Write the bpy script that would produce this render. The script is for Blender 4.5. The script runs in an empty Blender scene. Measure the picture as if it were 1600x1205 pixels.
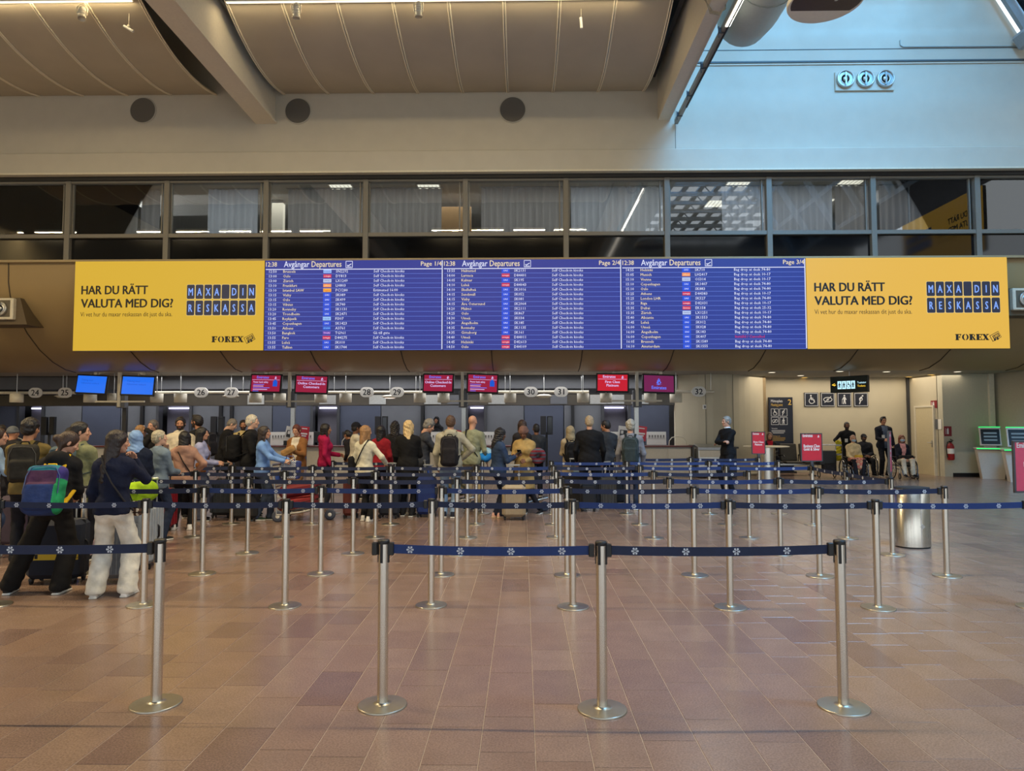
import bpy, math, random
import numpy as np
from mathutils import Vector, Matrix, Quaternion
random.seed(7)
PI = math.pi
scene = bpy.context.scene
COL = scene.collection

# ------------------------------------------------------------------ camera, sky, lamps, exposure
F_PX, PITCH, YAW, ROLL, EYE = 1097.0, 0.0525, 0.016, -0.001, 1.72
cam_data = bpy.data.cameras.new('camera')
cam_data.sensor_width = 36.0
cam_data.lens = F_PX / 1600 * 36.0
cam_data.clip_end = 300
cam = bpy.data.objects.new('camera', cam_data)
COL.objects.link(cam)
_fw = Vector((-math.sin(YAW) * math.cos(PITCH), math.cos(YAW) * math.cos(PITCH), math.sin(PITCH)))
_r0 = Vector((math.cos(YAW), math.sin(YAW), 0))
_u0 = _r0.cross(_fw)
_r = math.cos(ROLL) * _r0 + math.sin(ROLL) * _u0
_u = -math.sin(ROLL) * _r0 + math.cos(ROLL) * _u0
cam.matrix_world = Matrix(((_r.x, _u.x, -_fw.x, 0), (_r.y, _u.y, -_fw.y, 0), (_r.z, _u.z, -_fw.z, EYE), (0, 0, 0, 1)))
scene.camera = cam

scene.view_settings.view_transform = 'Standard'
scene.view_settings.look = 'None'
scene.view_settings.gamma = 1.0
scene.view_settings.use_curve_mapping = False
scene.view_settings.exposure = 0.0
scene.cycles.max_bounces = 7
scene.cycles.diffuse_bounces = 4
scene.cycles.glossy_bounces = 3
scene.cycles.transparent_max_bounces = 12
scene.cycles.sample_clamp_indirect = 6.0
scene.cycles.use_denoising = True

world = bpy.data.worlds.new('daylight')
scene.world = world
world.use_nodes = True
_wn = world.node_tree.nodes
_wn['Background'].inputs['Color'].default_value = (0.86, 0.93, 0.98, 1)
_wn['Background'].inputs['Strength'].default_value = 1.7

def lamp(name, loc, size, power, col, target=None, size_y=None):
    d = bpy.data.lights.new(name, 'AREA')
    d.shape = 'RECTANGLE'
    d.size = size
    d.size_y = size_y or size
    d.energy = power
    d.color = col
    o = bpy.data.objects.new(name, d)
    COL.objects.link(o)
    o.location = loc
    t = Vector(target) if target else Vector((loc[0], loc[1], 0))
    o.rotation_euler = (t - Vector(loc)).to_track_quat('-Z', 'Y').to_euler()
    return o
WARM = (1.0, 0.78, 0.45)
lamp('skylight_lamp', (9.3, 2.5, 20.0), 11, 15800, (0.13, 0.50, 1.0), target=(9.0, 18, 9.5), size_y=7)
lamp('alcove_lamps', (10.6, 23.1, 3.2), 6.5, 118, (1.0, 0.87, 0.70), size_y=2.0)
lamp('desk_lamps', (-4, 22.0, 3.15), 17, 230, (0.95, 0.95, 1.0), size_y=1.0)
lamp('desk_wall_fill', (-6, 24.4, 3.2), 24, 420, (0.92, 0.94, 1.0), size_y=0.8)  # added fill without a fitting, brightens the wall behind the desks
lamp('office_lamps', (-0.5, 20.5, 8.2), 22, 700, (1.0, 0.93, 0.8), size_y=2.0)

# ------------------------------------------------------------------ photo helpers: a pixel and a depth give a point of the place
def _ray(x, y):
    return _fw + ((x - 800) / F_PX) * _r - ((y - 602.5) / F_PX) * _u
def atY(x, y, Y):
    d = _ray(x, y); return Vector((0, 0, EYE)) + d * (Y / d.y)
def atX(x, y, X):
    d = _ray(x, y); return Vector((0, 0, EYE)) + d * (X / d.x)
def atZ(x, y, z=0.0):
    d = _ray(x, y); return Vector((0, 0, EYE)) + d * ((z - EYE) / d.z)

# ------------------------------------------------------------------ materials (all procedural)
def lin(c):
    return tuple(((v / 255) / 12.92 if v / 255 <= 0.04045 else ((v / 255 + 0.055) / 1.055) ** 2.4) for v in c)
_mats = {}
def mat(key, rgb=None, rough=0.6, metal=0.0, var=0.12, scale=18.0, bump=0.0, bscale=60.0, emit=None, estr=1.0, stretch=None, coat=0.0, spec=None):
    """Principled material whose colour wanders a little with a noise field; optional bump and emission."""
    if key in _mats:
        return _mats[key]
    m = bpy.data.materials.new(key)
    m.use_nodes = True
    nt = m.node_tree; b = nt.nodes['Principled BSDF']
    c = lin(rgb) if rgb else (0.5, 0.5, 0.5)
    b.inputs['Roughness'].default_value = rough
    b.inputs['Metallic'].default_value = metal
    if spec is not None:
        b.inputs['Specular IOR Level'].default_value = spec
    if coat:
        b.inputs['Coat Weight'].default_value = coat
    tc = nt.nodes.new('ShaderNodeTexCoord')
    src = tc.outputs['Object']
    if stretch:
        mp = nt.nodes.new('ShaderNodeMapping'); mp.inputs['Scale'].default_value = stretch
        nt.links.new(src, mp.inputs['Vector']); src = mp.outputs['Vector']
    if var > 0:
        n = nt.nodes.new('ShaderNodeTexNoise'); n.inputs['Scale'].default_value = scale; n.inputs['Detail'].default_value = 3
        nt.links.new(src, n.inputs['Vector'])
        r = nt.nodes.new('ShaderNodeValToRGB')
        r.color_ramp.elements[0].position = 0.3; r.color_ramp.elements[1].position = 0.7
        r.color_ramp.elements[0].color = tuple(v * (1 - var) for v in c) + (1,)
        r.color_ramp.elements[1].color = tuple(min(1, v * (1 + var)) for v in c) + (1,)
        nt.links.new(n.outputs['Fac'], r.inputs['Fac'])
        nt.links.new(r.outputs['Color'], b.inputs['Base Color'])
    else:
        b.inputs['Base Color'].default_value = c + (1,)
    if bump > 0:
        n2 = nt.nodes.new('ShaderNodeTexNoise'); n2.inputs['Scale'].default_value = bscale; n2.inputs['Detail'].default_value = 2
        nt.links.new(src, n2.inputs['Vector'])
        bp = nt.nodes.new('ShaderNodeBump'); bp.inputs['Strength'].default_value = bump; bp.inputs['Distance'].default_value = 0.01
        nt.links.new(n2.outputs['Fac'], bp.inputs['Height']); nt.links.new(bp.outputs['Normal'], b.inputs['Normal'])
    if emit:
        b.inputs['Emission Color'].default_value = lin(emit) + (1,)
        b.inputs['Emission Strength'].default_value = estr
    _mats[key] = m
    return m
def glow(key, rgb, strength=1.0):
    """A lit surface: dark glossy base that gives off light."""
    return mat(key, (8, 8, 10), rough=0.5, var=0, emit=rgb, estr=strength)
def cloth(rgb, rough=0.85):
    return mat('cloth_%d_%d_%d' % tuple(rgb), rgb, rough=rough, var=0.22, scale=9, bump=0.9, bscale=15, spec=0.25)
def skin(rgb):
    return mat('skin_%d_%d_%d' % tuple(rgb), rgb, rough=0.5, var=0.06, scale=14, spec=0.35)
def hairm(rgb):
    return mat('hair_%d_%d_%d' % tuple(rgb), rgb, rough=0.45, var=0.45, scale=30, bump=0.7, bscale=34, stretch=(3.2, 3.2, 0.5))
def glassm(key, tint=(0.9, 0.95, 1.0), refl=1.5):
    """Thin architectural pane: clear, with a mirror reflection that follows the Fresnel law."""
    if key in _mats:
        return _mats[key]
    m = bpy.data.materials.new(key); m.use_nodes = True
    nt = m.node_tree; nt.nodes.clear()
    out = nt.nodes.new('ShaderNodeOutputMaterial'); mix = nt.nodes.new('ShaderNodeMixShader')
    tr = nt.nodes.new('ShaderNodeBsdfTransparent'); tr.inputs['Color'].default_value = tint + (1,)
    gl = nt.nodes.new('ShaderNodeBsdfGlossy'); gl.inputs['Roughness'].default_value = 0.01; gl.inputs['Color'].default_value = (1, 1, 1, 1)
    fr = nt.nodes.new('ShaderNodeFresnel'); fr.inputs['IOR'].default_value = refl
    nt.links.new(fr.outputs[0], mix.inputs[0]); nt.links.new(tr.outputs[0], mix.inputs[1]); nt.links.new(gl.outputs[0], mix.inputs[2])
    nt.links.new(mix.outputs[0], out.inputs['Surface'])
    _mats[key] = m
    return m

STEEL = mat('brushed_steel', (212, 206, 194), rough=0.26, metal=1.0, var=0.08, scale=40, stretch=(1, 1, 0.03), bump=0.05, bscale=120)
STEEL2 = mat('satin_steel', (190, 190, 186), rough=0.38, metal=1.0, var=0.06)
CHROME = mat('chrome', (215, 215, 215), rough=0.15, metal=1.0, var=0.03)
BLACK = mat('black_plastic', (17, 17, 19), rough=0.45, var=0.1)
RUBBER = mat('dark_rubber', (26, 26, 27), rough=0.8, var=0.1)
WHITE = mat('white_paint', (225, 222, 212), rough=0.55, var=0.03)
CREAM = mat('cream_paint', (212, 204, 182), rough=0.5, var=0.05)
WALLC = mat('wall_paint', (190, 184, 168), rough=0.75, var=0.03, scale=2.5, bump=0.03, bscale=80)
WALLW = mat('wall_warm', (188, 178, 152), rough=0.75, var=0.04, scale=1.6)
GREYP = mat('grey_laminate', (92, 94, 98), rough=0.5, var=0.06, scale=3)
GREYD = mat('dark_grey_laminate', (54, 55, 58), rough=0.5, var=0.08, scale=3)
PAPER = mat('paper', (226, 224, 216), rough=0.7, var=0.02)
INK = mat('ink', (20, 20, 22), rough=0.7, var=0)

# ------------------------------------------------------------------ object helpers
def tag(o, label=None, cat=None, group=None, kind=None):
    if label: o['label'] = label
    if cat: o['category'] = cat
    if group: o['group'] = group
    if kind: o['kind'] = kind
    return o
def thing(name, label, cat, loc=(0, 0, 0), rz=0.0, group=None):
    o = bpy.data.objects.new(name, None)
    COL.objects.link(o)
    o.empty_display_size = 0.1
    o.location = loc; o.rotation_euler = (0, 0, rz)
    return tag(o, label, cat, group)
def node(name, parent=None, kind=None):
    o = bpy.data.objects.new(name, None); COL.objects.link(o); o.empty_display_size = 0.1
    if parent: o.parent = parent
    return tag(o, kind=kind)
def link(name, me, parent=None, loc=None, rot=None):
    o = bpy.data.objects.new(name, me)
    COL.objects.link(o)
    if parent is not None: o.parent = parent
    if loc is not None: o.location = loc
    if rot is not None: o.rotation_euler = rot
    return o
_kids = {}
def copy_tree(o, parent=None):
    c = o.copy(); COL.objects.link(c)
    if parent is not None: c.parent = parent
    for ch in o.children:
        copy_tree(ch, c)
    return c

class MB:
    """Collects simple solids and links them as ONE mesh object."""
    def __init__(s):
        s.v = []; s.f = []; s.m = []; s.sm = []
    def add(s, vs, fs, mi=0, smooth=False):
        o = len(s.v); s.v.extend([tuple(p) for p in vs]); s.f.extend([tuple(i + o for i in f) for f in fs])
        s.m.extend([mi] * len(fs)); s.sm.extend([smooth] * len(fs)); return s
    def box(s, c, size, mi=0, rot=None, bev=0.0):
        hx, hy, hz = size[0] / 2, size[1] / 2, size[2] / 2
        b = min(bev, hx * .9, hy * .9, hz * .9)
        R = rot if rot is not None else Matrix.Identity(3)
        c = Vector(c)
        if b <= 0:
            vs = [c + R @ Vector((x * hx, y * hy, z * hz)) for x in (-1, 1) for y in (-1, 1) for z in (-1, 1)]
            fs = [(0, 1, 3, 2), (4, 6, 7, 5), (0, 4, 5, 1), (2, 3, 7, 6), (0, 2, 6, 4), (1, 5, 7, 3)]
            return s.add(vs, fs, mi)
        vs = []; idx = {}
        for x in (-1, 1):
            for y in (-1, 1):
                for z in (-1, 1):
                    for a in range(3):
                        q = [x * hx, y * hy, z * hz]
                        for k in range(3):
                            if k != a: q[k] -= (x, y, z)[k] * b
                        idx[(x, y, z, a)] = len(vs); vs.append(c + R @ Vector(q))
        fs = []
        def quad(a, sg, pts):
            f = [idx[p + (a,)] for p in pts]
            fs.append(tuple(f if sg > 0 else f[::-1]))
        for sg in (-1, 1):
            quad(0, sg, [(sg, -1, -1), (sg, 1, -1), (sg, 1, 1), (sg, -1, 1)])
            quad(1, -sg, [(-1, sg, -1), (1, sg, -1), (1, sg, 1), (-1, sg, 1)])
            quad(2, sg, [(-1, -1, sg), (1, -1, sg), (1, 1, sg), (-1, 1, sg)])
        for a in range(3):
            for b2 in range(a + 1, 3):
                e = 3 - a - b2
                for s1 in (-1, 1):
                    for s2 in (-1, 1):
                        p, q = [0, 0, 0], [0, 0, 0]
                        p[a] = q[a] = s1; p[b2] = q[b2] = s2; p[e] = -1; q[e] = 1
                        f = (idx[tuple(p) + (a,)], idx[tuple(q) + (a,)], idx[tuple(q) + (b2,)], idx[tuple(p) + (b2,)])
                        sg = s1 * s2 * (1 if e != 1 else -1)
                        fs.append(f[::-1] if sg > 0 else f)
        for x in (-1, 1):
            for y in (-1, 1):
                for z in (-1, 1):
                    f = (idx[(x, y, z, 0)], idx[(x, y, z, 1)], idx[(x, y, z, 2)])
                    fs.append(f if x * y * z > 0 else f[::-1])
        return s.add(vs, fs, mi)
    def cyl(s, p0, p1, r0, r1=None, n=16, mi=0, cap=True):
        p0, p1 = Vector(p0), Vector(p1); r1 = r0 if r1 is None else r1
        d = (p1 - p0).normalized()
        a = d.orthogonal().normalized(); b = d.cross(a)
        vs = []
        for p, r in ((p0, r0), (p1, r1)):
            vs += [p + r * (math.cos(2 * PI * i / n) * a + math.sin(2 * PI * i / n) * b) for i in range(n)]
        s.add(vs, [(i, (i + 1) % n, n + (i + 1) % n, n + i) for i in range(n)], mi, True)
        if cap:
            s.add(vs[:n], [tuple(range(n))[::-1]], mi); s.add(vs[n:], [tuple(range(n))], mi)
        return s
    def tube(s, pts, r, n=8, mi=0, closed=False, flat=None):
        pts = [Vector(p) for p in pts]; k = len(pts); vs = []
        up = None
        for i, p in enumerate(pts):
            a = pts[i - 1] if (i > 0 or closed) else p
            c = pts[(i + 1) % k] if (i < k - 1 or closed) else p
            d = (c - a).normalized()
            if up is None: up = d.orthogonal().normalized() if flat is None else Vector(flat)
            sd = d.cross(up).normalized(); up2 = sd.cross(d).normalized(); up = up2
            rr = r[i] if isinstance(r, (list, tuple)) else r
            fr = 0.35 if flat is not None else 1.0
            vs += [p + rr * (math.cos(2 * PI * j / n) * sd + fr * math.sin(2 * PI * j / n) * up2) for j in range(n)]
        fs = []
        for i in range(k if closed else k - 1):
            i2 = (i + 1) % k
            fs += [(i * n + j, i * n + (j + 1) % n, i2 * n + (j + 1) % n, i2 * n + j) for j in range(n)]
        s.add(vs, fs, mi, True)
        if not closed:
            s.add(vs[:n], [tuple(range(n))[::-1]], mi); s.add(vs[-n:], [tuple(range(n))], mi)
        return s
    def lathe(s, prof, c=(0, 0, 0), n=24, mi=0, sx=1.0, sy=1.0, smooth=True, rot=None):
        c = Vector(c); vs = []
        R = rot if rot is not None else Matrix.Identity(3)
        for r, z in prof:
            vs += [c + R @ Vector((r * sx * math.cos(2 * PI * i / n), r * sy * math.sin(2 * PI * i / n), z)) for i in range(n)]
        fs = []
        for k in range(len(prof) - 1):
            fs += [(k * n + i, k * n + (i + 1) % n, (k + 1) * n + (i + 1) % n, (k + 1) * n + i) for i in range(n)]
        s.add(vs, fs, mi, smooth)
        if prof[0][0] > 1e-4: s.add(vs[:n], [tuple(range(n))[::-1]], mi)
        if prof[-1][0] > 1e-4: s.add(vs[-n:], [tuple(range(n))], mi)
        return s
    def prism(s, poly, y0, y1, mi=0, axis='y'):
        """Extrude a 2-D outline; axis y: outline in x-z, axis z: outline in x-y, axis x: outline in y-z."""
        n = len(poly)
        area = sum(poly[i][0] * poly[(i + 1) % n][1] - poly[(i + 1) % n][0] * poly[i][1] for i in range(n))
        if area < 0: poly = poly[::-1]
        def P(p, t):
            return (p[0], t, p[1]) if axis == 'y' else ((p[0], p[1], t) if axis == 'z' else (t, p[0], p[1]))
        vs = [P(p, y0) for p in poly] + [P(p, y1) for p in poly]
        fs = [tuple(range(n)), tuple(range(n, 2 * n))[::-1]] + [(i, n + i, n + (i + 1) % n, (i + 1) % n) for i in range(n)]
        if axis != 'y': fs = [f[::-1] for f in fs]
        return s.add(vs, fs, mi)
    def quad(s, a, b, c, d, mi=0):
        return s.add([a, b, c, d], [(0, 1, 2, 3)], mi)
    def mesh(s, name, mats):
        me = bpy.data.meshes.new(name)
        me.from_pydata(s.v, [], s.f)
        for m in (mats if isinstance(mats, (list, tuple)) else [mats]):
            me.materials.append(m)
        me.polygons.foreach_set('material_index', s.m)
        me.polygons.foreach_set('use_smooth', s.sm)
        me.update()
        return me
    def build(s, name, mats, parent=None, loc=None, rot=None):
        return link(name, s.mesh(name, mats), parent, loc, rot)
def structure(o):
    o['kind'] = 'structure'; return o
def rotz(a): return Matrix.Rotation(a, 3, 'Z')
def rotx(a): return Matrix.Rotation(a, 3, 'X')

_txt = {}
def text_geo(body, size=1.0, bold=0.0, sx=1.0, align='LEFT', res=2, spacing=1.0):
    """Vertices and faces of flat lettering in the x-z plane (facing -y), baseline at z=0."""
    key = (body, bold, res, spacing)
    if key not in _txt:
        cu = bpy.data.curves.new('t', 'FONT')
        cu.body = body; cu.size = 1.0; cu.resolution_u = res; cu.offset = bold; cu.fill_mode = 'FRONT'; cu.space_character = spacing
        ob = bpy.data.objects.new('t', cu)
        me = bpy.data.meshes.new_from_object(ob)
        vs = [tuple(v.co) for v in me.vertices]; fs = [tuple(p.vertices) for p in me.polygons]
        bpy.data.objects.remove(ob); bpy.data.curves.remove(cu); bpy.data.meshes.remove(me)
        _txt[key] = (vs, fs)
    vs, fs = _txt[key]
    if not vs: return [], []
    x0 = min(v[0] for v in vs); x1 = max(v[0] for v in vs)
    off = {'LEFT': -x0, 'CENTER': -(x0 + x1) / 2, 'RIGHT': -x1}[align]
    return [((v[0] + off) * size * sx, 0.0, v[1] * size) for v in vs], fs
def put_text(mb, body, x, z, size, y=0.0, mi=0, bold=0.0, sx=1.0, align='LEFT', width=None, res=2, M=None, spacing=1.0):
    vs, fs = text_geo(body, size, bold if bold <= .008 else 0.0, sx, align, res, spacing)
    if not vs: return
    if bold > .008:                                    # heavy lettering: the outline struck several times, slightly offset
        e = bold * size * .8; n_ = len(vs); D = ((-1, -.6), (-.5, .6), (0, 0), (.5, -.6), (1, .6)) if bold > .02 else ((-.7, -.4), (.7, .4))
        fs = [tuple(i + k * n_ for i in f) for k in range(len(D)) for f in fs]
        vs = [(v[0] + dx * e, -.0003 * k, v[2] + dz * e * .6) for k, (dx, dz) in enumerate(D) for v in vs]
    if width:
        w = max(v[0] for v in vs) - min(v[0] for v in vs)
        k = width / w; vs = [(v[0] * k, v[1], v[2]) for v in vs]
    vs = [(v[0] + x, y + v[1], v[2] + z) for v in vs]
    if M is not None: vs = [M @ Vector(v) for v in vs]
    mb.add(vs, fs, mi)
# ------------------------------------------------------------------ SETTING
WY = 18.0                                  # upper back wall
# floor: stone slabs in columns running away from the camera
def tile_mat(i, rgb):
    m = bpy.data.materials.new('stone_slab_%d' % i); m.use_nodes = True
    nt = m.node_tree; b = nt.nodes['Principled BSDF']
    g = nt.nodes.new('ShaderNodeNewGeometry')
    n1 = nt.nodes.new('ShaderNodeTexNoise'); n1.inputs['Scale'].default_value = 4.5; n1.inputs['Detail'].default_value = 4
    n2 = nt.nodes.new('ShaderNodeTexNoise'); n2.inputs['Scale'].default_value = 95; n2.inputs['Detail'].default_value = 2
    n3 = nt.nodes.new('ShaderNodeTexVoronoi'); n3.inputs['Scale'].default_value = 34
    for n in (n1, n2, n3): nt.links.new(g.outputs['Position'], n.inputs['Vector'])
    c = lin(rgb)
    r1 = nt.nodes.new('ShaderNodeValToRGB')
    r1.color_ramp.elements[0].color = tuple(v * 0.94 for v in c) + (1,); r1.color_ramp.elements[1].color = tuple(v * 1.06 for v in c) + (1,)
    r1.color_ramp.elements[0].position = 0.3; r1.color_ramp.elements[1].position = 0.7
    nt.links.new(n1.outputs['Fac'], r1.inputs['Fac'])
    r2 = nt.nodes.new('ShaderNodeValToRGB')
    r2.color_ramp.elements[0].color = (0.74, 0.74, 0.74, 1); r2.color_ramp.elements[1].color = (1.18, 1.17, 1.16, 1)
    r2.color_ramp.elements[0].position = 0.36; r2.color_ramp.elements[1].position = 0.62
    nt.links.new(n2.outputs['Fac'], r2.inputs['Fac'])
    mx = nt.nodes.new('ShaderNodeMixRGB'); mx.blend_type = 'MULTIPLY'; mx.inputs[0].default_value = 0.8
    nt.links.new(r1.outputs['Color'], mx.inputs[1]); nt.links.new(r2.outputs['Color'], mx.inputs[2])
    lt = nt.nodes.new('ShaderNodeMath'); lt.operation = 'LESS_THAN'; lt.inputs[1].default_value = 0.075     # pale chips and specks
    nt.links.new(n3.outputs['Distance'], lt.inputs[0])
    mx2 = nt.nodes.new('ShaderNodeMixRGB'); mx2.inputs[2].default_value = lin((168, 145, 125)) + (1,)
    sc = nt.nodes.new('ShaderNodeMath'); sc.operation = 'MULTIPLY'; sc.inputs[1].default_value = 0.5
    nt.links.new(lt.outputs[0], sc.inputs[0]); nt.links.new(sc.outputs[0], mx2.inputs[0])
    nt.links.new(mx.outputs['Color'], mx2.inputs[1]); nt.links.new(mx2.outputs['Color'], b.inputs['Base Color'])
    rr = nt.nodes.new('ShaderNodeMapRange'); rr.inputs[3].default_value = 0.17; rr.inputs[4].default_value = 0.29
    nt.links.new(n1.outputs['Fac'], rr.inputs[0]); nt.links.new(rr.outputs[0], b.inputs['Roughness'])
    bp = nt.nodes.new('ShaderNodeBump'); bp.inputs['Strength'].default_value = 0.06; bp.inputs['Distance'].default_value = 0.004
    nt.links.new(n2.outputs['Fac'], bp.inputs['Height']); nt.links.new(bp.outputs['Normal'], b.inputs['Normal'])
    return m
TILES = [tile_mat(i, c) for i, c in enumerate([(134, 112, 99), (131, 109, 97), (137, 115, 102), (126, 105, 95), (132, 109, 96), (119, 98, 90)])]
GROUT = mat('grout', (170, 152, 134), rough=0.8, var=0.1)
fm = MB(); fm.quad((-22, -9, -0.0025), (22, -9, -0.0025), (22, 28, -0.0025), (-22, 28, -0.0025))
floor = structure(fm.build('floor', GROUT))
rt = random.Random(11)
TW = 0.291; GAP = 0.0034
far = MB(); _tm = {}; near = []
for ci in range(-75, 76):
    x0 = ci * TW + 0.06
    if not -21 < x0 < 21: continue
    y = -8.5 + rt.random() * 0.5
    while y < 27.8:
        L = rt.choice([0.29, 0.44, 0.44, 0.58, 0.58, 0.72])
        xm, ym = x0 + TW / 2, y + L / 2
        if ym < 2.4:                                   # behind and under the camera: plain long slabs
            L = 1.4
        mi = rt.choice([0, 0, 1, 1, 2, 2, 3, 4, 4, 5])
        seen = ym > 2.55 and abs(xm + 0.016 * ym) < 0.74 * ym + 0.3
        if seen: near.append((ym, x0, y, L, mi))
        else: far.add(*(lambda v: (v, [(0, 1, 2, 3)]))([(x0 + GAP, y + GAP, 0), (x0 + TW - GAP, y + GAP, 0), (x0 + TW - GAP, y + L - GAP, 0), (x0 + GAP, y + L - GAP, 0)]), mi)
        y += L
near.sort()
def tile_geo(L, w=TW):
    a = GAP / 2; b = a + 0.0022; zt = 0.0; zl = -0.0022
    vs = [(a, a, zl), (w - a, a, zl), (w - a, L - a, zl), (a, L - a, zl), (b, b, zt), (w - b, b, zt), (w - b, L - b, zt), (b, L - b, zt)]
    return vs, [(4, 5, 6, 7), (0, 1, 5, 4), (1, 2, 6, 5), (2, 3, 7, 6), (3, 0, 4, 7)]
for k, (ym, x0, y, L, mi) in enumerate(near):
    vs, fs = tile_geo(L)
    if k < 300:
        key = (L, mi)
        if key not in _tm:
            t = MB(); t.add(vs, fs, 0); _tm[key] = t.mesh('floor_tile', TILES[mi])
        link('floor_tile', _tm[key], floor, (x0, y, 0))
    else:
        far.add([(v[0] + x0, v[1] + y, v[2]) for v in vs], fs, mi)
tag(far.build('floor_tile_field', TILES, floor), kind='stuff')

# upper back wall, gable cut at the right by the sloping glazing
wl = MB()
wl.prism([(-16, 8.80), (13.9, 8.80), (13.9, 10.1), (11.4, 14.4), (11.4, 15.5), (-16, 15.5)], WY, WY + 0.3)
wl.box((18.0, WY + 0.15, 8.0), (7.0, 0.3, 4.3))
wall_back = structure(wl.build('wall_back', WALLC))
t1 = MB(); t1.box((-1, WY + 0.07, 8.51), (30, 0.36, 0.58), bev=0.02)
structure(t1.build('trim_1', WALLC))
t2 = MB(); t2.box((-1, WY + 0.02, 8.20), (30, 0.50, 0.045)); t2.box((-1, WY + 0.1, 8.13), (30, 0.3, 0.10), 1)
structure(t2.build('trim_2', [CREAM, BLACK]))
# shadow gaps and conduit on the right half of the wall
t3 = MB()
za = atY(1350, 96, WY).z
t3.box((8.6, WY - 0.01, za), (9.8, 0.03, 0.045)); t3.box((8.6, WY - 0.015, za - 0.07), (9.8, 0.03, 0.03), 1); t3.box((8.6, WY - 0.006, za + 0.33), (9.8, 0.014, 0.012))
structure(t3.build('trim_3', [mat('gap_dark', (70, 82, 86), var=0.02), WALLC]))
t4 = MB(); t4.tube([(9.85, WY - 0.02, za + 0.55), (9.85, WY - 0.02, za + 0.42), (9.92, WY - 0.02, za + 0.37), (13.2, WY - 0.02, za + 0.36)], 0.014, 6)
structure(t4.build('trim_4', mat('conduit', (150, 165, 165), var=0.02)))
t6 = MB(); t6.box((3.98, WY - 0.004, 9.9), (0.012, 0.012, 2.2))
structure(t6.build('trim_6', mat('joint_grey', (120, 118, 108), var=0.02)))

# low partition walls that close the hall at the sides and behind, with openings for daylight behind the camera
def slab(name, c, size, m, bev=0):
    b = MB(); b.box(c, size, 0, bev=bev); return structure(b.build(name, m))
slab('wall_left', (-21.5, 9.5, 6.7), (0.3, 37, 13.4), WALLW)
slab('wall_right', (21.5, 9.5, 4), (0.3, 37, 8), WALLC)
slab('wall_rear', (0, -9.2, 9.9), (43, 0.3, 6.8), WALLC)

# roof slab over the left hall and beams
cl = MB(); cl.box((-8.9, 4.4, 13.2), (25.6, 27.2, 0.3)); cl.box((18.0, 4.4, 13.2), (8, 27.2, 0.3))
ceiling = structure(cl.build('ceiling', mat('roof_dark', (58, 58, 62), rough=0.8, var=0.05)))
SHELL = mat('shell_grey', (186, 176, 156), rough=0.7, var=0.05, scale=1.2)
SEAM = mat('shell_seam', (240, 230, 206), rough=0.6, var=0.03)
YC, ZL, RR = 16.55, 10.19, 5.4
def shell_pts(y_hi=18.0, n=18):
    out = []
    a0 = math.asin((y_hi - YC) / RR); a1 = math.asin((12.35 - YC) / RR)
    for i in range(n + 1):
        a = a0 + (a1 - a0) * i / n
        out.append((YC + RR * math.sin(a), ZL + RR - RR * math.cos(a)))
    return out
def curved_strip(m, vs, q):
    m.add(vs[:2 * q], [(i, i + 1, q + i + 1, q + i) for i in range(q - 1)], 0, True)
    m.add(vs[2 * q:], [(i, q + i, q + i + 1, i + 1) for i in range(q - 1)], 0, True)
    m.add(vs, [(i, 2 * q + i, 2 * q + i + 1, i + 1) for i in range(q - 1)] + [(q + i, q + i + 1, 3 * q + i + 1, 3 * q + i) for i in range(q - 1)], 0, False)
def bay(x0, x1, n):
    p = node('ceiling_bay', ceiling)
    sp = shell_pts(); w = (x1 - x0) / n
    wave2 = [(y - 6.1, z) for y, z in sp]
    for k in range(n):
        m = MB()
        for pts in (sp, wave2):
            xa, xb = x0 + k * w + 0.012, x0 + (k + 1) * w - 0.012
            vs = [(xa, y, z) for y, z in pts] + [(xb, y, z) for y, z in pts] + [(xa, y, z + 0.06) for y, z in pts] + [(xb, y, z + 0.06) for y, z in pts]
            curved_strip(m, vs, len(pts))
        m.build('shell_panel', SHELL, p)
    for k in range(n + 1):
        m = MB()
        for pts in (sp, wave2):
            for dx in (-0.022, 0.022):
                m.tube([(x0 + k * w + dx, y, z - 0.012) for y, z in pts], 0.017, 6)
        m.build('seam_rib', SEAM, p)
bay(-6.29, 3.15, 8)
bay(-8.11 - 1.18 * 8, -8.11, 8)
# dark recess edges of the bays
BEAMC = mat('beam_paint', (222, 214, 196), rough=0.6, var=0.03)
def beam(name, x0, x1, z0, z1, y0=-2.0, y1=18.0, m=BEAMC):
    b = MB(); b.box(((x0 + x1) / 2, (y0 + y1) / 2, (z0 + z1) / 2), (x1 - x0, y1 - y0, z1 - z0))
    b.box((x1 + 0.02, (y0 + y1) / 2, z0 + 0.03), (0.05, y1 - y0, 0.06))
    o = b.build(name, m); return structure(o)
beam('beam', -7.03, -6.52, 9.58, 11.6)
beam('beam', 3.53, 3.80, 9.6, 11.6)
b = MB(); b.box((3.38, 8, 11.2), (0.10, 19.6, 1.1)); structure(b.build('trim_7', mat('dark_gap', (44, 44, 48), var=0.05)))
b = MB(); b.box((-6.42, 8.1, 11.4), (0.06, 19.5, 1.4)); structure(b.build('trim_8', mat('beam_side', (118, 122, 118), var=0.05)))

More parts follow.
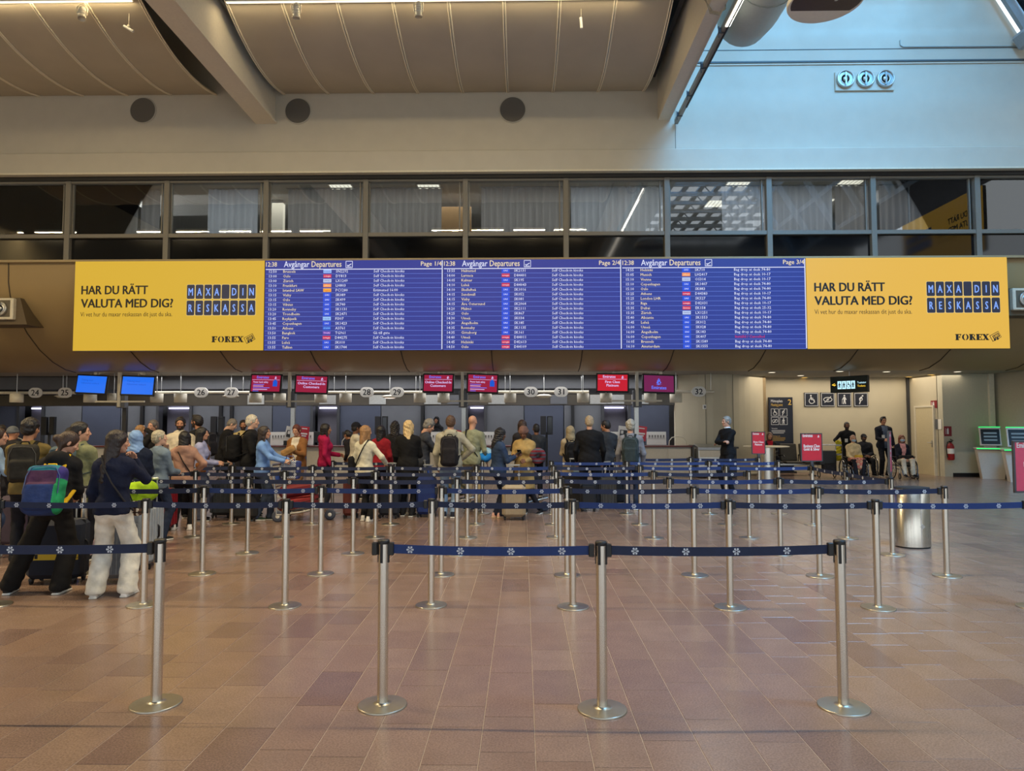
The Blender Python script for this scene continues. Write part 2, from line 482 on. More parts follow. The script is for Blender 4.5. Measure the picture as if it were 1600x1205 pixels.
# rooflight: sloping rafters, purlins and panes along the right of the hall
rf = node('skylight', None, 'structure')
RAF = mat('rafter_grey', (150, 158, 162), rough=0.5, var=0.04)
p_top, p_low = Vector((11.35, 0, 14.35)), Vector((13.75, 0, 10.2))
dv = (p_low - p_top); L = dv.length; ang = math.atan2(dv.z, dv.x)
for i, yy in enumerate([17.6, 15.2, 12.8, 10.4, 8.0, 5.6, 3.2, 0.8]):
    m = MB(); c = (p_top + p_low) / 2
    m.box((c.x, yy, c.z), (L, 0.12, 0.26), rot=Matrix.Rotation(-ang, 3, 'Y'))
    m.build('rafter', RAF, rf)
for t in (0.0, 0.33, 0.66, 1.0):
    q = p_top + dv * t; m = MB(); m.box((q.x, 8.6, q.z), (0.16, 18.4, 0.16), rot=Matrix.Rotation(-ang, 3, 'Y')); m.build('purlin', RAF, rf)
GL = glassm('rooflight_glass', (0.9, 0.97, 1.0))
for i in range(7):
    m = MB(); c = (p_top + p_low) / 2 + Vector((0.06, 0, 0.04)); yy = 16.4 - 2.4 * i
    m.box((c.x, yy, c.z), (L, 2.2, 0.012), rot=Matrix.Rotation(-ang, 3, 'Y')); m.build('pane', GL, rf)
for k in range(12):
    m = MB(); m.box((4.3 + k * .82, 4.5, 13.82), (0.26, 26.5, 0.10)); m.build('glazing_bar', RAF, rf)
for i in range(18):
    m = MB(); yy = 16.6 - 1.5 * i; m.box((8.6, yy, 13.6), (10.6, 0.10, 0.22)); m.box((8.6, yy, 13.1), (10.6, 0.06, 0.06))
    for k in range(8): m.box((4.2 + k * 1.25, yy, 13.35), (0.05, 0.05, 0.5), rot=Matrix.Rotation(0.7 if k % 2 else -0.7, 3, 'Y'))
    tag(m.build('roof_truss', RAF, rf), kind='stuff')
m = MB(); m.box((12.9, WY - 0.35, 11.55), (0.42, 0.5, 0.42), rot=Matrix.Rotation(-ang, 3, 'Y'), bev=0.06); m.build('gutter', RAF, rf)

# window band of the offices above the display
MULL = mat('mullion_paint', (112, 108, 98), rough=0.5, var=0.04)
PANE = glassm('office_glass', (0.80, 0.84, 0.88), 1.85)
SPAN = mat('spandrel_glass', (10, 11, 13), rough=0.06, var=0.05, spec=0.6)
mx = [-14.6, -11.98, -9.36, -6.73, -4.11, -1.5, 1.12, 3.74, 6.38, 9.06, 11.73, 14.4]
for i in range(len(mx) - 1):
    a, c = mx[i], mx[i + 1]
    w = structure(node('window_%d' % (i + 1)))
    fr = MB()
    fr.box((a, WY + 0.08, 7.02), (0.14, 0.16, 2.24), bev=0.01)
    if i == len(mx) - 2: fr.box((c, WY + 0.08, 7.02), (0.14, 0.16, 2.24), bev=0.01)
    for z, h in ((8.06, 0.07), (6.62, 0.10), (5.92, 0.06)):
        fr.box(((a + c) / 2, WY + 0.09, z), (c - a, 0.14, h))
    fr.build('frame', MULL, w)
    sl = MB(); sl.box((a + 0.09, WY + 0.12, 7.34), (0.03, 0.06, 1.40)); sl.box((c - 0.16, WY + 0.12, 7.34), (0.03, 0.06, 1.40)); sl.build('sash', MULL, w)
    p = MB(); p.box(((a + c) / 2, WY + 0.13, 7.34), (c - a - 0.12, 0.012, 1.38)); p.build('pane', PANE, w)
    p = MB(); p.box(((a + c) / 2, WY + 0.13, 6.26), (c - a - 0.12, 0.012, 0.62)); p.build('spandrel_pane', SPAN, w)
# office room behind the band
ob = MB()
ob.box((0, 24.0, 6.55), (32, 11.6, 0.1), 0); ob.box((0, 24.0, 8.35), (32, 11.6, 0.1), 1); ob.box((0, 29.8, 7.4), (32, 0.1, 2.0), 2)
structure(ob.build('wall_office', [GREYD, WALLC, mat('office_back', (70, 72, 76), var=0.1)]))
for px in (104, 258, 415, 727, 1203):
    pass

# curved bulkhead under the windows: a quarter barrel that turns back into the low ceiling over the desks
BULK = mat('bulkhead_paint', (150, 128, 88), rough=0.42, var=0.05, scale=0.9)
prof = [(18.0, 5.90), (18.02, 5.4), (18.10, 5.05), (18.36, 4.63), (18.78, 4.15), (19.29, 3.75), (19.85, 3.46), (20.4, 3.29), (20.9, 3.24)]
bx = [-16 + i * 2.52 for i in range(16)]
bulk = structure(node('ceiling_bulkhead'))
for k in range(15):
    m = MB(); xa, xb = bx[k] + 0.012, bx[k + 1] - 0.012
    q = len(prof)
    vs = [(xa, y, z) for y, z in prof] + [(xb, y, z) for y, z in prof] + [(xa, y + 0.05, z + 0.05) for y, z in prof] + [(xb, y + 0.05, z + 0.05) for y, z in prof]
    curved_strip(m, vs, q)
    m.build('bulkhead_panel', BULK, bulk)
for k in range(16):
    m = MB(); m.tube([(bx[k], y - 0.004, z - 0.004) for y, z in prof], 0.016, 5); m.build('seam_strip', mat('seam_dark', (70, 58, 40), var=0.05), bulk)
m = MB(); m.box((-0.9, 17.98, 5.93), (30.4, 0.20, 0.06)); m.build('top_ledge', mat('ledge', (158, 140, 104), var=0.03), bulk)

# low ceiling over the desks and the alcove at the right
LOWC = mat('low_ceiling', (150, 146, 136), rough=0.8, var=0.04)
m = MB(); m.box((0, 25.0, 3.30), (43, 8.2, 0.10)); structure(m.build('ceiling_low', LOWC))
m = MB(); m.box((-8.2, 22.95, 3.03), (26.4, 0.12, 0.42), bev=0.01); m.box((-8.2, 22.9, 3.235), (26.4, 0.3, 0.03), 1)
structure(m.build('trim_9', [GREYP, GREYD]))
m = MB(); m.box((-8.2, 23.2, 2.46), (26.4, 0.35, 0.36), 0, bev=0.01)
rs = random.Random(3)
for px in (400, 512, 590, 676, 712, 776, 873, 935, 962, 1000):
    q = atY(px, 621, 23.0); m.box((q.x, 23.01, 2.47), (0.55, 0.04, 0.30), rs.choice([1, 2, 1]))
structure(m.build('trim_10', [mat('beam_brown', (70, 64, 54), rough=0.35, var=0.15, scale=2), STEEL2, GREYP]))

GREYB = mat('blue_grey_laminate', (66, 72, 88), rough=0.5, var=0.06, scale=3)
# wall behind the desks: grey panels and lit doorways
BY = 25.6
wd = structure(node('wall_desks'))
m = MB(); m.box((-6.6, BY + 0.9, 1.65), (30.4, 0.1, 3.3)); m.build('rear_skin', GREYD, wd)
door_px = [(33, 68), (250, 298), (490, 528), (731, 757), (943, 981)]
edges = []
for a, c in door_px:
    edges.append((atY(a, 660, BY).x, atY(c, 660, BY).x))
xs = -21.4
for (a, c) in edges + [(5.3, 5.3)]:
    n = max(1, round((a - xs) / 1.45)); w = (a - xs) / n
    for k in range(n):
        m = MB(); m.box((xs + (k + .5) * w, BY, 1.28), (w - 0.03, 0.08, 2.56), bev=0.006)
        m.build('wall_panel', [GREYP, GREYB][(k + int(abs(xs) * 3)) % 3 == 2], wd)
    xs = c
STRIP = glow('strip_light', (225, 225, 255), 3.0)
for i, (a, c) in enumerate(edges):
    d = structure(node('door_%d' % (i + 1)))
    m = MB(); w = c - a
    m.box((a - 0.04, BY + 0.02, 1.22), (0.10, 0.3, 2.44)); m.box((c + 0.04, BY + 0.02, 1.22), (0.10, 0.3, 2.44)); m.box(((a + c) / 2, BY + 0.02, 2.42), (w + 0.18, 0.3, 0.14))
    m.build('door_frame', GREYD, d)
    m = MB(); m.box(((a + c) / 2, BY + 0.55, 1.2), (w, 0.05, 2.4)); m.build('door_leaf', mat('door_grey', (112, 110, 120), var=0.04), d)
    m = MB(); m.box(((a + c) / 2, BY + 0.42, 2.26), (w * 0.8, 0.05, 0.05)); m.build('strip_light', STRIP, d)
m = MB()
for px in (222, 345, 362, 660, 895): # narrow uprights between the panels
    q = atY(px, 660, BY - 0.1); m.box((q.x, BY - 0.1, 1.24), (0.11, 0.12, 2.48))
structure(m.build('trim_11', BLACK))

# right-hand end: curved lit wall, alcove, door, pier and side wall
cw = MB(); pts = []
A, B_ = (4.95, 23.0), (8.05, 23.6)
for i in range(15):
    t = i / 14
    pts.append((A[0] + (B_[0] - A[0]) * t, A[1] + (B_[1] - A[1]) * t - 0.75 * math.sin(PI * t) ** 0.9))
poly = pts + [(x + 0.02, y + 0.25) for x, y in pts[::-1]]
cw.prism(poly, 0.0, 3.26, axis='z')
structure(cw.build('wall_curved', WALLW))
m = MB(); m.tube([(x, y - 0.012, 0.06) for x, y in pts], 0.05, 4); structure(m.build('baseboard_curved', CREAM))
m = MB()
for px in (1098, 1149):
    q = atY(px, 660, 22.55); i = min(range(15), key=lambda k: abs(pts[k][0] - q.x)); m.box((pts[i][0], pts[i][1] - 0.004, 1.9), (0.014, 0.02, 2.7))
structure(m.build('trim_12', mat('joint_line', (120, 114, 98), var=0.02)))
m = MB(); q = atY(1101, 636, 22.4); m.box((q.x, 22.40, q.z), (0.11, 0.05, 0.14), bev=0.01); m.box((q.x, 22.37, q.z), (0.05, 0.02, 0.07), 1)
tag(m.build('wall_switch', [WHITE, GREYP]), 'small grey switch box on the curved wall below the number 32 sign', 'switch')
slab('wall_alcove', (10.75, 24.45, 1.62), (5.5, 0.2, 3.25), WALLW)
m = MB(); m.box((8.02, 24.0, 1.62), (0.16, 0.9, 3.25)); structure(m.build('wall_alcove_left', mat('timber_reveal', (150, 128, 92), var=0.1)))
m = MB(); m.box((13.2, 24.3, 1.62), (0.07, 0.08, 3.24)); structure(m.build('trim_13', GREYD))
DX = 13.25
slab('wall_door_side', (DX + 0.12, 23.62, 1.62), (0.24, 1.9, 3.25), WALLW)
slab('wall_pier', (14.07, 22.55, 1.62), (1.64, 0.3, 3.25), mat('pier_paint', (186, 180, 158), rough=0.7, var=0.03))
m = MB(); m.box((14.15, 22.38, 0.06), (1.3, 0.03, 0.12)); structure(m.build('baseboard_pier', BLACK))
m = MB(); m.box((14.75, 22.36, 1.62), (0.16, 0.10, 3.25), bev=0.01); structure(m.build('trim_14', CREAM))
slab('wall_side', (15.05, 19.9, 1.62), (0.24, 5.4, 3.25), mat('side_paint', (178, 168, 148), rough=0.7, var=0.03))
m = MB(); m.box((14.91, 19.9, 0.05), (0.03, 5.4, 0.10)); structure(m.build('baseboard_side', GREYD))
# door in the alcove's right wall
d = structure(node('door_6'))
y0, y1, zt = 22.86, 23.86, 2.2
m = MB(); m.box((DX - 0.02, (y0 + y1) / 2, zt / 2), (0.05, y1 - y0, zt)); m.build('door_leaf', mat('door_cream', (196, 182, 146), var=0.03), d)
m = MB()
for yy in (y0 - 0.03, y1 + 0.03): m.box((DX - 0.03, yy, zt / 2), (0.08, 0.06, zt))
m.box((DX - 0.03, (y0 + y1) / 2, zt + 0.03), (0.08, y1 - y0 + 0.12, 0.06)); m.build('door_frame', CREAM, d)
m = MB(); m.box((DX - 0.055, y0 + 0.10, 1.02), (0.015, 0.06, 0.22), bev=0.005); m.tube([(DX - 0.06, y0 + 0.1, 1.05), (DX - 0.11, y0 + 0.1, 1.05), (DX - 0.11, y0 + 0.26, 1.05)], 0.012, 6)
m.build('door_handle', STEEL2, d)
# ------------------------------------------------------------------ THINGS: display wall
DY = 17.70
def page_rows(s): return [r.split('|') for r in s.strip().split('\n')]
P1R = page_rows("""12:50|Brussels|b|SN2292|Self Check-in kiosks
13:00|Oslo|n|DY813|Self Check-in kiosks
13:00|Zürich|w|LX1249|Self Check-in kiosks
13:10|Frankfurt|l|LH803|Self Check-in kiosks
13:10|Istanbul SAW|p|PC1280|Estimated 16:00
13:15|Visby|s|SK089|Self Check-in kiosks
13:15|Oslo|s|SK499|Self Check-in kiosks
13:15|Vilnius|s|SK740|Self Check-in kiosks
13:20|Ronneby|s|SK1131|Self Check-in kiosks
13:20|Trondheim|s|SK2471|Self Check-in kiosks
13:45|Reykjavik|i|FI307|Self Check-in kiosks
13:45|Copenhagen|s|SK1423|Self Check-in kiosks
13:50|Athens|a|A3761|Self Check-in kiosks
13:50|Bangkok|t|TG961|Gå till gate
13:55|Faro|n|D84275|Self Check-in kiosks
13:55|Luleå|s|SK010|Self Check-in kiosks
13:55|Tallinn|s|SK1744|Self Check-in kiosks""")
P2R = page_rows("""13:55|Halmstad|s|SK2131
14:00|Larnaca|n|D84401
14:05|Kalmar|s|SK195
14:10|Luleå|n|D84043
14:10|Skellefteå|s|SK1016
14:15|Sundsvall|s|SK052
14:15|Visby|s|SK081
14:15|Åre Östersund|s|SK2064
14:20|Malmö|s|SK2111
14:25|Oslo|s|SK867
14:30|Umeå|s|SK034
14:30|Ängelholm|s|SK185
14:35|Ronneby|s|SK1135
14:35|Göteborg|s|SK161
14:40|Umeå|n|D84011
14:45|Helsinki|n|D82613
14:50|Oslo|n|D84109""")
P2R = [r + ['Self Check-in kiosks'] for r in P2R]
P3R = page_rows("""14:55|Helsinki|s|SK710|Bag drop at desk 74-80
15:05|Munich|l|LH2417|Bag drop at desk 10-17
15:10|Vienna|w|OS314|Bag drop at desk 10-17
15:10|Copenhagen|s|SK1407|Bag drop at desk 74-80
15:10|Oslo|s|SK883|Bag drop at desk 74-80
15:25|Athens|n|D84383|Bag drop at desk 10-17
15:25|London LHR|s|SK527|Bag drop at desk 74-80
15:35|Riga|n|D82031|Bag drop at desk 10-17
15:35|Dubai|e|EK158|Bag drop at desk 25-32
15:35|Zürich|w|LX1251|Bag drop at desk 10-17
15:40|Alicante|s|SK1553|Bag drop at desk 74-80
15:45|Luleå|s|SK012|Bag drop at desk 74-80
16:00|Umeå|s|SK028|Bag drop at desk 74-80
16:00|Ängelholm|s|SK183|Bag drop at desk 74-80
16:00|Copenhagen|s|SK407|Inställd / Cancelled
16:05|Brussels|s|SK1589|Bag drop at desk 74-80
16:10|Amsterdam|s|SK1555|Bag drop at desk 74-80""")
LOGO = {'b': ((150, 185, 250), 'brussels', (60, 80, 160)), 'n': ((200, 20, 80), 'norwegian', (255, 230, 235)), 'w': ((190, 205, 240), 'SWISS', (70, 80, 140)),
        'l': ((240, 140, 80), 'Lufthansa', (255, 225, 170)), 'p': ((245, 170, 60), 'Pegasus', (200, 60, 30)), 's': ((15, 70, 215), 'SAS', (225, 230, 255)),
        'i': ((150, 195, 250), 'Icelandair', (50, 80, 160)), 'a': ((20, 80, 205), 'AEGEAN', (140, 200, 255)), 't': ((90, 60, 170), 'THAI', (240, 190, 255)), 'e': ((205, 20, 60), 'Emirates', (255, 225, 230))}
LEDB = glow('led_blue', (33, 48, 142), 1.0)
LEDW = glow('led_white', (222, 226, 250), 1.0)
LEDC = glow('led_cream', (240, 222, 180), 1.0)
LEDL = glow('led_line', (88, 112, 205), 1.0)
LEDR = glow('led_red', (205, 35, 90), 1.0)
SHELLB = mat('display_case', (60, 58, 52), rough=0.5, var=0.05)
DB, DT = 3.555, 5.875
board = thing('departures_board', 'wide blue departures board with three pages of flights between two yellow panels', 'display', (0, DY, 0))
m = MB(); m.box((0.27, 0.09, (DB + DT) / 2), (13.76, 0.12, DT - DB)); m.build('casing', SHELLB, board)
for pi, (x0, x1, rows) in enumerate([(-6.61, -2.04, P1R), (-2.04, 2.50, P2R), (2.50, 7.15, P3R)]):
    W, Hh = x1 - x0, DT - DB
    m = MB(); m.box(((x0 + x1) / 2, 0.02, (DB + DT) / 2), (W - 0.012, 0.03, Hh - 0.01)); page = m.build('display_page', LEDB, board)
    X = lambda f: x0 + f * W
    Z = lambda f: DT - f * Hh
    yf = 0.0
    g = MB(); g.box((X(.5), yf, Z(.102)), (W * .99, 0.008, 0.018), 0)
    for k in range(1, 18): g.box((X(.5), yf, Z(.102 + .0525 * k)), (W * .99, 0.006, 0.011), 1)
    g.box((x1 - 0.02, yf, (DB + DT) / 2), (0.022, 0.008, Hh * .98), 0)
    tag(g.build('grid_lines', [LEDW, LEDL], page), kind='stuff')
    h = MB()
    put_text(h, '12:38', X(.006), Z(.070), 0.165, -0.004, 0, 0.012, width=.062 * W)
    put_text(h, 'Avgångar', X(.107), Z(.076), 0.215, -0.004, 1, 0.006, width=.143 * W)
    put_text(h, 'Departures', X(.263), Z(.076), 0.215, -0.004, 0, 0.012, width=.168 * W)
    put_text(h, 'Page %d/4' % (pi + 1), X(.992), Z(.068), 0.16, -0.004, 0, 0.012, align='RIGHT')
    tag(h.build('header_lettering', [LEDC, LEDW], page), kind='stuff')
    ic = MB(); cx, cz, r_ = X(.474), Z(.05), .083
    for a, c2, sx_, sz_ in ((0, r_, 2 * r_, .012), (0, -r_, 2 * r_, .012), (r_, 0, .012, 2 * r_), (-r_, 0, .012, 2 * r_)):
        ic.box((cx + a, -0.004, cz + c2), (sx_, .006, sz_))
    ic.prism([(cx - .06, cz - .02), (cx - .045, cz - .01), (cx - .03, cz - .025), (cx + .05, cz + .02), (cx + .062, cz + .012), (cx + .045, cz - .004), (cx - .03, cz - .05)], -0.007, -0.002)
    ic.box((cx, -0.004, cz - .06), (.11, .006, .01))
    ic.build('aeroplane_icon', LEDW, page)
    for k, (tm, city, lg, fl, rem) in enumerate(rows):
        zb = Z(.102 + .0525 * (k + 1)) + 0.034
        r = MB()
        put_text(r, tm, X(.067), zb, 0.098, -0.003, 0, 0.010, align='RIGHT', res=1)
        put_text(r, city, X(.104), zb, 0.098, -0.003, 1, 0.010, res=1)
        put_text(r, fl, X(.40), zb, 0.098, -0.003, 0, 0.010, res=1)
        put_text(r, rem, X(.612), zb, 0.098, -0.003, 2 if 'Cancel' in rem else 0, 0.010, res=1)
        tag(r.build('flight_row', [LEDW, LEDC, LEDR], page), kind='stuff')
        c1, nm, c2 = LOGO[lg]
        l = MB(); l.box((X(.352), yf, zb + .034), (.205, .006, .106 if lg in 's' else .088), 0)
        put_text(l, nm, X(.352), zb + .012, 0.06, -0.006, 1, 0.01, align='CENTER', res=1, width=(.11 if lg == 's' else .17))
        l.build('airline_logo', [glow('logo_' + lg, c1), glow('logo_text_' + lg, c2)], page)

def forex(x0, x1, label, col, name):
    t = thing('advertising_panel', label, 'advertising panel', (0, DY, 0))
    W, Hh = x1 - x0, DT - DB
    Y_ = glow('led_yellow_' + name, col, 1.0); K = glow('led_black', (12, 11, 8), 1.0)
    m = MB(); m.box(((x0 + x1) / 2, 0.09, (DB + DT) / 2), (W - .01, 0.12, Hh)); m.build('casing', SHELLB, t)
    m = MB(); m.box(((x0 + x1) / 2, 0.02, (DB + DT) / 2), (W - 0.015, 0.03, Hh - 0.012)); m.build('screen', Y_, t)
    X = lambda f: x0 + f * W
    Z = lambda f: DT - f * Hh
    h = MB()
    put_text(h, 'HAR DU RÄTT', X(.040), Z(.370), 0.315, -0.002, 0, 0.045, width=.352 * W, res=3)
    put_text(h, 'VALUTA MED DIG?', X(.040), Z(.518), 0.315, -0.002, 0, 0.045, width=.486 * W, res=3)
    tag(h.build('headline_lettering', K, t), kind='stuff')
    h = MB(); put_text(h, 'Vi vet hur du maxar reskassan dit just du ska.', X(.037), Z(.618), 0.165, -0.002, 0, 0.0, width=.483 * W); tag(h.build('small_lettering', K, t), kind='stuff')
    NAVY = glow('led_navy', (34, 38, 60)); LB = glow('led_sky', (130, 170, 255)); EDGE = glow('led_pale_edge', (230, 205, 140))
    cw = .365 * W / 8
    for r_, word in enumerate(['MAXA DIN', 'RESKASSA']):
        zt, zb = (Z(.265), Z(.430)) if r_ == 0 else (Z(.442), Z(.613))
        for k, chh in enumerate(word):
            f = MB(); xa = X(.593) + k * cw
            def rr(hw, hz, c=.03):
                cx_, cz_ = xa + cw / 2, (zt + zb) / 2
                o = []
                for sx, sz, a0 in ((1, 1, 0), (-1, 1, 90), (-1, -1, 180), (1, -1, 270)):
                    for q in range(4):
                        a = math.radians(a0 + q * 30); o.append((cx_ + sx * (hw - c) + c * math.cos(a), cz_ + sz * (hz - c) + c * math.sin(a)))
                return o
            f.prism(rr(cw * .47, (zt - zb) / 2), -0.004, 0.006, 1)
            f.prism(rr(cw * .445, (zt - zb) / 2 - .008), -0.007, 0.004, 0)
            fl = f.build('flap_tile', [NAVY, EDGE], t)
            if chh != ' ':
                g = MB(); put_text(g, chh, xa + cw / 2, (zt + zb) / 2 - .098, 0.275, -0.010, 0, 0.022, align='CENTER', sx=.62)
                g.build('flap_letter', LB, fl)
    f = MB(); xx = X(.733); wF = .162 * W; zb = Z(.908); ch = .066 * Hh
    # slab letters with serifs and stencil breaks
    cwid = [.19, .22, .21, .18, .20]; xs_ = xx
    def bar(x, z, w, h_, mi=0): f.box((x + w / 2, -0.002 - .003 * mi, z + h_ / 2), (w, .004, h_), mi)
    def poly(p, mi=0): f.prism(p, -.004 - .003 * mi, 0.0, mi)
    u = wF
    def stem(x, w): bar(x, zb, w, ch); bar(x - .25 * w, zb, 1.5 * w, ch * .1); bar(x - .25 * w, zb + ch * .9, 1.5 * w, ch * .1)
    x = xx; st = .078 * u
    stem(x, st); bar(x + st, zb + .88 * ch, .09 * u, .12 * ch); bar(x + .13 * u, zb + .68 * ch, .018 * u, .32 * ch); bar(x + st, zb + .45 * ch, .06 * u, .1 * ch); bar(x + .105 * u, zb + .33 * ch, .016 * u, .34 * ch)
    x = xx + .185 * u
    o_ = [(x + .1 * u + .1 * u * math.cos(a * PI / 12), zb + ch / 2 + ch * .52 * math.sin(a * PI / 12)) for a in range(24)]; poly(o_)
    poly([(x + .1 * u + .045 * u * math.cos(a * PI / 12), zb + ch / 2 + ch * .42 * math.sin(a * PI / 12)) for a in range(24)], 1)
    bar(x + .09 * u, zb - .03 * ch, .02 * u, ch * 1.06, 1)
    x = xx + .42 * u; stem(x, st)
    poly([(x + st, zb + ch), (x + .12 * u, zb + ch), (x + .155 * u, zb + .88 * ch), (x + .155 * u, zb + .66 * ch), (x + .12 * u, zb + .5 * ch), (x + .13 * u, zb + .42 * ch), (x + .185 * u, zb), (x + .12 * u, zb), (x + .08 * u, zb + .45 * ch), (x + st, zb + .48 * ch)])
    bar(x + st + .012 * u, zb + .58 * ch, .035 * u, .3 * ch, 1)
    x = xx + .63 * u; stem(x, st); bar(x + st, zb + .88 * ch, .1 * u, .12 * ch); bar(x + st, zb, .1 * u, .12 * ch); bar(x + .14 * u, zb + .68 * ch, .018 * u, .32 * ch); bar(x + .14 * u, zb, .018 * u, .32 * ch); bar(x + st, zb + .45 * ch, .06 * u, .1 * ch); bar(x + .105 * u, zb + .33 * ch, .016 * u, .34 * ch)
    x = xx + .81 * u
    poly([(x, zb + ch), (x + .075 * u, zb + ch), (x + .19 * u, zb), (x + .115 * u, zb)]); poly([(x + .15 * u, zb + ch), (x + .175 * u, zb + ch), (x + .045 * u, zb), (x + .01 * u, zb)])
    for q in (0, .9): bar(x - .01 * u, zb + q * ch, .09 * u, ch * .1); bar(x + .11 * u, zb + q * ch, .09 * u, ch * .1)
    f.build('brand_lettering', [K, Y_], t)
    n = MB(); cx, cz = X(.928), Z(.868); R = Matrix.Rotation(-math.radians(28), 3, 'Y')
    n.box((cx, 0.0, cz), (.25, .005, .17), 0, rot=R); n.box((cx, -.003, cz), (.225, .005, .145), 1, rot=R); n.box((cx + .012, -.006, cz + .006), (.17, .005, .10), 0, rot=R)
    put_text(n, '100', 0, -.03, .10, -0.010, 1, 0.03, align='CENTER', M=Matrix.Translation((cx + .012, 0, cz + .006)) @ R.to_4x4())
    for dx, dz in ((-.02, -.085), (.05, -.06)): n.lathe([(.028, 0), (.028, .004)], (cx + dx, -.004, cz + dz), 12, 0, rot=rotx(PI / 2))
    n.build('banknote_logo', [K, Y_], t)
    return t
forex(-11.53, -6.62, 'yellow currency exchange panel at the left end of the departures board', (212, 170, 46), 'a')
forex(7.16, 12.20, 'yellow currency exchange panel at the right end of the departures board', (228, 180, 66), 'b')

t = forex(-2.6, 2.6, 'yellow currency exchange panel hung across the hall, seen only mirrored in the right office windows', (228, 180, 66), 'c')
t.location = (16.2, 9.0, 4.2); t.rotation_euler = (0, 0, -PI / 2)
m = MB()
for k in (-2.2, 2.2): m.cyl((k, .1, DT), (k, .1, 13.05 - 4.2), .03, n=8)
m.build('hanger', STEEL2, t)

# ------------------------------------------------------------------ barrier posts with belts
BN = mat('belt_navy', (24, 36, 68), rough=0.7, var=0.08, bump=0.15, bscale=300)
BB = mat('belt_blue', (26, 52, 108), rough=0.7, var=0.08, bump=0.15, bscale=300)
EMB = mat('belt_print', (206, 212, 220), rough=0.7, var=0)
mb = MB(); mb.lathe([(.148, 0), (.149, .007), (.145, .010)], n=40); mb.lathe([(.145, .010), (.06, .0165)], n=40); mb.lathe([(.06, .0165), (.036, .020), (.034, .028)], n=30); ME_BASE = mb.mesh('base_plate', mat('base_steel', (188, 182, 168), rough=.36, metal=1.0, var=.05))
mb = MB(); mb.cyl((0, 0, .02), (0, 0, .985), .032, n=22); ME_POLE = mb.mesh('pole', STEEL)
mb = MB()
mb.lathe([(.034, .975), (.0365, .98), (.0365, .992), (.033, 1.0), (.0, 1.0)], n=22)
for a in range(4):
    R = rotz(PI / 4 + a * PI / 2 + .35)
    mb.box(R @ Vector((.029, 0, .925)), (.014, .017, .125), 0, rot=R)
ME_HEAD = mb.mesh('cassette_head', BLACK)
mb = MB(); mb.box((0, 0, 0), (.034, .03, .078), bev=.004); ME_CLIP = mb.mesh('belt_clip', BLACK)
mb = MB()
for k in range(6):
    a = k * PI / 3
    mb.lathe([(.0066, 0), (.0, .0006)], (.0165 * math.cos(a), 0, .0165 * math.sin(a)), 7, rot=rotx(PI / 2))
    c0, c1 = Vector((.0085 * math.cos(a), -.0004, .0085 * math.sin(a))), Vector((.0085 * math.cos(a + PI / 3), -.0004, .0085 * math.sin(a + PI / 3)))
    mb.box((c0 + c1) / 2, (.0105, .0008, .0032), rot=Matrix.Rotation(-(a + PI / 6 + PI / 2), 3, 'Y'))
ME_LOGO = mb.mesh('logo', EMB)
ROWS = ['nearest row', 'second row back', 'third row back', 'fourth row back', 'fifth row back', 'sixth row back', 'seventh row back', 'farthest row']
GRID = [  # y, posts (x), belts (index pairs, bright?)
    (4.34, [-3.75, -2.25, -.86, .47, 1.93], [(0, 1, 0), (2, 3, 1), (3, 4, 0)]),
    (6.67, [-5.0, -3.59, -2.24, -.87, .46, 1.92, 3.28, 4.74], [(0, 1, 0), (1, 2, 0), (2, 3, 0), (3, 4, 0), (4, 5, 1), (5, 6, 0), (6, 7, 1)]),
    (8.03, [-5.02, -3.66, -2.31, -.93, .49, 1.92, 3.31, 4.73], [(0, 1, 0), (1, 2, 1), (2, 3, 1), (3, 4, 1), (4, 5, 0), (5, 6, 1), (6, 7, 0)]),
    (9.28, [-6.35, -4.97, -3.64, -2.24, -.87, .48, 1.91, 3.35, 4.78], [(0, 1, 0), (1, 2, 0), (2, 3, 0), (3, 4, 0), (4, 5, 0), (5, 6, 0), (6, 7, 1), (7, 8, 0)]),
    (10.6, [-7.6, -6.3, -4.97, -3.60, -2.22, -.84, .49, 1.94, 3.36, 4.80], [(0, 1, 0), (1, 2, 0), (2, 3, 0), (3, 4, 0), (4, 5, 0), (5, 6, 0), (6, 7, 1), (7, 8, 0)]),
    (11.95, [-6.4, -4.97, -3.59, -2.25, -.80, .50, 1.97, 3.41, 4.86], [(0, 1, 0), (1, 2, 0), (2, 3, 0), (3, 4, 0), (4, 5, 1), (5, 6, 0), (6, 7, 1), (7, 8, 1)]),
    (13.35, [-3.62, -2.2, -.78, .52, 1.95, 3.5, 4.8], [(0, 1, 0), (3, 4, 1), (4, 5, 1), (5, 6, 1)]),
    (14.7, [1.93, 3.47, 4.88], [(0, 1, 0), (1, 2, 0)]),
]
ORD = ['first', 'second', 'third', 'fourth', 'fifth', 'sixth', 'seventh', 'eighth', 'ninth', 'tenth']
POST = {}
rp = random.Random(5)
def make_post(x, y, label, rz=None):
    t = thing('barrier_post', label, 'barrier post', (x, y, 0), 0, 'belt barrier posts of the queue')
    link('base_plate', ME_BASE, t); link('pole', ME_POLE, t)
    link('cassette_head', ME_HEAD, t, rot=(0, 0, rp.uniform(-.25, .25)))
    return t
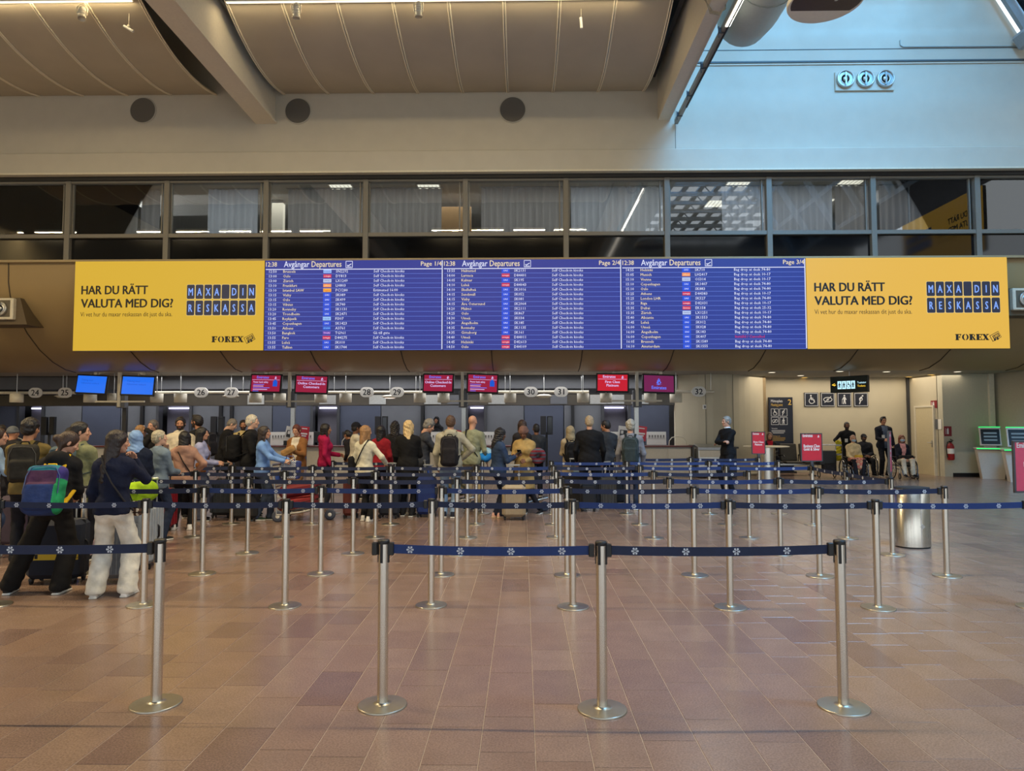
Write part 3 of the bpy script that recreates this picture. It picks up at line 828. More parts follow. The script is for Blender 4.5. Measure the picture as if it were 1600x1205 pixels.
def add_belt(t, dx, dy, m, sag=0.012):
    D = math.hypot(dx, dy); ang = math.atan2(dy, dx); R = rotz(ang)
    n = 10; b = MB()
    zc = [.945 - sag * 4 * (i / n) * (1 - i / n) for i in range(n + 1)]
    xs_ = [.045 + (D - .10) * i / n for i in range(n + 1)]
    vs = []
    for yy in (-.0012, .0012):
        for i in range(n + 1):
            vs += [R @ Vector((xs_[i], yy, zc[i] - .0275)), R @ Vector((xs_[i], yy, zc[i] + .0275))]
    o = 2 * (n + 1); fs = []
    for i in range(n):
        a = 2 * i; fs += [(a, a + 2, a + 3, a + 1), (o + a, o + a + 1, o + a + 3, o + a + 2), (a + 1, a + 3, o + a + 3, o + a + 1), (a, o + a, o + a + 2, a + 2)]
    b.add(vs, fs); belt = b.build('belt', m, t)
    for e in (0.046, D - 0.058):
        link('belt_clip', ME_CLIP, belt, R @ Vector((e, 0, .945)), (0, 0, ang))
    s = .21 + rp.uniform(-.06, .06)
    while s < D - .12:
        tt = s / D
        link('logo', ME_LOGO, belt, R @ Vector((s, -.002, .945 - sag * 4 * tt * (1 - tt))), (0, 0, ang))
        s += .31
for ri, (y, xs_, belts) in enumerate(GRID):
    vis = 0
    for i, x in enumerate(xs_):
        yy = y + rp.uniform(-.03, .03)
        POST[ri, i] = (make_post(x, yy, 'brushed steel belt barrier post, %s from the left in the %s' % (ORD[i], ROWS[ri])), x, yy)
    for i, j, br in belts:
        t, x, yy = POST[ri, i]; _, x2, y2 = POST[ri, j]
        add_belt(t, x2 - x, y2 - yy, BB if br else BN)
# belts closing the right-hand ends of the lanes
for a, c in (((5, 8), (4, 9)), ((4, 9), (3, 8))):
    t, x, y = POST[a]; _, x2, y2 = POST[c]; add_belt(t, x2 - x, y2 - y, BN)
t, x, y = POST[0, 2]; link('belt_clip', ME_CLIP, t, (-.055, 0, .945))

# red airline signs clipped on top of posts
RED = mat('sign_red', (196, 26, 48), rough=0.35, var=0.04)
RED_SHEEN = mat('sign_red_sheen', (214, 60, 92), rough=0.3, var=0.05)  # red sign face with its pinkish sheen mixed into the colour
SIGNW = mat('sign_white', (240, 236, 232), rough=0.5, var=0)
def plume(mbd, x, z, s, mi, y, M=None):
    """the airline's calligraphic plume, as a few tapering strokes"""
    strokes = [[(0, -.5), (-.16, -.2), (-.02, .05), (-.1, .3), (.02, .5)], [(.08, -.45), (.3, -.2), (.1, .1), (.14, .35)], [(-.1, -.45), (-.34, -.25), (-.2, 0), (-.24, .2)], [(-.4, -.5), (.0, -.6), (.42, -.48)]]
    for st in strokes:
        n = len(st); L_ = []; R_ = []
        for i, (a, b) in enumerate(st):
            w = .075 * math.sin(PI * (i + .6) / (n + .2)) + .015
            L_.append((x + (a - w) * s, z + b * s)); R_.append((x + (a + w) * s, z + (b + (w if st is strokes[3] else 0)) * s))
        for i in range(n - 1):
            q = [L_[i], R_[i], R_[i + 1], L_[i + 1]]
            vs = [(p[0], y, p[1]) for p in q]
            if M is not None: vs = [M @ Vector(v) for v in vs]
            mbd.add(vs, [(0, 1, 2, 3)], mi)
def red_sign(at, label, w, h, z0, lines, rz=0.0, m=RED, tx=1.0, big=False):
    x, y = at
    t = thing('queue_sign', label, 'sign', (x, y, z0 - .06), rz)
    f = MB()
    f.box((0, 0, .03), (.05, .035, .06), bev=.004)
    f.box((0, 0, .065), (w + .03, .026, .018))
    f.box((0, 0, .075 + h), (w + .03, .026, .016))
    for s in (-1, 1): f.box((s * (w / 2 + .008), 0, .07 + h / 2), (.016, .026, h))
    f.build('frame', mat('sign_frame', (62, 62, 66), rough=0.4, var=0.05), t)
    p = MB(); p.box((0, 0, .072 + h / 2), (w, .016, h)); p.build('panel', m, t)
    l = MB()
    for q, (s, yy) in enumerate(((1, -.0095),)):
        put_text(l, 'Emirates', -w * .44, .07 + h * .885, .075 * w / .34, yy, 0, .03, width=w * .5)
        plume(l, w * .36, .07 + h * .915, h * .085, 0, yy)
        for i, tx_ in enumerate(lines):
            put_text(l, tx_, 0, .07 + h * (.50 - .12 * i), .07 * w / .34, yy, 0, .03, align='CENTER', width=w * min(.82, .075 * len(tx_)))
    l.build('lettering', SIGNW, t)
    return t
_, x, y = POST[7, 2]; red_sign((x, y), 'small red upright sign on the post beside the steel table, reading First Class Platinum', .25, .44, 1.06, ['First Class', 'Platinum'])
_, x, y = POST[5, 8]; red_sign((x, y), 'large red sign for Business Class on a post left of the wheelchairs', .345, .45, 1.06, ['Business Class', 'Gold & Silver'], rz=.10)
_, x, y = POST[3, 8]; red_sign((x, y), 'pink-sheened red sign seen nearly edge-on in front of the right wheelchair', .30, .52, 1.06, ['Economy', 'Class'], rz=1.02, m=RED_SHEEN)
_, x, y = POST[1, 7]; red_sign((x + .03, y), 'pink-sheened glossy red sign cut by the right edge of the photo, reading Economy', .32, .46, 1.06, ['Economy'], m=RED_SHEEN)

# ------------------------------------------------------------------ over the desks: sign rail, number signs, drum lamps, monitor stands
RY = 21.9
zr = atY(600, 613, RY).z
NAVYT = mat('navy_print', (20, 22, 30), rough=0.6, var=0)
for a, c, lab in ((-60, 118, 'cream pipe rail carrying the two leftmost desk numbers'), (240, 392, 'cream pipe rail carrying desk numbers between blue and red screens'), (510, 662, 'cream pipe rail carrying desk numbers in the middle of the hall'), (778, 920, 'cream pipe rail carrying desk numbers left of the bright red screen'), (1052, 1116, 'cream pipe rail carrying the single rightmost desk number')):
    xa, xb = atY(a, 613, RY).x, atY(c, 613, RY).x
    t = thing('sign_rail', lab, 'rail', ((xa + xb) / 2, RY, zr)); w = xb - xa
    m = MB(); m.cyl((-w / 2, 0, 0), (w / 2, 0, 0), .045, n=12); m.build('pipe', CREAM, t)
    m = MB()
    for s in (-.42, .42): m.cyl((s * w, .0, .02), (s * w, .0, 3.25 - zr), .008, n=6); 
    m.build('hanger_wire', STEEL2, t)
NUMW = ['twenty-four', 'twenty-five', 'twenty-six', 'twenty-seven', 'twenty-eight', 'twenty-nine', 'thirty', 'thirty-one', 'thirty-two']
for n, px in ((24, 58), (25, 104), (26, 316), (27, 363), (28, 574), (29, 621), (30, 829.5), (31, 876.5), (32, 1091)):
    q = atY(px, 613, RY)
    t = thing('number_sign', 'round cream desk sign with the black number ' + NUMW[n - 24], 'sign', (q.x, RY - .07, zr))
    o_ = [(.055 * s + .165 * math.cos(math.radians(a)), .158 * math.sin(math.radians(a))) for s, a0 in ((1, -90), (-1, 90)) for a in range(a0, a0 + 181, 20)]
    m = MB(); m.prism(o_, -.02, .02); m.build('plate', WHITE, t)
    m = MB(); put_text(m, str(n), 0, -.085, .255, -.0225, 0, .022, align='CENTER'); m.build('number', NAVYT, t)
for k, px in enumerate((26, 141, 178, 245, 282, 399, 437, 501, 540, 656, 693, 759, 797, 911, 947, 1016, 1056)):
    q = atY(px, 622, 21.6)
    near_ = ['left of sign twenty-four', 'left of the first blue screen', 'under the first blue screen', 'under the second blue screen', 'left of sign twenty-six', 'under the first airline screen', 'right of the grey column below the first airline pair', 'right of the second airline screen', 'left of sign twenty-eight', 'left below the third airline screen', 'right below the third airline screen', 'below the fourth airline screen', 'left of sign thirty', 'right of sign thirty-one', 'left below the fifth airline screen', 'below the sixth airline screen', 'left of sign thirty-two'][k]
    t = thing('drum_lamp', 'cream drum ceiling lamp ' + near_, 'lamp', (q.x, 21.6, q.z), 0, 'drum lamps over the check-in desks')
    m = MB(); m.lathe([(.175, -.14), (.185, -.135), (.185, .14), (.0, .14)], n=24); m.build('drum', CREAM, t)
    m = MB(); m.lathe([(.165, -.13), (0, -.125)], n=20); m.build('lens', mat('lamp_lens', (230, 220, 196), rough=.4, var=0), t)
    m = MB(); m.cyl((0, 0, .14), (0, 0, 3.25 - q.z), .012, n=6); m.build('stem', STEEL2, t)
for px, py, lab in ((98, 619, 'oval saucer lamp under sign twenty-five'), (361, 619, 'oval saucer lamp under sign twenty-seven'), (609, 620, 'lit oval saucer lamp under sign twenty-nine'), (850, 619, 'oval saucer lamp between signs thirty and thirty-one')):
    q = atY(px, py, 22.2); t = thing('saucer_lamp', lab, 'lamp', (q.x, 22.2, q.z))
    m = MB(); m.lathe([(.0, -.05), (.16, -.04), (.27, .0), (.16, .05), (0, .06)], n=24, sy=.7); m.build('saucer', CREAM, t)
    m = MB(); m.lathe([(.17, -.055), (0, -.06)], n=20, sy=.7); m.build('bulb_glass', glow('saucer_glow' if px == 609 else 'saucer_faint_glow', (255, 235, 225) if px == 609 else (140, 128, 104), 2.2 if px == 609 else .8), t)  # the unlit lamps' glass is given a weak glow as well
    m = MB(); m.cyl((0, 0, .05), (0, 0, 3.25 - q.z), .012, n=6); m.build('stem', STEEL2, t)

SRED = glow('screen_red', (150, 22, 58), 1.0); SRED2 = glow('screen_red_bright', (196, 22, 44), 1.0); SPUR = glow('screen_plum', (112, 28, 78), 1.0)
SBLUE = glow('screen_blue', (28, 112, 242), 1.0); STXT = glow('screen_text', (214, 196, 250), 1.0); SLB = glow('screen_skyblue', (90, 120, 250), 1.0); SDB = glow('screen_deepblue', (20, 84, 205), 1.0)
MY = 20.9
def monitor(parent, x, z, w, h, kind, tilt=0.0, yaw=0.0):
    R = rotz(yaw) @ Matrix.Rotation(tilt, 3, 'Y') @ rotx(-.12)
    o = node('monitor', parent); o.location = (x, 0, z); o.rotation_euler = R.to_euler()
    m = MB(); m.box((0, 0, 0), (w + .09, .07, h + .09), bev=.012); m.box((0, .06, 0), (w * .5, .08, h * .5), bev=.01); m.build('housing', BLACK, o)
    s = MB()
    bg = {'blue': 3, 'plum': 2, 'bright': 1}.get(kind, 0)
    s.box((0, -.036, 0), (w, .006, h), bg); yy = -.041
    if kind == 'blue':
        put_text(s, 'Tidning med', -w * .36, h * .20, .075, yy, 6, .004); put_text(s, 'Välkommen ombord', -w * .36, h * .02, .075, yy, 6, .004, width=w * .62)
    elif kind == 'plum':
        plume(s, 0, h * .14, h * .38, 5, yy); put_text(s, 'Emirates', 0, -h * .34, .14, yy, 5, .03, align='CENTER', width=w * .5)
    else:
        put_text(s, 'Emirates', -w * .32, h * .30, .115, yy, 5 if kind != 'bright' else 4, .025, width=w * .42); plume(s, w * .34, h * .36, h * .17, 4, yy)
        s.box((0, yy, h * .22), (w * .96, .002, .008), 4)
        if kind == 'online': L_ = ['Online Checked-In', 'Customers']
        elif kind == 'bright': L_ = ['First Class', 'Platinum']
        else: L_ = []
        for i, tx in enumerate(L_): put_text(s, tx, 0, -h * .02 - i * .105, .105, yy, 4, .022, align='CENTER')
        if kind == 'bank':
            put_text(s, 'Power bank safety', -w * .43, h * .03, .075, yy, 4, .022, width=w * .52)
            for i, wd_ in enumerate((.38, .36, .58, .5, .2)): s.box((-w * .43 + wd_ * w / 2, yy, -h * .07 - i * .05), (wd_ * w, .002, .018), 4 if i % 2 else 5)
            s.box((w * .33, yy, -.01), (.14, .003, .16), 6); s.box((w * .33, yy, .085), (.08, .003, .05), 6)
    s.build('screen', [SRED, SRED2, SPUR, SBLUE, STXT, SLB, SDB], o)
    return o
STANDS = [(184, [(144, 601, 52, 28, 'blue'), (216, 603, 50, 29, 'blue')], 'twin monitor stand with two plain blue screens'),
          (451, [(416, 599.5, 50, 27, 'bank'), (487, 601, 50, 27, 'online')], 'twin monitor stand with red airline screens left of sign twenty-eight'),
          (722, [(685, 599, 48, 27, 'online'), (754, 599.5, 48, 28, 'bank')], 'twin monitor stand with red airline screens left of sign thirty'),
          (996, [(957, 598.5, 49, 27, 'bright'), (1029, 600, 50, 27, 'plum')], 'twin monitor stand with a bright red and a plum screen right of sign thirty-one')]
for cx, mons, lab in STANDS:
    q = atY(cx, 600, MY)
    t = thing('monitor_stand', lab, 'monitor stand', (q.x, MY, 0))
    zt = atY(cx, 581, MY).z
    m = MB(); W2 = .70
    m.tube([(-W2, .1, zt - .02), (-W2 * .5, .1, zt + .012), (0, .1, zt + .025), (W2 * .5, .1, zt + .012), (W2, .1, zt - .02)], .034, 8); m.build('crossbar', CREAM, t)
    for s in (-1, 1):
        m = MB(); m.cyl((s * W2, .02, zt - .04), (s * W2, .18, zt - .04), .05, n=12); m.build('end_lamp', CREAM, t)
    m = MB(); m.box((0, .1, (zt + 2.2) / 2), (.085, .085, zt - 2.2)); m.build('upper_post', CREAM, t)
    m = MB(); m.box((0.02, .4, 1.2), (.13, .11, 2.4), bev=.006); m.build('column', GREYD if cx < 300 else STEEL2, t)
    m = MB(); m.box((0.02, .22, 2.42), (.26, .2, .50), bev=.01); m.build('column_box', GREYP, t)
    m = MB(); m.box((0, .14, 2.36), (1.5, .05, .05)); m.build('lower_rail', CREAM, t)
    for (px, py, w, h, kind) in mons:
        p = atY(px, py, MY); k = (MY + .1) / F_PX
        mo = monitor(t, p.x - q.x, p.z, w * k - .06, h * k - .03, kind, tilt=.03 if px > cx else .05 if kind == 'blue' else .02, yaw=-.1 if px < cx else .1)
        a = MB(); sx = (p.x - q.x); a.cyl((sx * .92, .1, zt - .01), (sx * .96, .06, p.z + .1), .02, n=8); a.build('monitor_arm', CREAM, t)
# ------------------------------------------------------------------ THINGS: lamps and fittings under the roof
TUBE = glow('lamp_tube', (255, 236, 196), 2.5)
def line_lamp(x, y, z, L, label, power, rz=0.0, group=None, hang=0.6):
    t = thing('line_lamp', label, 'lamp', (x, y, z), rz, group)
    m = MB(); m.box((0, 0, .07), (L + .04, .09, .08), bev=.01); m.build('housing', WHITE, t)
    m = MB(); m.box((0, 0, .022), (L, .06, .016)); m.build('tube', TUBE, t)
    m = MB()
    for s in (-.4, .4): m.cyl((s * L, 0, .1), (s * L, 0, .1 + hang), .006, n=5)
    m.build('hanger_wire', STEEL2, t)
    if power:
        l = lamp('line_lamp_light', (x, y, z - .002), L, power, WARM, size_y=.07); l.rotation_euler = (0, 0, rz)
    return t
k2 = (18.0 + 10.7) / F_PX
for i, (a, c) in enumerate(((-60, 10), (30, 97), (196, 252), (260, 312), (330, 380), (395, 445), (460, 508), (672, 722), (736, 786), (803, 852), (868, 918))):
    xa, xb = (a - 817.6) * k2, (c - 817.6) * k2
    line_lamp((xa + xb) / 2, 7.3, 9.75, xb - xa, 'warm white line lamp under the roof, streak %s from the left in the office windows' % ['first', 'second', 'third', 'fourth', 'fifth', 'sixth', 'seventh', 'eighth', 'ninth', 'tenth', 'eleventh'][i], 225, group='line lamps mirrored in the office windows')
for a, c, lab in ((-40, 208, 'white lit rail under the left ceiling bay'), (352, 1000, 'white lit rail under the middle ceiling bay')):
    p, q = atY(a, 4, 14.3), atY(c, 4 if a < 0 else 1, 14.3)
    t = thing('lamp_rail', lab, 'lamp', ((p.x + q.x) / 2, 14.3, p.z)); L = q.x - p.x
    m = MB(); m.box((0, 0, .03), (L, .06, .05)); m.build('rail', WHITE, t)
    m = MB(); m.box((0, 0, -.004), (L - .05, .045, .016)); m.build('tube', TUBE, t)
    m = MB(); n = max(2, int(L / 1.5))
    for i in range(n): xx = -L / 2 + (i + .5) * L / n; m.cyl((xx, 0, .05), (xx, 0, .16), .01, n=6)
    m.build('hanger', STEEL2, t)
    lamp('lamp_rail_light', ((p.x + q.x) / 2, 14.3, p.z - .02), L, 7 * L, WARM, target=((p.x + q.x) / 2, 16.2, 6.0), size_y=.06)
    lamp('lamp_rail_uplight', ((p.x + q.x) / 2, 14.1, p.z + .0), L, 2.2 * L, WARM, target=((p.x + q.x) / 2, 13.0, 11.5), size_y=.05)
def spot(px, py, tilt, yaw, lab, s=1.0):
    q = atY(px, py, 14.25); t = thing('spotlight', lab, 'spotlight', (q.x, 14.25, q.z))
    R = rotz(yaw) @ rotx(tilt)
    m = MB(); m.lathe([(.06, .16), (.075, .12), (.075, -.08), (.085, -.10), (.085, -.13), (.07, -.13), (.06, -.06), (0, -.05)], n=16, rot=R)
    m.build('housing', CREAM, t)
    m = MB()
    for z in (-.02, .03, .08): m.lathe([(.076, z - .008), (.084, z), (.076, z + .008)], n=16, rot=R)
    m.build('cooling_ring', WHITE, t)
    m = MB(); top = atY(px, 6, 14.25).z - q.z
    m.tube([R @ Vector((-.09, 0, -.02)), R @ Vector((-.10, 0, .16)), (0, 0, max(top, .2)), R @ Vector((.10, 0, .16)), R @ Vector((.09, 0, -.02))], .012, 6)
    m.build('yoke', CREAM, t)
spot(128, 22, -.3, .5, 'cream tilted spotlight under the left ceiling bay')
spot(463, 19, .1, 0, 'cream spotlight hanging below the rail, left one in the middle bay')
spot(654, 17, .1, 0, 'cream spotlight hanging below the rail, right one in the middle bay')
def sensor(px, py, rz, lab):
    q = atY(px, py, 14.6); t = thing('hanging_sensor', lab, 'sensor', (q.x, 14.6, q.z))
    m = MB(); m.cyl((0, 0, .08), (0, 0, 10.62 - q.z), .005, n=5); m.build('rod', CREAM, t)
    m = MB(); R = Matrix.Rotation(rz, 3, 'Y'); m.cyl(R @ Vector((-.12, 0, 0)), R @ Vector((.12, 0, 0)), .03, n=10); m.build('body', WHITE, t)
    m = MB(); m.box((0, 0, .05), (.05, .05, .07), bev=.01); m.build('joint', CREAM, t)
sensor(201, 45, .55, 'small white sensor tube hanging on a long rod in the left bay')
sensor(908, 36, 1.5, 'small white upright sensor hanging in the middle bay')
DARKD = mat('grille_dark', (96, 92, 84), rough=0.7, var=0.1, scale=200)
for px, py, lab in ((224, 173, 'round dark air vent on the wall, left of the left beam'), (466, 174, 'round dark air vent on the wall, just right of the left beam'), (801, 172, 'round dark air vent on the wall, above the middle of the display')):
    q = atY(px, py, WY); t = thing('round_vent', lab, 'vent', (q.x, WY, q.z)); R = rotx(PI / 2)
    m = MB(); m.lathe([(.345, 0), (.355, .02), (.345, .035), (.325, .03)], n=40, rot=R); m.build('rim', WALLC, t)
    m = MB(); m.lathe([(.33, .012), (.33, .036)], n=40, rot=R, smooth=False); m.build('grille', DARKD, t)
def nozzle(t, x, z, r, y=0.0):
    R = rotx(PI / 2); c = (x, y, z)
    n = node('nozzle', t)
    m = MB(); m.lathe([(r, 0), (r, .05), (r * .92, .07), (r * .86, .05), (r * .8, .02)], c, 28, rot=R); m.build('ring', STEEL2, n)
    m = MB(); m.lathe([(r * .82, .01), (0, .01)], c, 24, rot=R); m.build('throat', BLACK, n)
    m = MB(); m.lathe([(r * .62, .015), (r * .55, .05), (r * .45, .02)], c, 24, rot=R); m.lathe([(r * .3, .015), (r * .24, .05), (0, .05)], c, 20, rot=R); m.box((x, y - .05, z), (r * .16, .03, r * 1.5)); m.build('vane', STEEL2, n)
q = atY(1349.5, 127, WY); t = thing('nozzle_plate', 'white wall plate with three round air nozzles high on the bluish wall', 'vent', (q.x, WY - .05, q.z))
m = MB(); m.box((0, 0.02, -.02), (1.52, .05, .50), bev=.008); m.build('plate', WALLC, t)
for s in (-1, 0, 1): nozzle(t, s * .515, .02, .225, -.025)
for px, py, lab in ((4, 483, 'square air nozzle box on the bulkhead at the left edge'), (1600, 468, 'square air nozzle box right of the right yellow panel')):
    q = atY(px, py, 17.95); t = thing('nozzle_box', lab, 'vent', (q.x, 17.95, q.z))
    m = MB(); m.prism([(-.42, .30), (.42, .30), (.62, -.40), (-.62, -.40)], .05, .8); m.build('hood', mat('hood_brown', (92, 78, 56), var=.05), t)
    m = MB(); m.box((0, 0, 0), (.64, .14, .56), bev=.02); m.build('box', CREAM, t)
    m = MB(); m.box((0, -.068, 0), (.50, .01, .44)); m.build('face', mat('nozzle_face', (96, 88, 72), var=.05), t)
    nozzle(t, 0, 0, .19, -.075)
# duct, disc loudspeaker and cable track beside the right-hand beam
t = thing('air_duct', 'pale rounded air duct beside the right beam', 'duct', (4.62, 8, 10.12))
m = MB(); m.tube([(0, -9, 0), (0, 5.9, 0), (0, 6.4, .02), (0, 6.6, .08)], [.60, .60, .54, .38], 24); m.build('duct', mat('duct_grey', (176, 184, 178), rough=.5, var=.03), t)
m = MB()
for y in (-2, 1, 3.2, 4.9): m.tube([(0.606 * math.cos(a * PI / 12), y, .606 * math.sin(a * PI / 12)) for a in range(24)], .012, 5, closed=True)
m.build('seam_ring', mat('duct_seam', (140, 146, 140), var=.03), t)
q = atY(1290, 8, 10.6); t = thing('disc_loudspeaker', 'large dark round disc hanging under the rooflight', 'loudspeaker', (q.x, 10.6, q.z))
m = MB(); m.lathe([(.0, .02), (.5, .02), (.545, .04), (.55, .12), (.2, .22), (0, .24)], n=48, rot=rotx(.05)); m.build('disc', mat('disc_brown', (78, 68, 64), rough=.6, var=.06), t)
m = MB(); m.lathe([(.0, .0), (.045, .004), (.05, .02)], (.12, -.12, .012), 20); m.build('lens', WHITE, t)
m = MB(); m.lathe([(.552, .03), (.562, .05), (.562, .10), (.552, .12)], n=48); m.build('rim', WHITE, t)
m = MB(); m.cyl((0, 0, .2), (0, 0, 9.46 - q.z), .02, n=8); m.build('rod', STEEL2, t)
t = thing('strip_lamp', 'long white strip lamp and cable track along the right beam', 'lamp', (3.98, 8, 9.50))
m = MB(); m.box((0, 0, 0), (.09, 19.8, .12)); m.build('track', mat('track_grey', (140, 136, 124), rough=.4, var=.05), t)
m = MB()
for k in range(6): m.box((.02, 4.2 - k * 2.45, -.066), (.085, 2.36, .014))
m.build('tube', glow('strip_tube', (255, 244, 225), 9.0), t)
m = MB()
for y in (4.3, 5.6, 7.0, 8.3, 9.4): m.box((-.02, y, -.02), (.14, .05, .10)); m.box((-.09, y, -.05), (.02, .02, .22))
m.build('clip', GREYD, t)
m = MB(); m.box((.035, 6.6, -.072), (.03, 4.6, .02)); m.build('cable_slot', BLACK, t)
t = thing('cable_loop', 'loop of grey cables hanging from the right beam', 'cable', (3.66, 12.9, 9.6))
for k in range(3):
    m = MB(); r_ = .17 - .02 * k
    m.tube([(-.22 + .02 * k, .0, .5), (-.21, 0.02 * k, .1), (-.12 + .02 * k, .02, -r_), (.05, .03, -r_ - .03), (.17, .03, -.05 - .02 * k), (.19, .03, .3)], .012, 6); m.build('cable', mat('cable_grey', (150, 142, 126), var=.03), t)
for i in range(7):
    q = atY(448 + i * 78.5, 248, WY - .12); pass
# curtains and ceiling lights in the offices
def sheer(key, rgb):
    m = mat(key, rgb, rough=.8, var=.06, scale=4); nt = m.node_tree
    tl = nt.nodes.new('ShaderNodeBsdfTranslucent'); tl.inputs['Color'].default_value = lin(rgb) + (1,)
    mx_ = nt.nodes.new('ShaderNodeMixShader'); mx_.inputs[0].default_value = .55; out = nt.nodes['Material Output']
    nt.links.new(nt.nodes['Principled BSDF'].outputs[0], mx_.inputs[1]); nt.links.new(tl.outputs[0], mx_.inputs[2]); nt.links.new(mx_.outputs[0], out.inputs['Surface'])
    return m
CUR = sheer('curtain_grey', (150, 148, 146))
CURL = sheer('curtain_pale', (176, 182, 190))
rc = random.Random(21)
for k, (a, c, m_) in enumerate(((112, 216, CUR), (222, 248, CUR), (326, 402, CURL), (450, 566, CUR), (574, 690, CUR), (752, 884, CUR), (892, 1036, CURL), (1128, 1200, CURL), (1206, 1300, CURL), (1306, 1362, CUR), (1374, 1452, CUR), (1538, 1600, CURL))):
    xa, xb = atY(a, 325, 18.75).x, atY(c, 325, 18.75).x; n = max(10, int((xb - xa) / .035)); ph = rc.random() * 6
    where = ['second', 'second, right edge of the', 'third', 'fourth', 'fifth', 'sixth', 'seventh', 'eighth', 'ninth, left side of the', 'ninth, right side of the', 'tenth', 'rightmost'][k]
    t = tag(node('curtain'), ('pale' if m_ is CURL else 'grey') + ' pleated curtain behind the %s office window' % where, 'curtain', 'curtains behind the office windows')
    t.location = (xa, 18.75, 6.62)
    m = MB(); vs = []
    for i in range(n + 1):
        x = (xb - xa) * i / n; y = .045 * math.sin(i * 1.25 + ph) + .02 * math.sin(i * .31 + ph)
        vs += [(x, y, 0), (x + .01 * math.sin(i), y * .7, 1.46)]
    m.add(vs, [(2 * i, 2 * i + 2, 2 * i + 3, 2 * i + 1) for i in range(n)], 0, True); m.build('fabric', m_, t)
    m = MB(); m.cyl((-.05, 0, 1.48), (xb - xa + .05, 0, 1.48), .015, n=6); m.build('curtain_rail', STEEL2, t)
OFFL = glow('office_light', (255, 244, 215), 1.6)
for px, py in ((166, 297), (535, 294), (671, 294), (1120, 318), (1282, 316), (1150, 290), (1330, 284), (1468, 283), (1425, 310)):
    q = atZ(px, py, 8.28)
    t = thing('office_ceiling_light', 'rectangular ceiling light glowing behind the ' + {166: 'second', 535: 'fourth', 671: 'fifth', 1120: 'eighth', 1282: 'ninth', 1150: 'eighth, upper one in the', 1330: 'ninth, upper right one in the', 1468: 'tenth, upper one in the', 1425: 'tenth'}[px] + ' office window', 'lamp', (q.x, q.y, 8.28), 0, 'office ceiling lights')
    m = MB(); m.box((0, 0, .01), (.66, .66, .03)); m.build('frame', WHITE, t)
    m = MB(); m.box((0, 0, -.012), (.58, .58, .016)); m.build('diffuser', OFFL, t)
    m = MB()
    for i in range(-2, 3): m.box((i * .11, 0, -.024), (.012, .58, .012))
    m.build('louvre', WHITE, t)
m = MB(); q = atY(712, 335, 20.0); m.box((q.x, 20.0, 7.3), (.9, .08, 1.3)); tag(m.build('timber_panel', mat('pale_timber', (170, 134, 88), var=.12, stretch=(6, 1, .4))), 'pale timber panel standing behind the fifth office window', 'panel')
m = MB(); q = atY(434, 320, 20.4); m.box((q.x, 20.4, 7.45), (.38, .2, 1.66)); tag(m.build('office_pillar', WALLC), 'pale pillar inside the office, behind the fourth window', 'pillar')

# low-ceiling downlights at the right
DLG = glow('downlight_glow', (255, 240, 210), 2.2); DLY = glow('downlight_warm', (255, 200, 90), 1.6)
DLS = ((1116, 597, 0), (1206, 582, 0), (1206, 594, 0), (1187, 597, 0), (1251, 587, 0), (1257, 590, 1), (1251, 600, 0), (1274, 597, 0), (1312, 580.5, 0), (1385, 581, 0), (1361, 601, 1), (1390, 593, 0), (1420, 589, 1), (1455, 585.5, 1), (1496, 581, 0), (1478, 586, 0))
DLP = [(a, c) for a, c, _w in DLS]
ORD2 = ['first', 'second', 'third', 'fourth', 'fifth', 'sixth', 'seventh', 'eighth', 'ninth', 'tenth', 'eleventh', 'twelfth', 'thirteenth', 'fourteenth', 'fifteenth', 'sixteenth']
for px, py, w in DLS:
    q = atZ(px, py, 3.25)
    t = thing('downlight', ('warm yellow' if w else 'white') + ' downlight, %s from the left in the low ceiling at the right' % ORD2[sorted(DLP).index((px, py))], 'lamp', (q.x, q.y, 3.25), 0, ('yellow' if w else 'white') + ' downlights of the low ceiling')
    m = MB(); m.lathe([(.10, 0), (.12, -.006), (.12, .004)], n=20); m.build('rim', WHITE, t)
    m = MB(); m.lathe([(.098, -.004), (0, -.002)], n=20); m.build('glass', DLY if w else DLG, t)

# ------------------------------------------------------------------ check-in desks
LAM = mat('desk_laminate', (190, 186, 176), rough=.5, var=.03); OX = mat('oxblood_ledge', (104, 52, 44), rough=.4, var=.1)
SCR = mat('monitor_back', (24, 24, 27), rough=.5, var=.05)
SX = [atY(c, 600, MY).x for c in (184, 451, 722, 996)]
names = ['first blue screen pair', 'first red screen pair', 'second red screen pair', 'third red screen pair']
def desk(x, lab, W=1.75, y=22.5):
    t = thing('check_in_desk', lab, 'desk', (x, y, 0))
    m = MB(); m.box((0, .045, .47), (W, .40, .94), bev=.01); m.build('body', LAM, t)
    for s in (-1, 1):
        m = MB(); m.box((s * W / 4, -.165, .50), (W / 2 - .05, .02, .78), bev=.004); m.build('front_panel', LAM, t)
    m = MB(); m.box((0, -.12, .05), (W - .04, .06, .10)); m.build('plinth', BLACK, t)
    m = MB(); m.box((0, -.08, .965), (W + .04, .40, .045), bev=.01); m.build('ledge', OX, t)
    if W > 1.6: m = MB(); m.box((0, .455, .80), (W, .40, .04)); m.build('worktop', GREYP, t)
    m = MB(); m.box((W / 2 + .03, -.05, .5), (.05, .5, 1.0)); m.build('side_post', GREYD, t)
    return t
for i, x in enumerate(SX):
    desk(x - 1.0, 'pale check-in desk left of the column of the ' + names[i]); desk(x + 1.0 if i < 3 else 4.52, 'pale check-in desk right of the column of the ' + names[i], 1.75 if i < 3 else 1.5, 22.5 if i < 3 else 22.35)
ICON = mat('notice_print', (120, 116, 110), rough=.7, var=0)
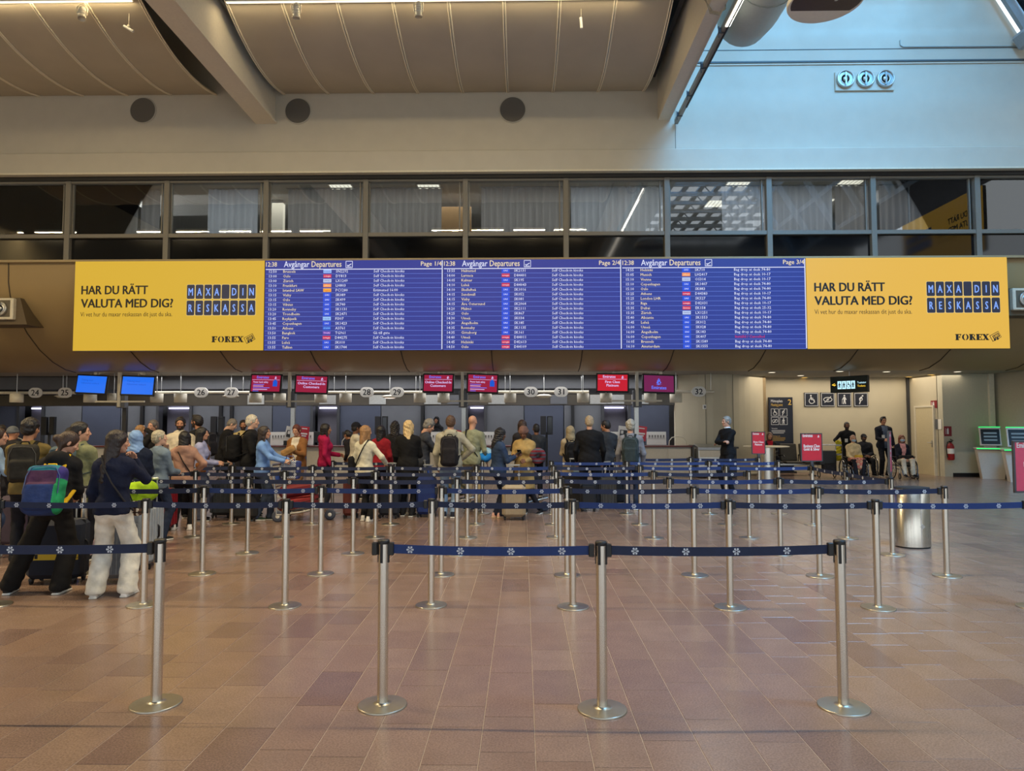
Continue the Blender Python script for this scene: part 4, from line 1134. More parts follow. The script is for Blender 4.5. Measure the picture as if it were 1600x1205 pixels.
def notice(x, lab, w=.62, h=.42):
    t = thing('notice_board', lab, 'notice', (x, 22.44, 1.0))
    m = MB(); m.box((0, 0, h / 2), (w, .02, h), rot=rotx(-.08)); m.build('panel', PAPER, t)
    m = MB()
    for r_ in range(2):
        for k in range(6): m.box((-w * .36 + k * w * .145, -.016 - (.03 if r_ == 0 else 0) + .012, h * (.66 - .3 * r_)), (.045, .004, .075)); m.box((-w * .36 + k * w * .145, -.016, h * (.66 - .3 * r_) - .06), (.06, .004, .012))
    tag(m.build('pictograms', ICON, t), kind='stuff')
    m = MB(); m.box((0, .06, .01), (w * .8, .14, .02)); m.build('foot', PAPER, t)
for px, lab in ((1026, 'white notice board with rows of icons on the rightmost desk'), (968, 'white notice board behind the man in dark grey'), (770, 'white notice board right of the bald man'), (688, 'white notice board left of the backpack man'), (474, 'white notice board behind the woman in brown'), (437, 'white notice board left of the woman in brown'), (205, 'white notice board behind the queue at the left')):
    notice(atY(px, 690, 22.4).x, lab)
def desk_monitor(px, lab, w=.52, h=.36):
    x = atY(px, 670, 22.8).x
    t = thing('desk_monitor', lab, 'monitor', (x, 22.98, .825))
    m = MB(); m.box((0, 0, .42), (w, .04, h), bev=.01); m.build('housing', SCR, t)
    m = MB(); m.box((0, .03, .2), (.05, .04, .3)); m.build('stand', BLACK, t)
    m = MB(); m.lathe([(.12, 0), (.11, .015), (0, .02)], n=18); m.build('foot', BLACK, t)
for px, lab in ((681, 'dark desk monitor in front of the clerk in a headscarf'), (772, 'dark desk monitor right of the bald man'), (441, 'dark desk monitor behind the tilted poster'), (497, 'dark desk monitor left of the magenta jacket'), (957, 'dark desk monitor behind the man in dark grey'), (545, 'dark desk monitor above the crouching traveller')):
    desk_monitor(px, lab)
def hoop(px, lab):
    x = atY(px, 690, 22.2).x
    t = thing('guard_hoop', lab, 'rail', (x, 22.32, .992 if px > 100 else .0)); b = 0 if px > 100 else .97
    m = MB(); m.tube([(-.27, 0, b), (-.26, 0, b + .14), (-.18, 0, b + .24), (0, 0, b + .29), (.18, 0, b + .24), (.26, 0, b + .14), (.27, 0, b)], .016, 8); m.build('hoop', CREAM, t)
    if px < 100:
        m = MB(); m.box((0, .1, b - .02), (1.0, .5, .05), bev=.01); m.box((0, .1, b / 2), (.9, .45, b - .05)); m.build('scale_box', GREYP, t)
    return t
hoop(1060, 'curved cream hoop on the ledge left of the steel podium')
hoop(546, 'curved cream hoop behind the crouching traveller'); hoop(20, 'curved cream hoop at the far left of the counter')
def upright(px, lab, rz=0.0):
    q = atY(px, 665, 23.4); t = thing('upright_screen', lab, 'screen', (q.x, 23.4, 0), rz)
    for s in (-1, 1):
        m = MB(); m.box((s * .11, .04 * s, 1.62), (.19, .12, .62), bev=.01); m.build('panel', BLACK if s > 0 else SCR, t)
    m = MB(); m.box((.11, -.026, 1.62), (.13, .012, .54)); m.build('glass', mat('dark_glass', (34, 36, 40), rough=.15, var=.02), t)
    m = MB(); m.cyl((0, .05, 0), (0, .05, 1.4), .04, n=10); m.lathe([(.22, 0), (.2, .02), (.05, .03)], (0, .05, 0), 18); m.build('stand', BLACK, t)
for px, lab in ((76, 'tall black twin panel behind the man with curly hair'), (340, 'tall black twin panel left of the man with the bowed head'), (596, 'tall black twin panel below sign twenty-eight'), (854, 'tall black twin panel below sign thirty-one')):
    upright(px, lab)
def poster(px, lab, red, w=.30, h=.46, tilt=.12, z=1.2):
    q = atY(px, 675, 22.15); t = thing('poster_frame', lab, 'poster', (q.x, 22.18, 1.0))
    R = Matrix.Rotation(tilt, 3, 'Y')
    m = MB(); m.box(R @ Vector((0, 0, .14 + h / 2)), (w, .02, h), rot=R); m.build('frame', RED if red else PAPER, t)
    m = MB()
    if red:
        m.box(R @ Vector((0, -.012, .14 + h * .5)), (w * .7, .004, .05), rot=R); m.box(R @ Vector((0, -.012, .14 + h * .35)), (w * .5, .004, .04), rot=R); m.box(R @ Vector((0, -.012, .14 + h * .85)), (w * .55, .004, .03), rot=R)
    else:
        for k, (dx, dz, ww, hh) in enumerate(((0, .30, .2, .22), (-.04, .34, .07, .1), (.05, .26, .06, .14))): m.box(R @ Vector((dx * w / .3, -.012 - .001 * k, .14 + dz * h / .46 - .07)), (ww * w / .3, .004, hh * h / .46), k % 2, rot=R)
    m.build('print', [SIGNW] if red else [GREYD, PAPER], t)
    m = MB(); m.box((0, .03, .075), (w * .9, .03, .15)); m.box((0, .05, .01), (w * .9, .16, .02)); m.build('stand', BLACK, t)
poster(449, 'tilted black and white poster left of the woman in brown', False, tilt=.2); poster(473, 'red desk poster behind the woman in brown', True, tilt=.1)
poster(712, 'small red and white desk poster left of the bald man', True, .24, .34); poster(972, 'black and white poster left of the curly grey head', False, .34); poster(1000, 'red desk poster right of the curly grey head', True, .32)
poster(219, 'narrow framed notice left of the grey-haired man facing us', False, .25, .5, 0)

# steel podium, round table, seats, totem, pictograms, signs at the right end
t = thing('steel_podium', 'low steel podium with drawers left of the man with crossed arms', 'podium', (5.78, 22.0, 0))
m = MB(); m.box((0, 0, .47), (.80, .5, .86), bev=.01); m.build('body', STEEL2, t)
m = MB(); m.box((0, -.02, .95), (.84, .56, .10), rot=rotx(.15), bev=.01); m.build('sloping_top', STEEL2, t)
for z in (.25, .50, .75): m = MB(); m.box((0, -.255, z), (.74, .02, .22), bev=.004); m.build('drawer', LAM, t)
m = MB(); m.box((.62, .1, .93), (.5, .5, .05)); m.box((.66, .2, .46), (.4, .3, .9)); m.build('side_shelf', BLACK, t)
t = thing('standing_table', 'round pale standing table on a steel drum at the lit wall', 'table', (atY(1201, 720, 21.5).x, 21.7, 0))
m = MB(); m.lathe([(.0, .96), (.66, .96), (.68, .975), (.66, .99), (0, .99)], n=40); m.build('tabletop', CREAM, t)
m = MB(); m.lathe([(.27, 0), (.27, .96)], n=32); m.build('drum', STEEL, t)
BROWNS = mat('seat_olive', (52, 46, 34), rough=.6, var=.1)
t = thing('seat_row', 'dark olive airport seats on a steel beam below the meeting point board', 'bench', (atY(1236, 720, 22.9).x, 22.9, 0))
for k in range(-1, 2):
    x = k * .62
    m = MB(); m.box((x, -.05, .43), (.54, .48, .07), bev=.02); m.build('seat', BROWNS, t)
    m = MB(); m.box((x, .23, .74), (.54, .06, .56), rot=rotx(-.18), bev=.02); m.build('backrest', BROWNS, t)
for k in range(4):
    x = -.93 + k * .62
    m = MB(); m.tube([(x, .2, .45), (x, .18, .66), (x, -.22, .66), (x, -.26, .6)], .018, 6); m.build('armrest', BLACK, t)
m = MB(); m.box((0, .02, .36), (1.9, .08, .06)); m.build('beam', STEEL2, t)
for s in (-.7, .7): m = MB(); m.box((s, .02, .18), (.05, .06, .36)); m.box((s, 0, .02), (.06, .6, .03)); m.build('leg', STEEL2, t)
TN = mat('totem_navy', (15, 20, 36), rough=.4, var=.05); YT = mat('totem_yellow', (210, 170, 70), rough=.6, var=0); WT = mat('totem_white', (215, 215, 215), rough=.6, var=0)
def pict(mb_, kind, x, z, s, y, mi):
    """simple pictograms: wheelchair, crossed eye, person with cane, person bending"""
    L = lambda a, b, c, d, w: mb_.prism([(x + (a - w * (d - b) / max(1e-6, math.hypot(c - a, d - b))) * s, z + (b + w * (c - a) / max(1e-6, math.hypot(c - a, d - b))) * s), (x + (a + w * (d - b) / math.hypot(c - a, d - b)) * s, z + (b - w * (c - a) / math.hypot(c - a, d - b)) * s), (x + (c + w * (d - b) / math.hypot(c - a, d - b)) * s, z + (d - w * (c - a) / math.hypot(c - a, d - b)) * s), (x + (c - w * (d - b) / math.hypot(c - a, d - b)) * s, z + (d + w * (c - a) / math.hypot(c - a, d - b)) * s)], y - .003, y, mi)
    D = lambda a, b, r_: mb_.prism([(x + (a + r_ * math.cos(k * PI / 6)) * s, z + (b + r_ * math.sin(k * PI / 6)) * s) for k in range(12)], y - .003, y, mi)
    if kind == 0:
        D(-.05, .36, .07); L(-.05, .26, 0, 0, .06); L(0, .0, .2, 0, .04); L(.2, 0, .28, -.26, .045); L(-.03, .14, .16, .12, .03)
        for k in range(9):
            a, b = math.radians(120 + k * 25), math.radians(145 + k * 25); L(.02 + .24 * math.cos(a), -.12 + .24 * math.sin(a), .02 + .24 * math.cos(b), -.12 + .24 * math.sin(b), .028)
    elif kind == 1:
        for k in range(8):
            a, b = PI * k / 8, PI * (k + 1) / 8
            for sg in (1, -1): L(.38 * math.cos(a), sg * .2 * math.sin(a), .38 * math.cos(b), sg * .2 * math.sin(b), .026)
        D(0, 0, .10); L(-.3, -.28, .3, .28, .03)
    elif kind == 2:
        D(0, .36, .075); L(0, .25, 0, -.05, .085); L(-.02, -.05, -.09, -.4, .04); L(.03, -.05, .09, -.4, .04); L(-.06, .2, -.2, -.02, .03); L(-.2, -.02, -.22, -.4, .015); L(.06, .2, .16, -.02, .03)
    else:
        D(.14, .34, .07); L(.08, .24, -.14, .05, .07); L(-.14, .05, -.06, -.15, .055); L(-.06, -.15, -.16, -.4, .04); L(.06, .2, .12, 0, .03); L(.12, 0, .0, -.1, .03)
q = atY(1219, 660, 24.2); zt, zb = atY(1219, 621, 24.2).z, .05
t = thing('totem_board', 'tall dark navy meeting point board with a yellow two', 'sign', (q.x, 24.10, 0)); w = .82
m = MB(); m.box((0, .06, (zt + zb) / 2), (w, .09, zt - zb), bev=.008); m.build('panel', TN, t)
m = MB(); m.box((0, .06, .025), (w + .1, .3, .05)); m.build('foot', BLACK, t)
Y0 = .013; m = MB()
put_text(m, 'Mötesplats', -w * .40, zt - .17, .13, Y0, 1, .01, width=w * .48); put_text(m, 'Meeting point', -w * .40, zt - .30, .13, Y0, 0, .01, width=w * .48); put_text(m, '2', w * .30, zt - .26, .27, Y0, 0, .015)
for i, (r_, c_) in enumerate(((0, 0), (0, 1), (1, 0), (1, 1))):
    cx, cz = -w * .25 + c_ * .29, zt - .52 - r_ * .29
    for a, b, ww, hh in ((0, .125, .25, .012), (0, -.125, .25, .012), (.125, 0, .012, .25), (-.125, 0, .012, .25)): m.box((cx + a, Y0, cz + b), (ww, .004, hh), 1)
    pict(m, (0, 3, 1, 2)[i], cx, cz, .25, Y0, 1)
put_text(m, 'Väntplats', -w * .4, zt - 1.08, .055, Y0, 1, .01); put_text(m, 'Waiting area', -w * .4, zt - 1.34, .055, Y0, 0, .01)
for k in range(3): m.box((-w * .12, Y0, zt - 1.13 - k * .045), (w * (.56 - .1 * (k == 2)), .003, .015), 1); m.box((-w * .12, Y0, zt - 1.38 - k * .045), (w * (.56 - .1 * (k == 2)), .003, .012), 0)
tag(m.build('lettering', [YT, WT], t), kind='stuff')
for i, px in enumerate((1267.5, 1293, 1319, 1345)):
    q = atY(px, 624.5, 24.325); w = .485
    t = thing('pictogram_sign', 'square dark wall sign with a ' + ['wheelchair symbol', 'crossed-out eye symbol', 'figure with a cane', 'bending figure'][i], 'sign', (q.x, 24.325, q.z))
    m = MB(); m.box((0, 0, 0), (w, .04, w), bev=.006); m.build('plate', TN, t)
    m = MB()
    for a, b, ww, hh in ((0, .215, .45, .014), (0, -.215, .45, .014), (.215, 0, .014, .45), (-.215, 0, .014, .45)): m.box((a, -.022, b), (ww, .004, hh))
    pict(m, i, 0, 0, w * .78, -.021, 0); m.build('symbol', [WT], t)
p, q = atY(1303.5, 601, 21.6), atY(1352, 598, 20.9)
t = thing('hanging_sign', 'dark hanging sign with lit toilet symbols and a left arrow', 'sign', ((p.x + q.x) / 2, 21.25, (p.z + q.z) / 2 - .02), math.atan2(q.y - p.y, q.x - p.x)); w = 1.12; h = .50
m = MB(); m.box((0, 0, 0), (w, .12, h), bev=.01); m.build('case', BLACK, t)
m = MB(); m.box((0, -.062, 0), (w - .02, .01, h - .02)); m.build('face', mat('sign_face', (20, 40, 44), rough=.2, var=.05), t)
m = MB(); LITW = glow('sign_lit_white', (190, 235, 250), 1.2); LITY = glow('sign_lit_yellow', (240, 200, 60), 1.2)
for k in range(4):
    x = -.27 + k * .135; m.box((x, -.068, -.02), (.118, .004, .24), 0); pict(m, (2, 2, 0, 2)[k], x, -.02, .2, -.071, 2)
put_text(m, 'Toaletter', .26, .01, .085, -.068, 0, .01, width=.26); put_text(m, 'Toilets', .26, -.09, .085, -.068, 1, .01)
put_text(m, '<', -.50, -.07, .19, -.068, 1, .02); m.box((-.43, -.068, -.012), (.1, .003, .022), 1)
tag(m.build('lit_symbols', [LITW, LITY, TN], t), kind='stuff')
m = MB(); m.cyl((0, 0, h / 2), (0, 0, 3.25 - t.location.z), .012, n=6); m.build('hanger', STEEL2, t)
# signs, extinguisher, notice on the door wall and pier
FR = mat('fire_red', (150, 22, 26), rough=.35, var=.05); RS = mat('fire_sign_red', (128, 18, 34), rough=.5, var=.03)
def fire_sign(loc, lab, w, h, rz):
    t = thing('fire_sign', lab, 'sign', loc, rz)
    m = MB(); m.box((0, 0, 0), (w, .012, h)); m.build('plate', RS, t)
    m = MB(); m.box((-w * .02, -.008, -h * .04), (w * .22, .004, h * .5)); m.prism([(-w * .1, h * .2), (w * .1, h * .2), (0, h * .36)], -.01, -.006); m.box((-w * .3, -.008, 0), (w * .05, .004, h * .6)); m.build('symbol', WT, t)
fire_sign((DX - .012, 22.85, atX(1456, 632, DX).z), 'small red fire equipment sign above the door', .34, .24, -PI / 2)
q = atY(1481, 674, 22.38); fire_sign((q.x, 22.38, q.z), 'red fire extinguisher sign on the pier', .23, .31, 0)
q = atY(1485, 704, 22.3); t = thing('fire_extinguisher', 'red fire extinguisher hanging on the pier', 'fire extinguisher', (q.x, 22.28, q.z - .30))
m = MB(); m.lathe([(.0, 0), (.08, .0), (.10, .03), (.10, .42), (.07, .50), (.03, .53), (.03, .56)], n=22); m.build('cylinder', FR, t)
m = MB(); m.lathe([(.102, .20), (.102, .36)], n=22); m.build('label', PAPER, t)
m = MB(); m.box((0, -.01, .58), (.06, .08, .05)); m.box((.02, -.03, .63), (.03, .14, .02), rot=rotx(.3)); m.build('valve', BLACK, t)
m = MB(); m.tube([(-.02, 0, .58), (-.11, -.02, .56), (-.14, -.02, .40), (-.13, -.02, .16), (-.11, -.02, .08)], .014, 6); m.build('hose', RUBBER, t)
m = MB(); m.box((0, .09, .3), (.08, .02, .4)); m.build('bracket', STEEL2, t)
q = atX(1459, 663, DX); t = thing('wall_notice', 'half grey, half white notice beside the alcove door', 'notice', (DX - .015, 22.64, q.z), -PI / 2)
m = MB(); m.box((-.10, 0, 0), (.16, .012, .32)); m.build('grey_half', GREYP, t)
m = MB(); m.box((.08, 0, 0), (.18, .012, .32)); m.build('white_half', PAPER, t)
# kiosks
KW = mat('kiosk_white', (196, 184, 170), rough=.45, var=.03); GRN = glow('kiosk_green', (40, 255, 120), 1.1); KS = mat('kiosk_screen', (16, 22, 26), rough=.6, var=.1)
for px, by, lab in ((1540, 746, 'white self-service kiosk with green light strips beside the pier'), (1596, 753, 'white self-service kiosk with green strips, partly behind the pink-sheened red sign')):
    q = atZ(px, by, 0); t = thing('self_service_kiosk', lab, 'kiosk', (14.26 if px < 1560 else 14.28, min(q.y, 21.7) if px < 1560 else 20.5, 0), -.42)
    m = MB(); m.prism([(-.28, 0), (.28, 0), (.40, .88), (-.40, .88)], -.22, .25); m.build('body', KW, t)
    m = MB(); m.box((0, -.03, .915), (.86, .62, .05), bev=.01); m.build('counter', KW, t)
    m = MB(); m.box((0, -.345, .915), (.86, .014, .03)); m.box((.434, -.03, .915), (.012, .62, .03)); m.build('light_strip', GRN, t)
    R = rotx(-.30)
    m = MB(); m.box((0, .12, 1.27), (.56, .06, .58), rot=R, bev=.012); m.box((0, .16, 1.0), (.3, .1, .16)); m.build('screen_case', KW, t)
    m = MB(); m.box(Vector((0, .12, 1.27)) + R @ Vector((0, -.034, -.01)), (.48, .006, .48), rot=R); s_ = m.build('screen', KS, t)
    m = MB()
    for k in range(3): m.box(Vector((0, .12, 1.27)) + R @ Vector((0, -.039, .1 - k * .11)), (.34, .004, .05), rot=R)
    tag(m.build('screen_text', [glow('kiosk_text', (84, 100, 108))], t), kind='stuff')
    m = MB(); m.box(Vector((0, .12, 1.27)) + R @ Vector((0, 0, .30)), (.56, .065, .02), rot=R); m.build('top_light', GRN, t)
    lamp('kiosk_light', (14.30, t.location.y + .35, 1.1), .2, 0.35, (0.1, 1.0, .35), target=(14.95, t.location.y + .5, 1.2))
# steel bin
q = atZ(1434, 857, 0); t = thing('litter_bin', 'polished steel half-oval litter bin behind the belts at the right', 'bin', (q.x, q.y + .12, 0), .10)
m = MB(); m.lathe([(1, .02), (1, .80), (.97, .805)], n=48, sx=.235, sy=.19); m.build('shell', STEEL, t)
m = MB(); m.lathe([(.96, 0), (.96, .025)], n=40, sx=.235, sy=.19); m.build('plinth', BLACK, t)
m = MB(); m.lathe([(1.01, .80), (1.01, .82), (.6, .83), (0, .83)], n=40, sx=.235, sy=.19); m.build('lid', RUBBER, t)
m = MB(); m.box((.02, -.187, .30), (.05, .012, .05), rot=Matrix.Rotation(PI / 4, 3, 'Y')); m.build('lock', STEEL2, t)
m = MB(); m.box((.0, -.191, .41), (.012, .006, .76)); m.build('door_edge', CHROME, t)
# ------------------------------------------------------------------ figures: smooth implicit bodies turned into meshes
def V(*a): return np.array(a, float)
class Field:
    """A list of soft solids (capsules, ellipsoids, boxes, rings) blended into one surface."""
    def __init__(s, res): s.res = res; s.ops = []
    def cap(s, a, b, ra, rb=None, k=.03, flat=None, sub=False): s.ops.append(('c', np.array(a, float), np.array(b, float), ra, ra if rb is None else rb, flat, k, sub)); return s
    def ell(s, c, r, R=None, k=.03, sub=False): s.ops.append(('e', np.array(c, float), np.array(r, float), R, k, sub)); return s
    def box(s, c, h, rd=.02, R=None, k=.01, sub=False): s.ops.append(('b', np.array(c, float), np.array(h, float), rd, R, k, sub)); return s
    def ring(s, c, R0, r, R=None, k=.02): s.ops.append(('t', np.array(c, float), R0, r, R, k, False)); return s
    def cut(s, n, d): s.ops.append(('p', np.array(n, float), d)); return s        # keep n.p < d
    def noise(s, amp, freq, seed=0): s.ops.append(('n', amp, freq, seed)); return s
    def mesh(s):
        res = s.res; lo = V(9, 9, 9); hi = -lo
        bb = []
        for o in s.ops:
            if o[0] == 'c':
                r = np.maximum(o[3], o[4]); l = np.minimum(o[1], o[2]) - r; h = np.maximum(o[1], o[2]) + r; sub = o[7]; k = o[6]
            elif o[0] == 'e':
                e = o[2] if o[3] is None else np.abs(o[3]) @ o[2]; l = o[1] - e; h = o[1] + e; sub = o[5]; k = o[4]
            elif o[0] == 'b':
                e = o[2] if o[4] is None else np.abs(o[4]) @ o[2]; l = o[1] - e; h = o[1] + e; sub = o[6]; k = o[5]
            elif o[0] == 't':
                e = o[2] + o[3]; l = o[1] - e; h = o[1] + e; sub = False; k = o[5]
            else: bb.append(None); continue
            bb.append((l, h, k))
            if not sub: lo = np.minimum(lo, l); hi = np.maximum(hi, h)
        lo = lo - 2.5 * res; n = np.ceil((hi + 2.5 * res - lo) / res).astype(int) + 1
        ax = [lo[i] + res * np.arange(n[i]) for i in range(3)]
        Fd = np.full(tuple(n), .25)
        for o, b in zip(s.ops, bb):
            if o[0] == 'p':
                g = o[1][0] * ax[0][:, None, None] + o[1][1] * ax[1][None, :, None] + o[1][2] * ax[2][None, None, :] - o[2]
                Fd = np.maximum(Fd, g); continue
            if o[0] == 'n':
                _, amp, fr, sd = o
                X, Y, Z = ax[0][:, None, None], ax[1][None, :, None], ax[2][None, None, :]
                Fd = Fd + amp * (np.sin(fr * (X + .6 * Z) + sd) * np.sin(fr * 1.3 * (Z - .4 * Y) + 2 * sd) + .6 * np.sin(fr * 2.1 * (Z + .5 * X) + sd * 3) * np.sin(fr * 1.1 * Y + sd)); continue
            l, h, k = b; m = k + 3 * res
            i0 = np.clip(np.floor((l - m - lo) / res).astype(int), 0, n); i1 = np.clip(np.ceil((h + m - lo) / res).astype(int) + 1, 0, n)
            if np.any(i1 <= i0): continue
            sl = tuple(slice(i0[i], i1[i]) for i in range(3))
            X, Y, Z = ax[0][sl[0]][:, None, None], ax[1][sl[1]][None, :, None], ax[2][sl[2]][None, None, :]
            if o[0] == 'c':
                _, a, c, ra, rb, flat, k, sub = o
                px, py, pz = X - a[0], Y - a[1], Z - a[2]; d_ = c - a
                if flat is not None:
                    nn, sc = flat; pn = px * nn[0] + py * nn[1] + pz * nn[2]; t_ = (sc - 1) * pn
                    px, py, pz = px + t_ * nn[0], py + t_ * nn[1], pz + t_ * nn[2]; d_ = d_ + (sc - 1) * (d_ @ nn) * nn
                dd = max(d_ @ d_, 1e-9)
                t = np.clip((px * d_[0] + py * d_[1] + pz * d_[2]) / dd, 0, 1)
                d = np.sqrt((px - t * d_[0]) ** 2 + (py - t * d_[1]) ** 2 + (pz - t * d_[2]) ** 2) - (ra + (rb - ra) * t)
                if flat is not None: d = d / (1 + .35 * (flat[1] - 1))
            else:
                c = o[1]; R = o[3] if o[0] == 'e' else o[4]
                px, py, pz = X - c[0], Y - c[1], Z - c[2]
                if R is not None:
                    px, py, pz = px * R[0, 0] + py * R[1, 0] + pz * R[2, 0], px * R[0, 1] + py * R[1, 1] + pz * R[2, 1], px * R[0, 2] + py * R[1, 2] + pz * R[2, 2]
                if o[0] == 'e':
                    r = o[2]; k = o[4]; sub = o[5]
                    k0 = np.sqrt((px / r[0]) ** 2 + (py / r[1]) ** 2 + (pz / r[2]) ** 2); k1 = np.sqrt((px / r[0] ** 2) ** 2 + (py / r[1] ** 2) ** 2 + (pz / r[2] ** 2) ** 2)
                    d = k0 * (k0 - 1) / np.maximum(k1, 1e-6)
                    d = np.where(k0 < .05, -min(r), d)
                elif o[0] == 'b':
                    hh = o[2] - o[3]; k = o[5]; sub = o[6]
                    qx, qy, qz = np.abs(px) - hh[0], np.abs(py) - hh[1], np.abs(pz) - hh[2]
                    d = np.sqrt(np.maximum(qx, 0) ** 2 + np.maximum(qy, 0) ** 2 + np.maximum(qz, 0) ** 2) + np.minimum(np.maximum(np.maximum(qx, qy), qz), 0) - o[3]
                else:
                    k = o[5]; sub = False
                    q = np.sqrt(px ** 2 + py ** 2) - o[2]; d = np.sqrt(q ** 2 + pz ** 2) - o[3]
            f = Fd[sl]
            if sub:
                d = -d; hh_ = np.maximum(k - np.abs(f - d), 0) / k; Fd[sl] = np.maximum(f, d) + hh_ * hh_ * k * .25
            else:
                hh_ = np.maximum(k - np.abs(f - d), 0) / k; Fd[sl] = np.minimum(f, d) - hh_ * hh_ * k * .25
        # naive surface nets
        S = Fd < 0
        c8 = [S[i:n[0] - 1 + i, j:n[1] - 1 + j, q:n[2] - 1 + q] for i in (0, 1) for j in (0, 1) for q in (0, 1)]
        al = c8[0].copy(); an = c8[0].copy()
        for c in c8[1:]: al &= c; an |= c
        act = an & ~al
        I = np.argwhere(act)
        if len(I) == 0: return np.zeros((0, 3)), np.zeros((0, 4), int)
        idx = np.full(act.shape, -1, int); idx[act] = np.arange(len(I))
        acc = np.zeros((len(I), 3)); cnt = np.zeros(len(I))
        for a in range(3):
            o1, o2 = [x for x in range(3) if x != a]
            for u in (0, 1):
                for v in (0, 1):
                    p = I.copy(); p[:, o1] += u; p[:, o2] += v; q = p.copy(); q[:, a] += 1
                    f0 = Fd[p[:, 0], p[:, 1], p[:, 2]]; f1 = Fd[q[:, 0], q[:, 1], q[:, 2]]
                    m = (f0 < 0) != (f1 < 0); t = np.where(m, f0 / np.where(m, f0 - f1, 1), 0)
                    pt = p.astype(float); pt[:, a] += t; acc[m] += pt[m]; cnt[m] += 1
        P = acc / cnt[:, None] * res + lo
        faces = []
        for a in range(3):
            b, c = (a + 1) % 3, (a + 2) % 3
            s0 = [slice(None)] * 3; s1 = [slice(None)] * 3; s0[a] = slice(0, -1); s1[a] = slice(1, None)
            ch = S[tuple(s0)] != S[tuple(s1)]
            E = np.argwhere(ch); E = E[(E[:, b] > 0) & (E[:, c] > 0) & (E[:, b] < n[b] - 1) & (E[:, c] < n[c] - 1)]
            if len(E) == 0: continue
            def cell(db, dc):
                q = E.copy(); q[:, b] -= db; q[:, c] -= dc; return idx[q[:, 0], q[:, 1], q[:, 2]]
            qd = np.stack([cell(1, 1), cell(0, 1), cell(0, 0), cell(1, 0)], 1)
            ins = S[E[:, 0], E[:, 1], E[:, 2]]
            qd[~ins] = qd[~ins][:, ::-1]
            faces.append(qd)
        return P, np.concatenate(faces)
def np_mesh(name, P, Fq, mats, mi=None, smooth=True):
    me = bpy.data.meshes.new(name)
    me.vertices.add(len(P)); me.vertices.foreach_set('co', np.asarray(P, np.float32).ravel())
    me.loops.add(len(Fq) * 4); me.loops.foreach_set('vertex_index', np.asarray(Fq, np.int32).ravel())
    me.polygons.add(len(Fq)); me.polygons.foreach_set('loop_start', np.arange(0, len(Fq) * 4, 4, dtype=np.int32))
    if mi is not None: me.polygons.foreach_set('material_index', np.asarray(mi, np.int32))
    me.polygons.foreach_set('use_smooth', np.full(len(Fq), smooth))
    for m in (mats if isinstance(mats, (list, tuple)) else [mats]): me.materials.append(m)
    me.update(); me.validate()
    return me
def Rx(a): c, s = math.cos(a), math.sin(a); return np.array([[1, 0, 0], [0, c, -s], [0, s, c]])
def Ry(a): c, s = math.cos(a), math.sin(a); return np.array([[c, 0, s], [0, 1, 0], [-s, 0, c]])
def Rz(a): c, s = math.cos(a), math.sin(a); return np.array([[c, -s, 0], [s, c, 0], [0, 0, 1]])
def unit(v): return v / max(np.linalg.norm(v), 1e-9)
def ik(a, w, l1, l2, hint):
    d = w - a; D = np.linalg.norm(d)
    if D > (l1 + l2) * .995: w = a + d * (l1 + l2) * .995 / D; d = w - a; D = np.linalg.norm(d)
    u = d / D; x = (l1 * l1 - l2 * l2 + D * D) / (2 * D); h = math.sqrt(max(l1 * l1 - x * x, 0))
    p = hint - (hint @ u) * u
    return a + u * x + unit(p) * h, w

# cached heads, hands, shoes
def make_head(sex):
    f = Field(.0068); j = 1.0 if sex == 'm' else .92
    f.ell((0, -.012, .030), (.074, .094, .088), k=.02)
    f.ell((0, .022, -.045), (.056 * j, .068, .066), k=.03)
    f.ell((0, .062, -.094), (.026 * j, .024, .020), k=.025)
    f.ell((0, .074, .012), (.052, .020, .030), k=.02)                 # brow
    for s in (-1, 1):
        f.ell((s * .038, .072, -.022), (.022, .018, .018), k=.015)      # cheek
        f.ell((s * .030, .096, .001), (.014, .012, .009), k=.008, sub=True)
        f.ell((s * .077, -.008, -.006), (.010, .020, .031), Rz(s * -.3), k=.008)
    f.cap((0, .085, .008), (0, .106, -.026), .008, .013, k=.012)
    f.ell((0, .099, -.036), (.018, .010, .008), k=.008)
    f.ell((0, .086, -.057), (.023, .010, .0055), k=.005); f.ell((0, .085, -.067), (.020, .010, .006), k=.005)
    f.cap((0, -.018, -.05), (0, -.035, -.165), .052 if sex == 'm' else .045, .056 if sex == 'm' else .048, k=.03)
    return f.mesh()
def make_hand(c1, c2, spread=.0):
    f = Field(.0050)
    f.cap((0, -.035, 0), (0, .015, 0), .023, .025, k=.02, flat=(V(0, 0, 1), 1.25))
    f.box((0, .045, 0), (.040, .046, .013), .012, k=.015)
    for i, (x, L) in enumerate(((.030, .070), (.010, .080), (-.010, .074), (-.029, .058))):
        a = V(x, .086, 0); d1 = V(x * spread * 3, math.cos(c1), -math.sin(c1)); b = a + d1 * L * .5
        d2 = V(0, math.cos(c1 + c2), -math.sin(c1 + c2)); c = b + d2 * L * .32; d3 = V(0, math.cos(c1 + c2 * 1.7), -math.sin(c1 + c2 * 1.7)); e = c + d3 * L * .24
        f.cap(a, b, .0092, .0086, k=.004); f.cap(b, c, .0086, .008, k=.004); f.cap(c, e, .008, .0068, k=.004)
    f.cap((.024, .012, -.002), (.050, .044, -.012), .0135, .0115, k=.012); f.cap((.050, .044, -.012), (.056, .074, -.024), .0108, .0085, k=.005)
    return f.mesh()
HEADS = {s: make_head(s) for s in 'mf'}
HANDS = {'relax': make_hand(.35, .45), 'grip': make_hand(.9, 1.0), 'flat': make_hand(.12, .15, .3)}
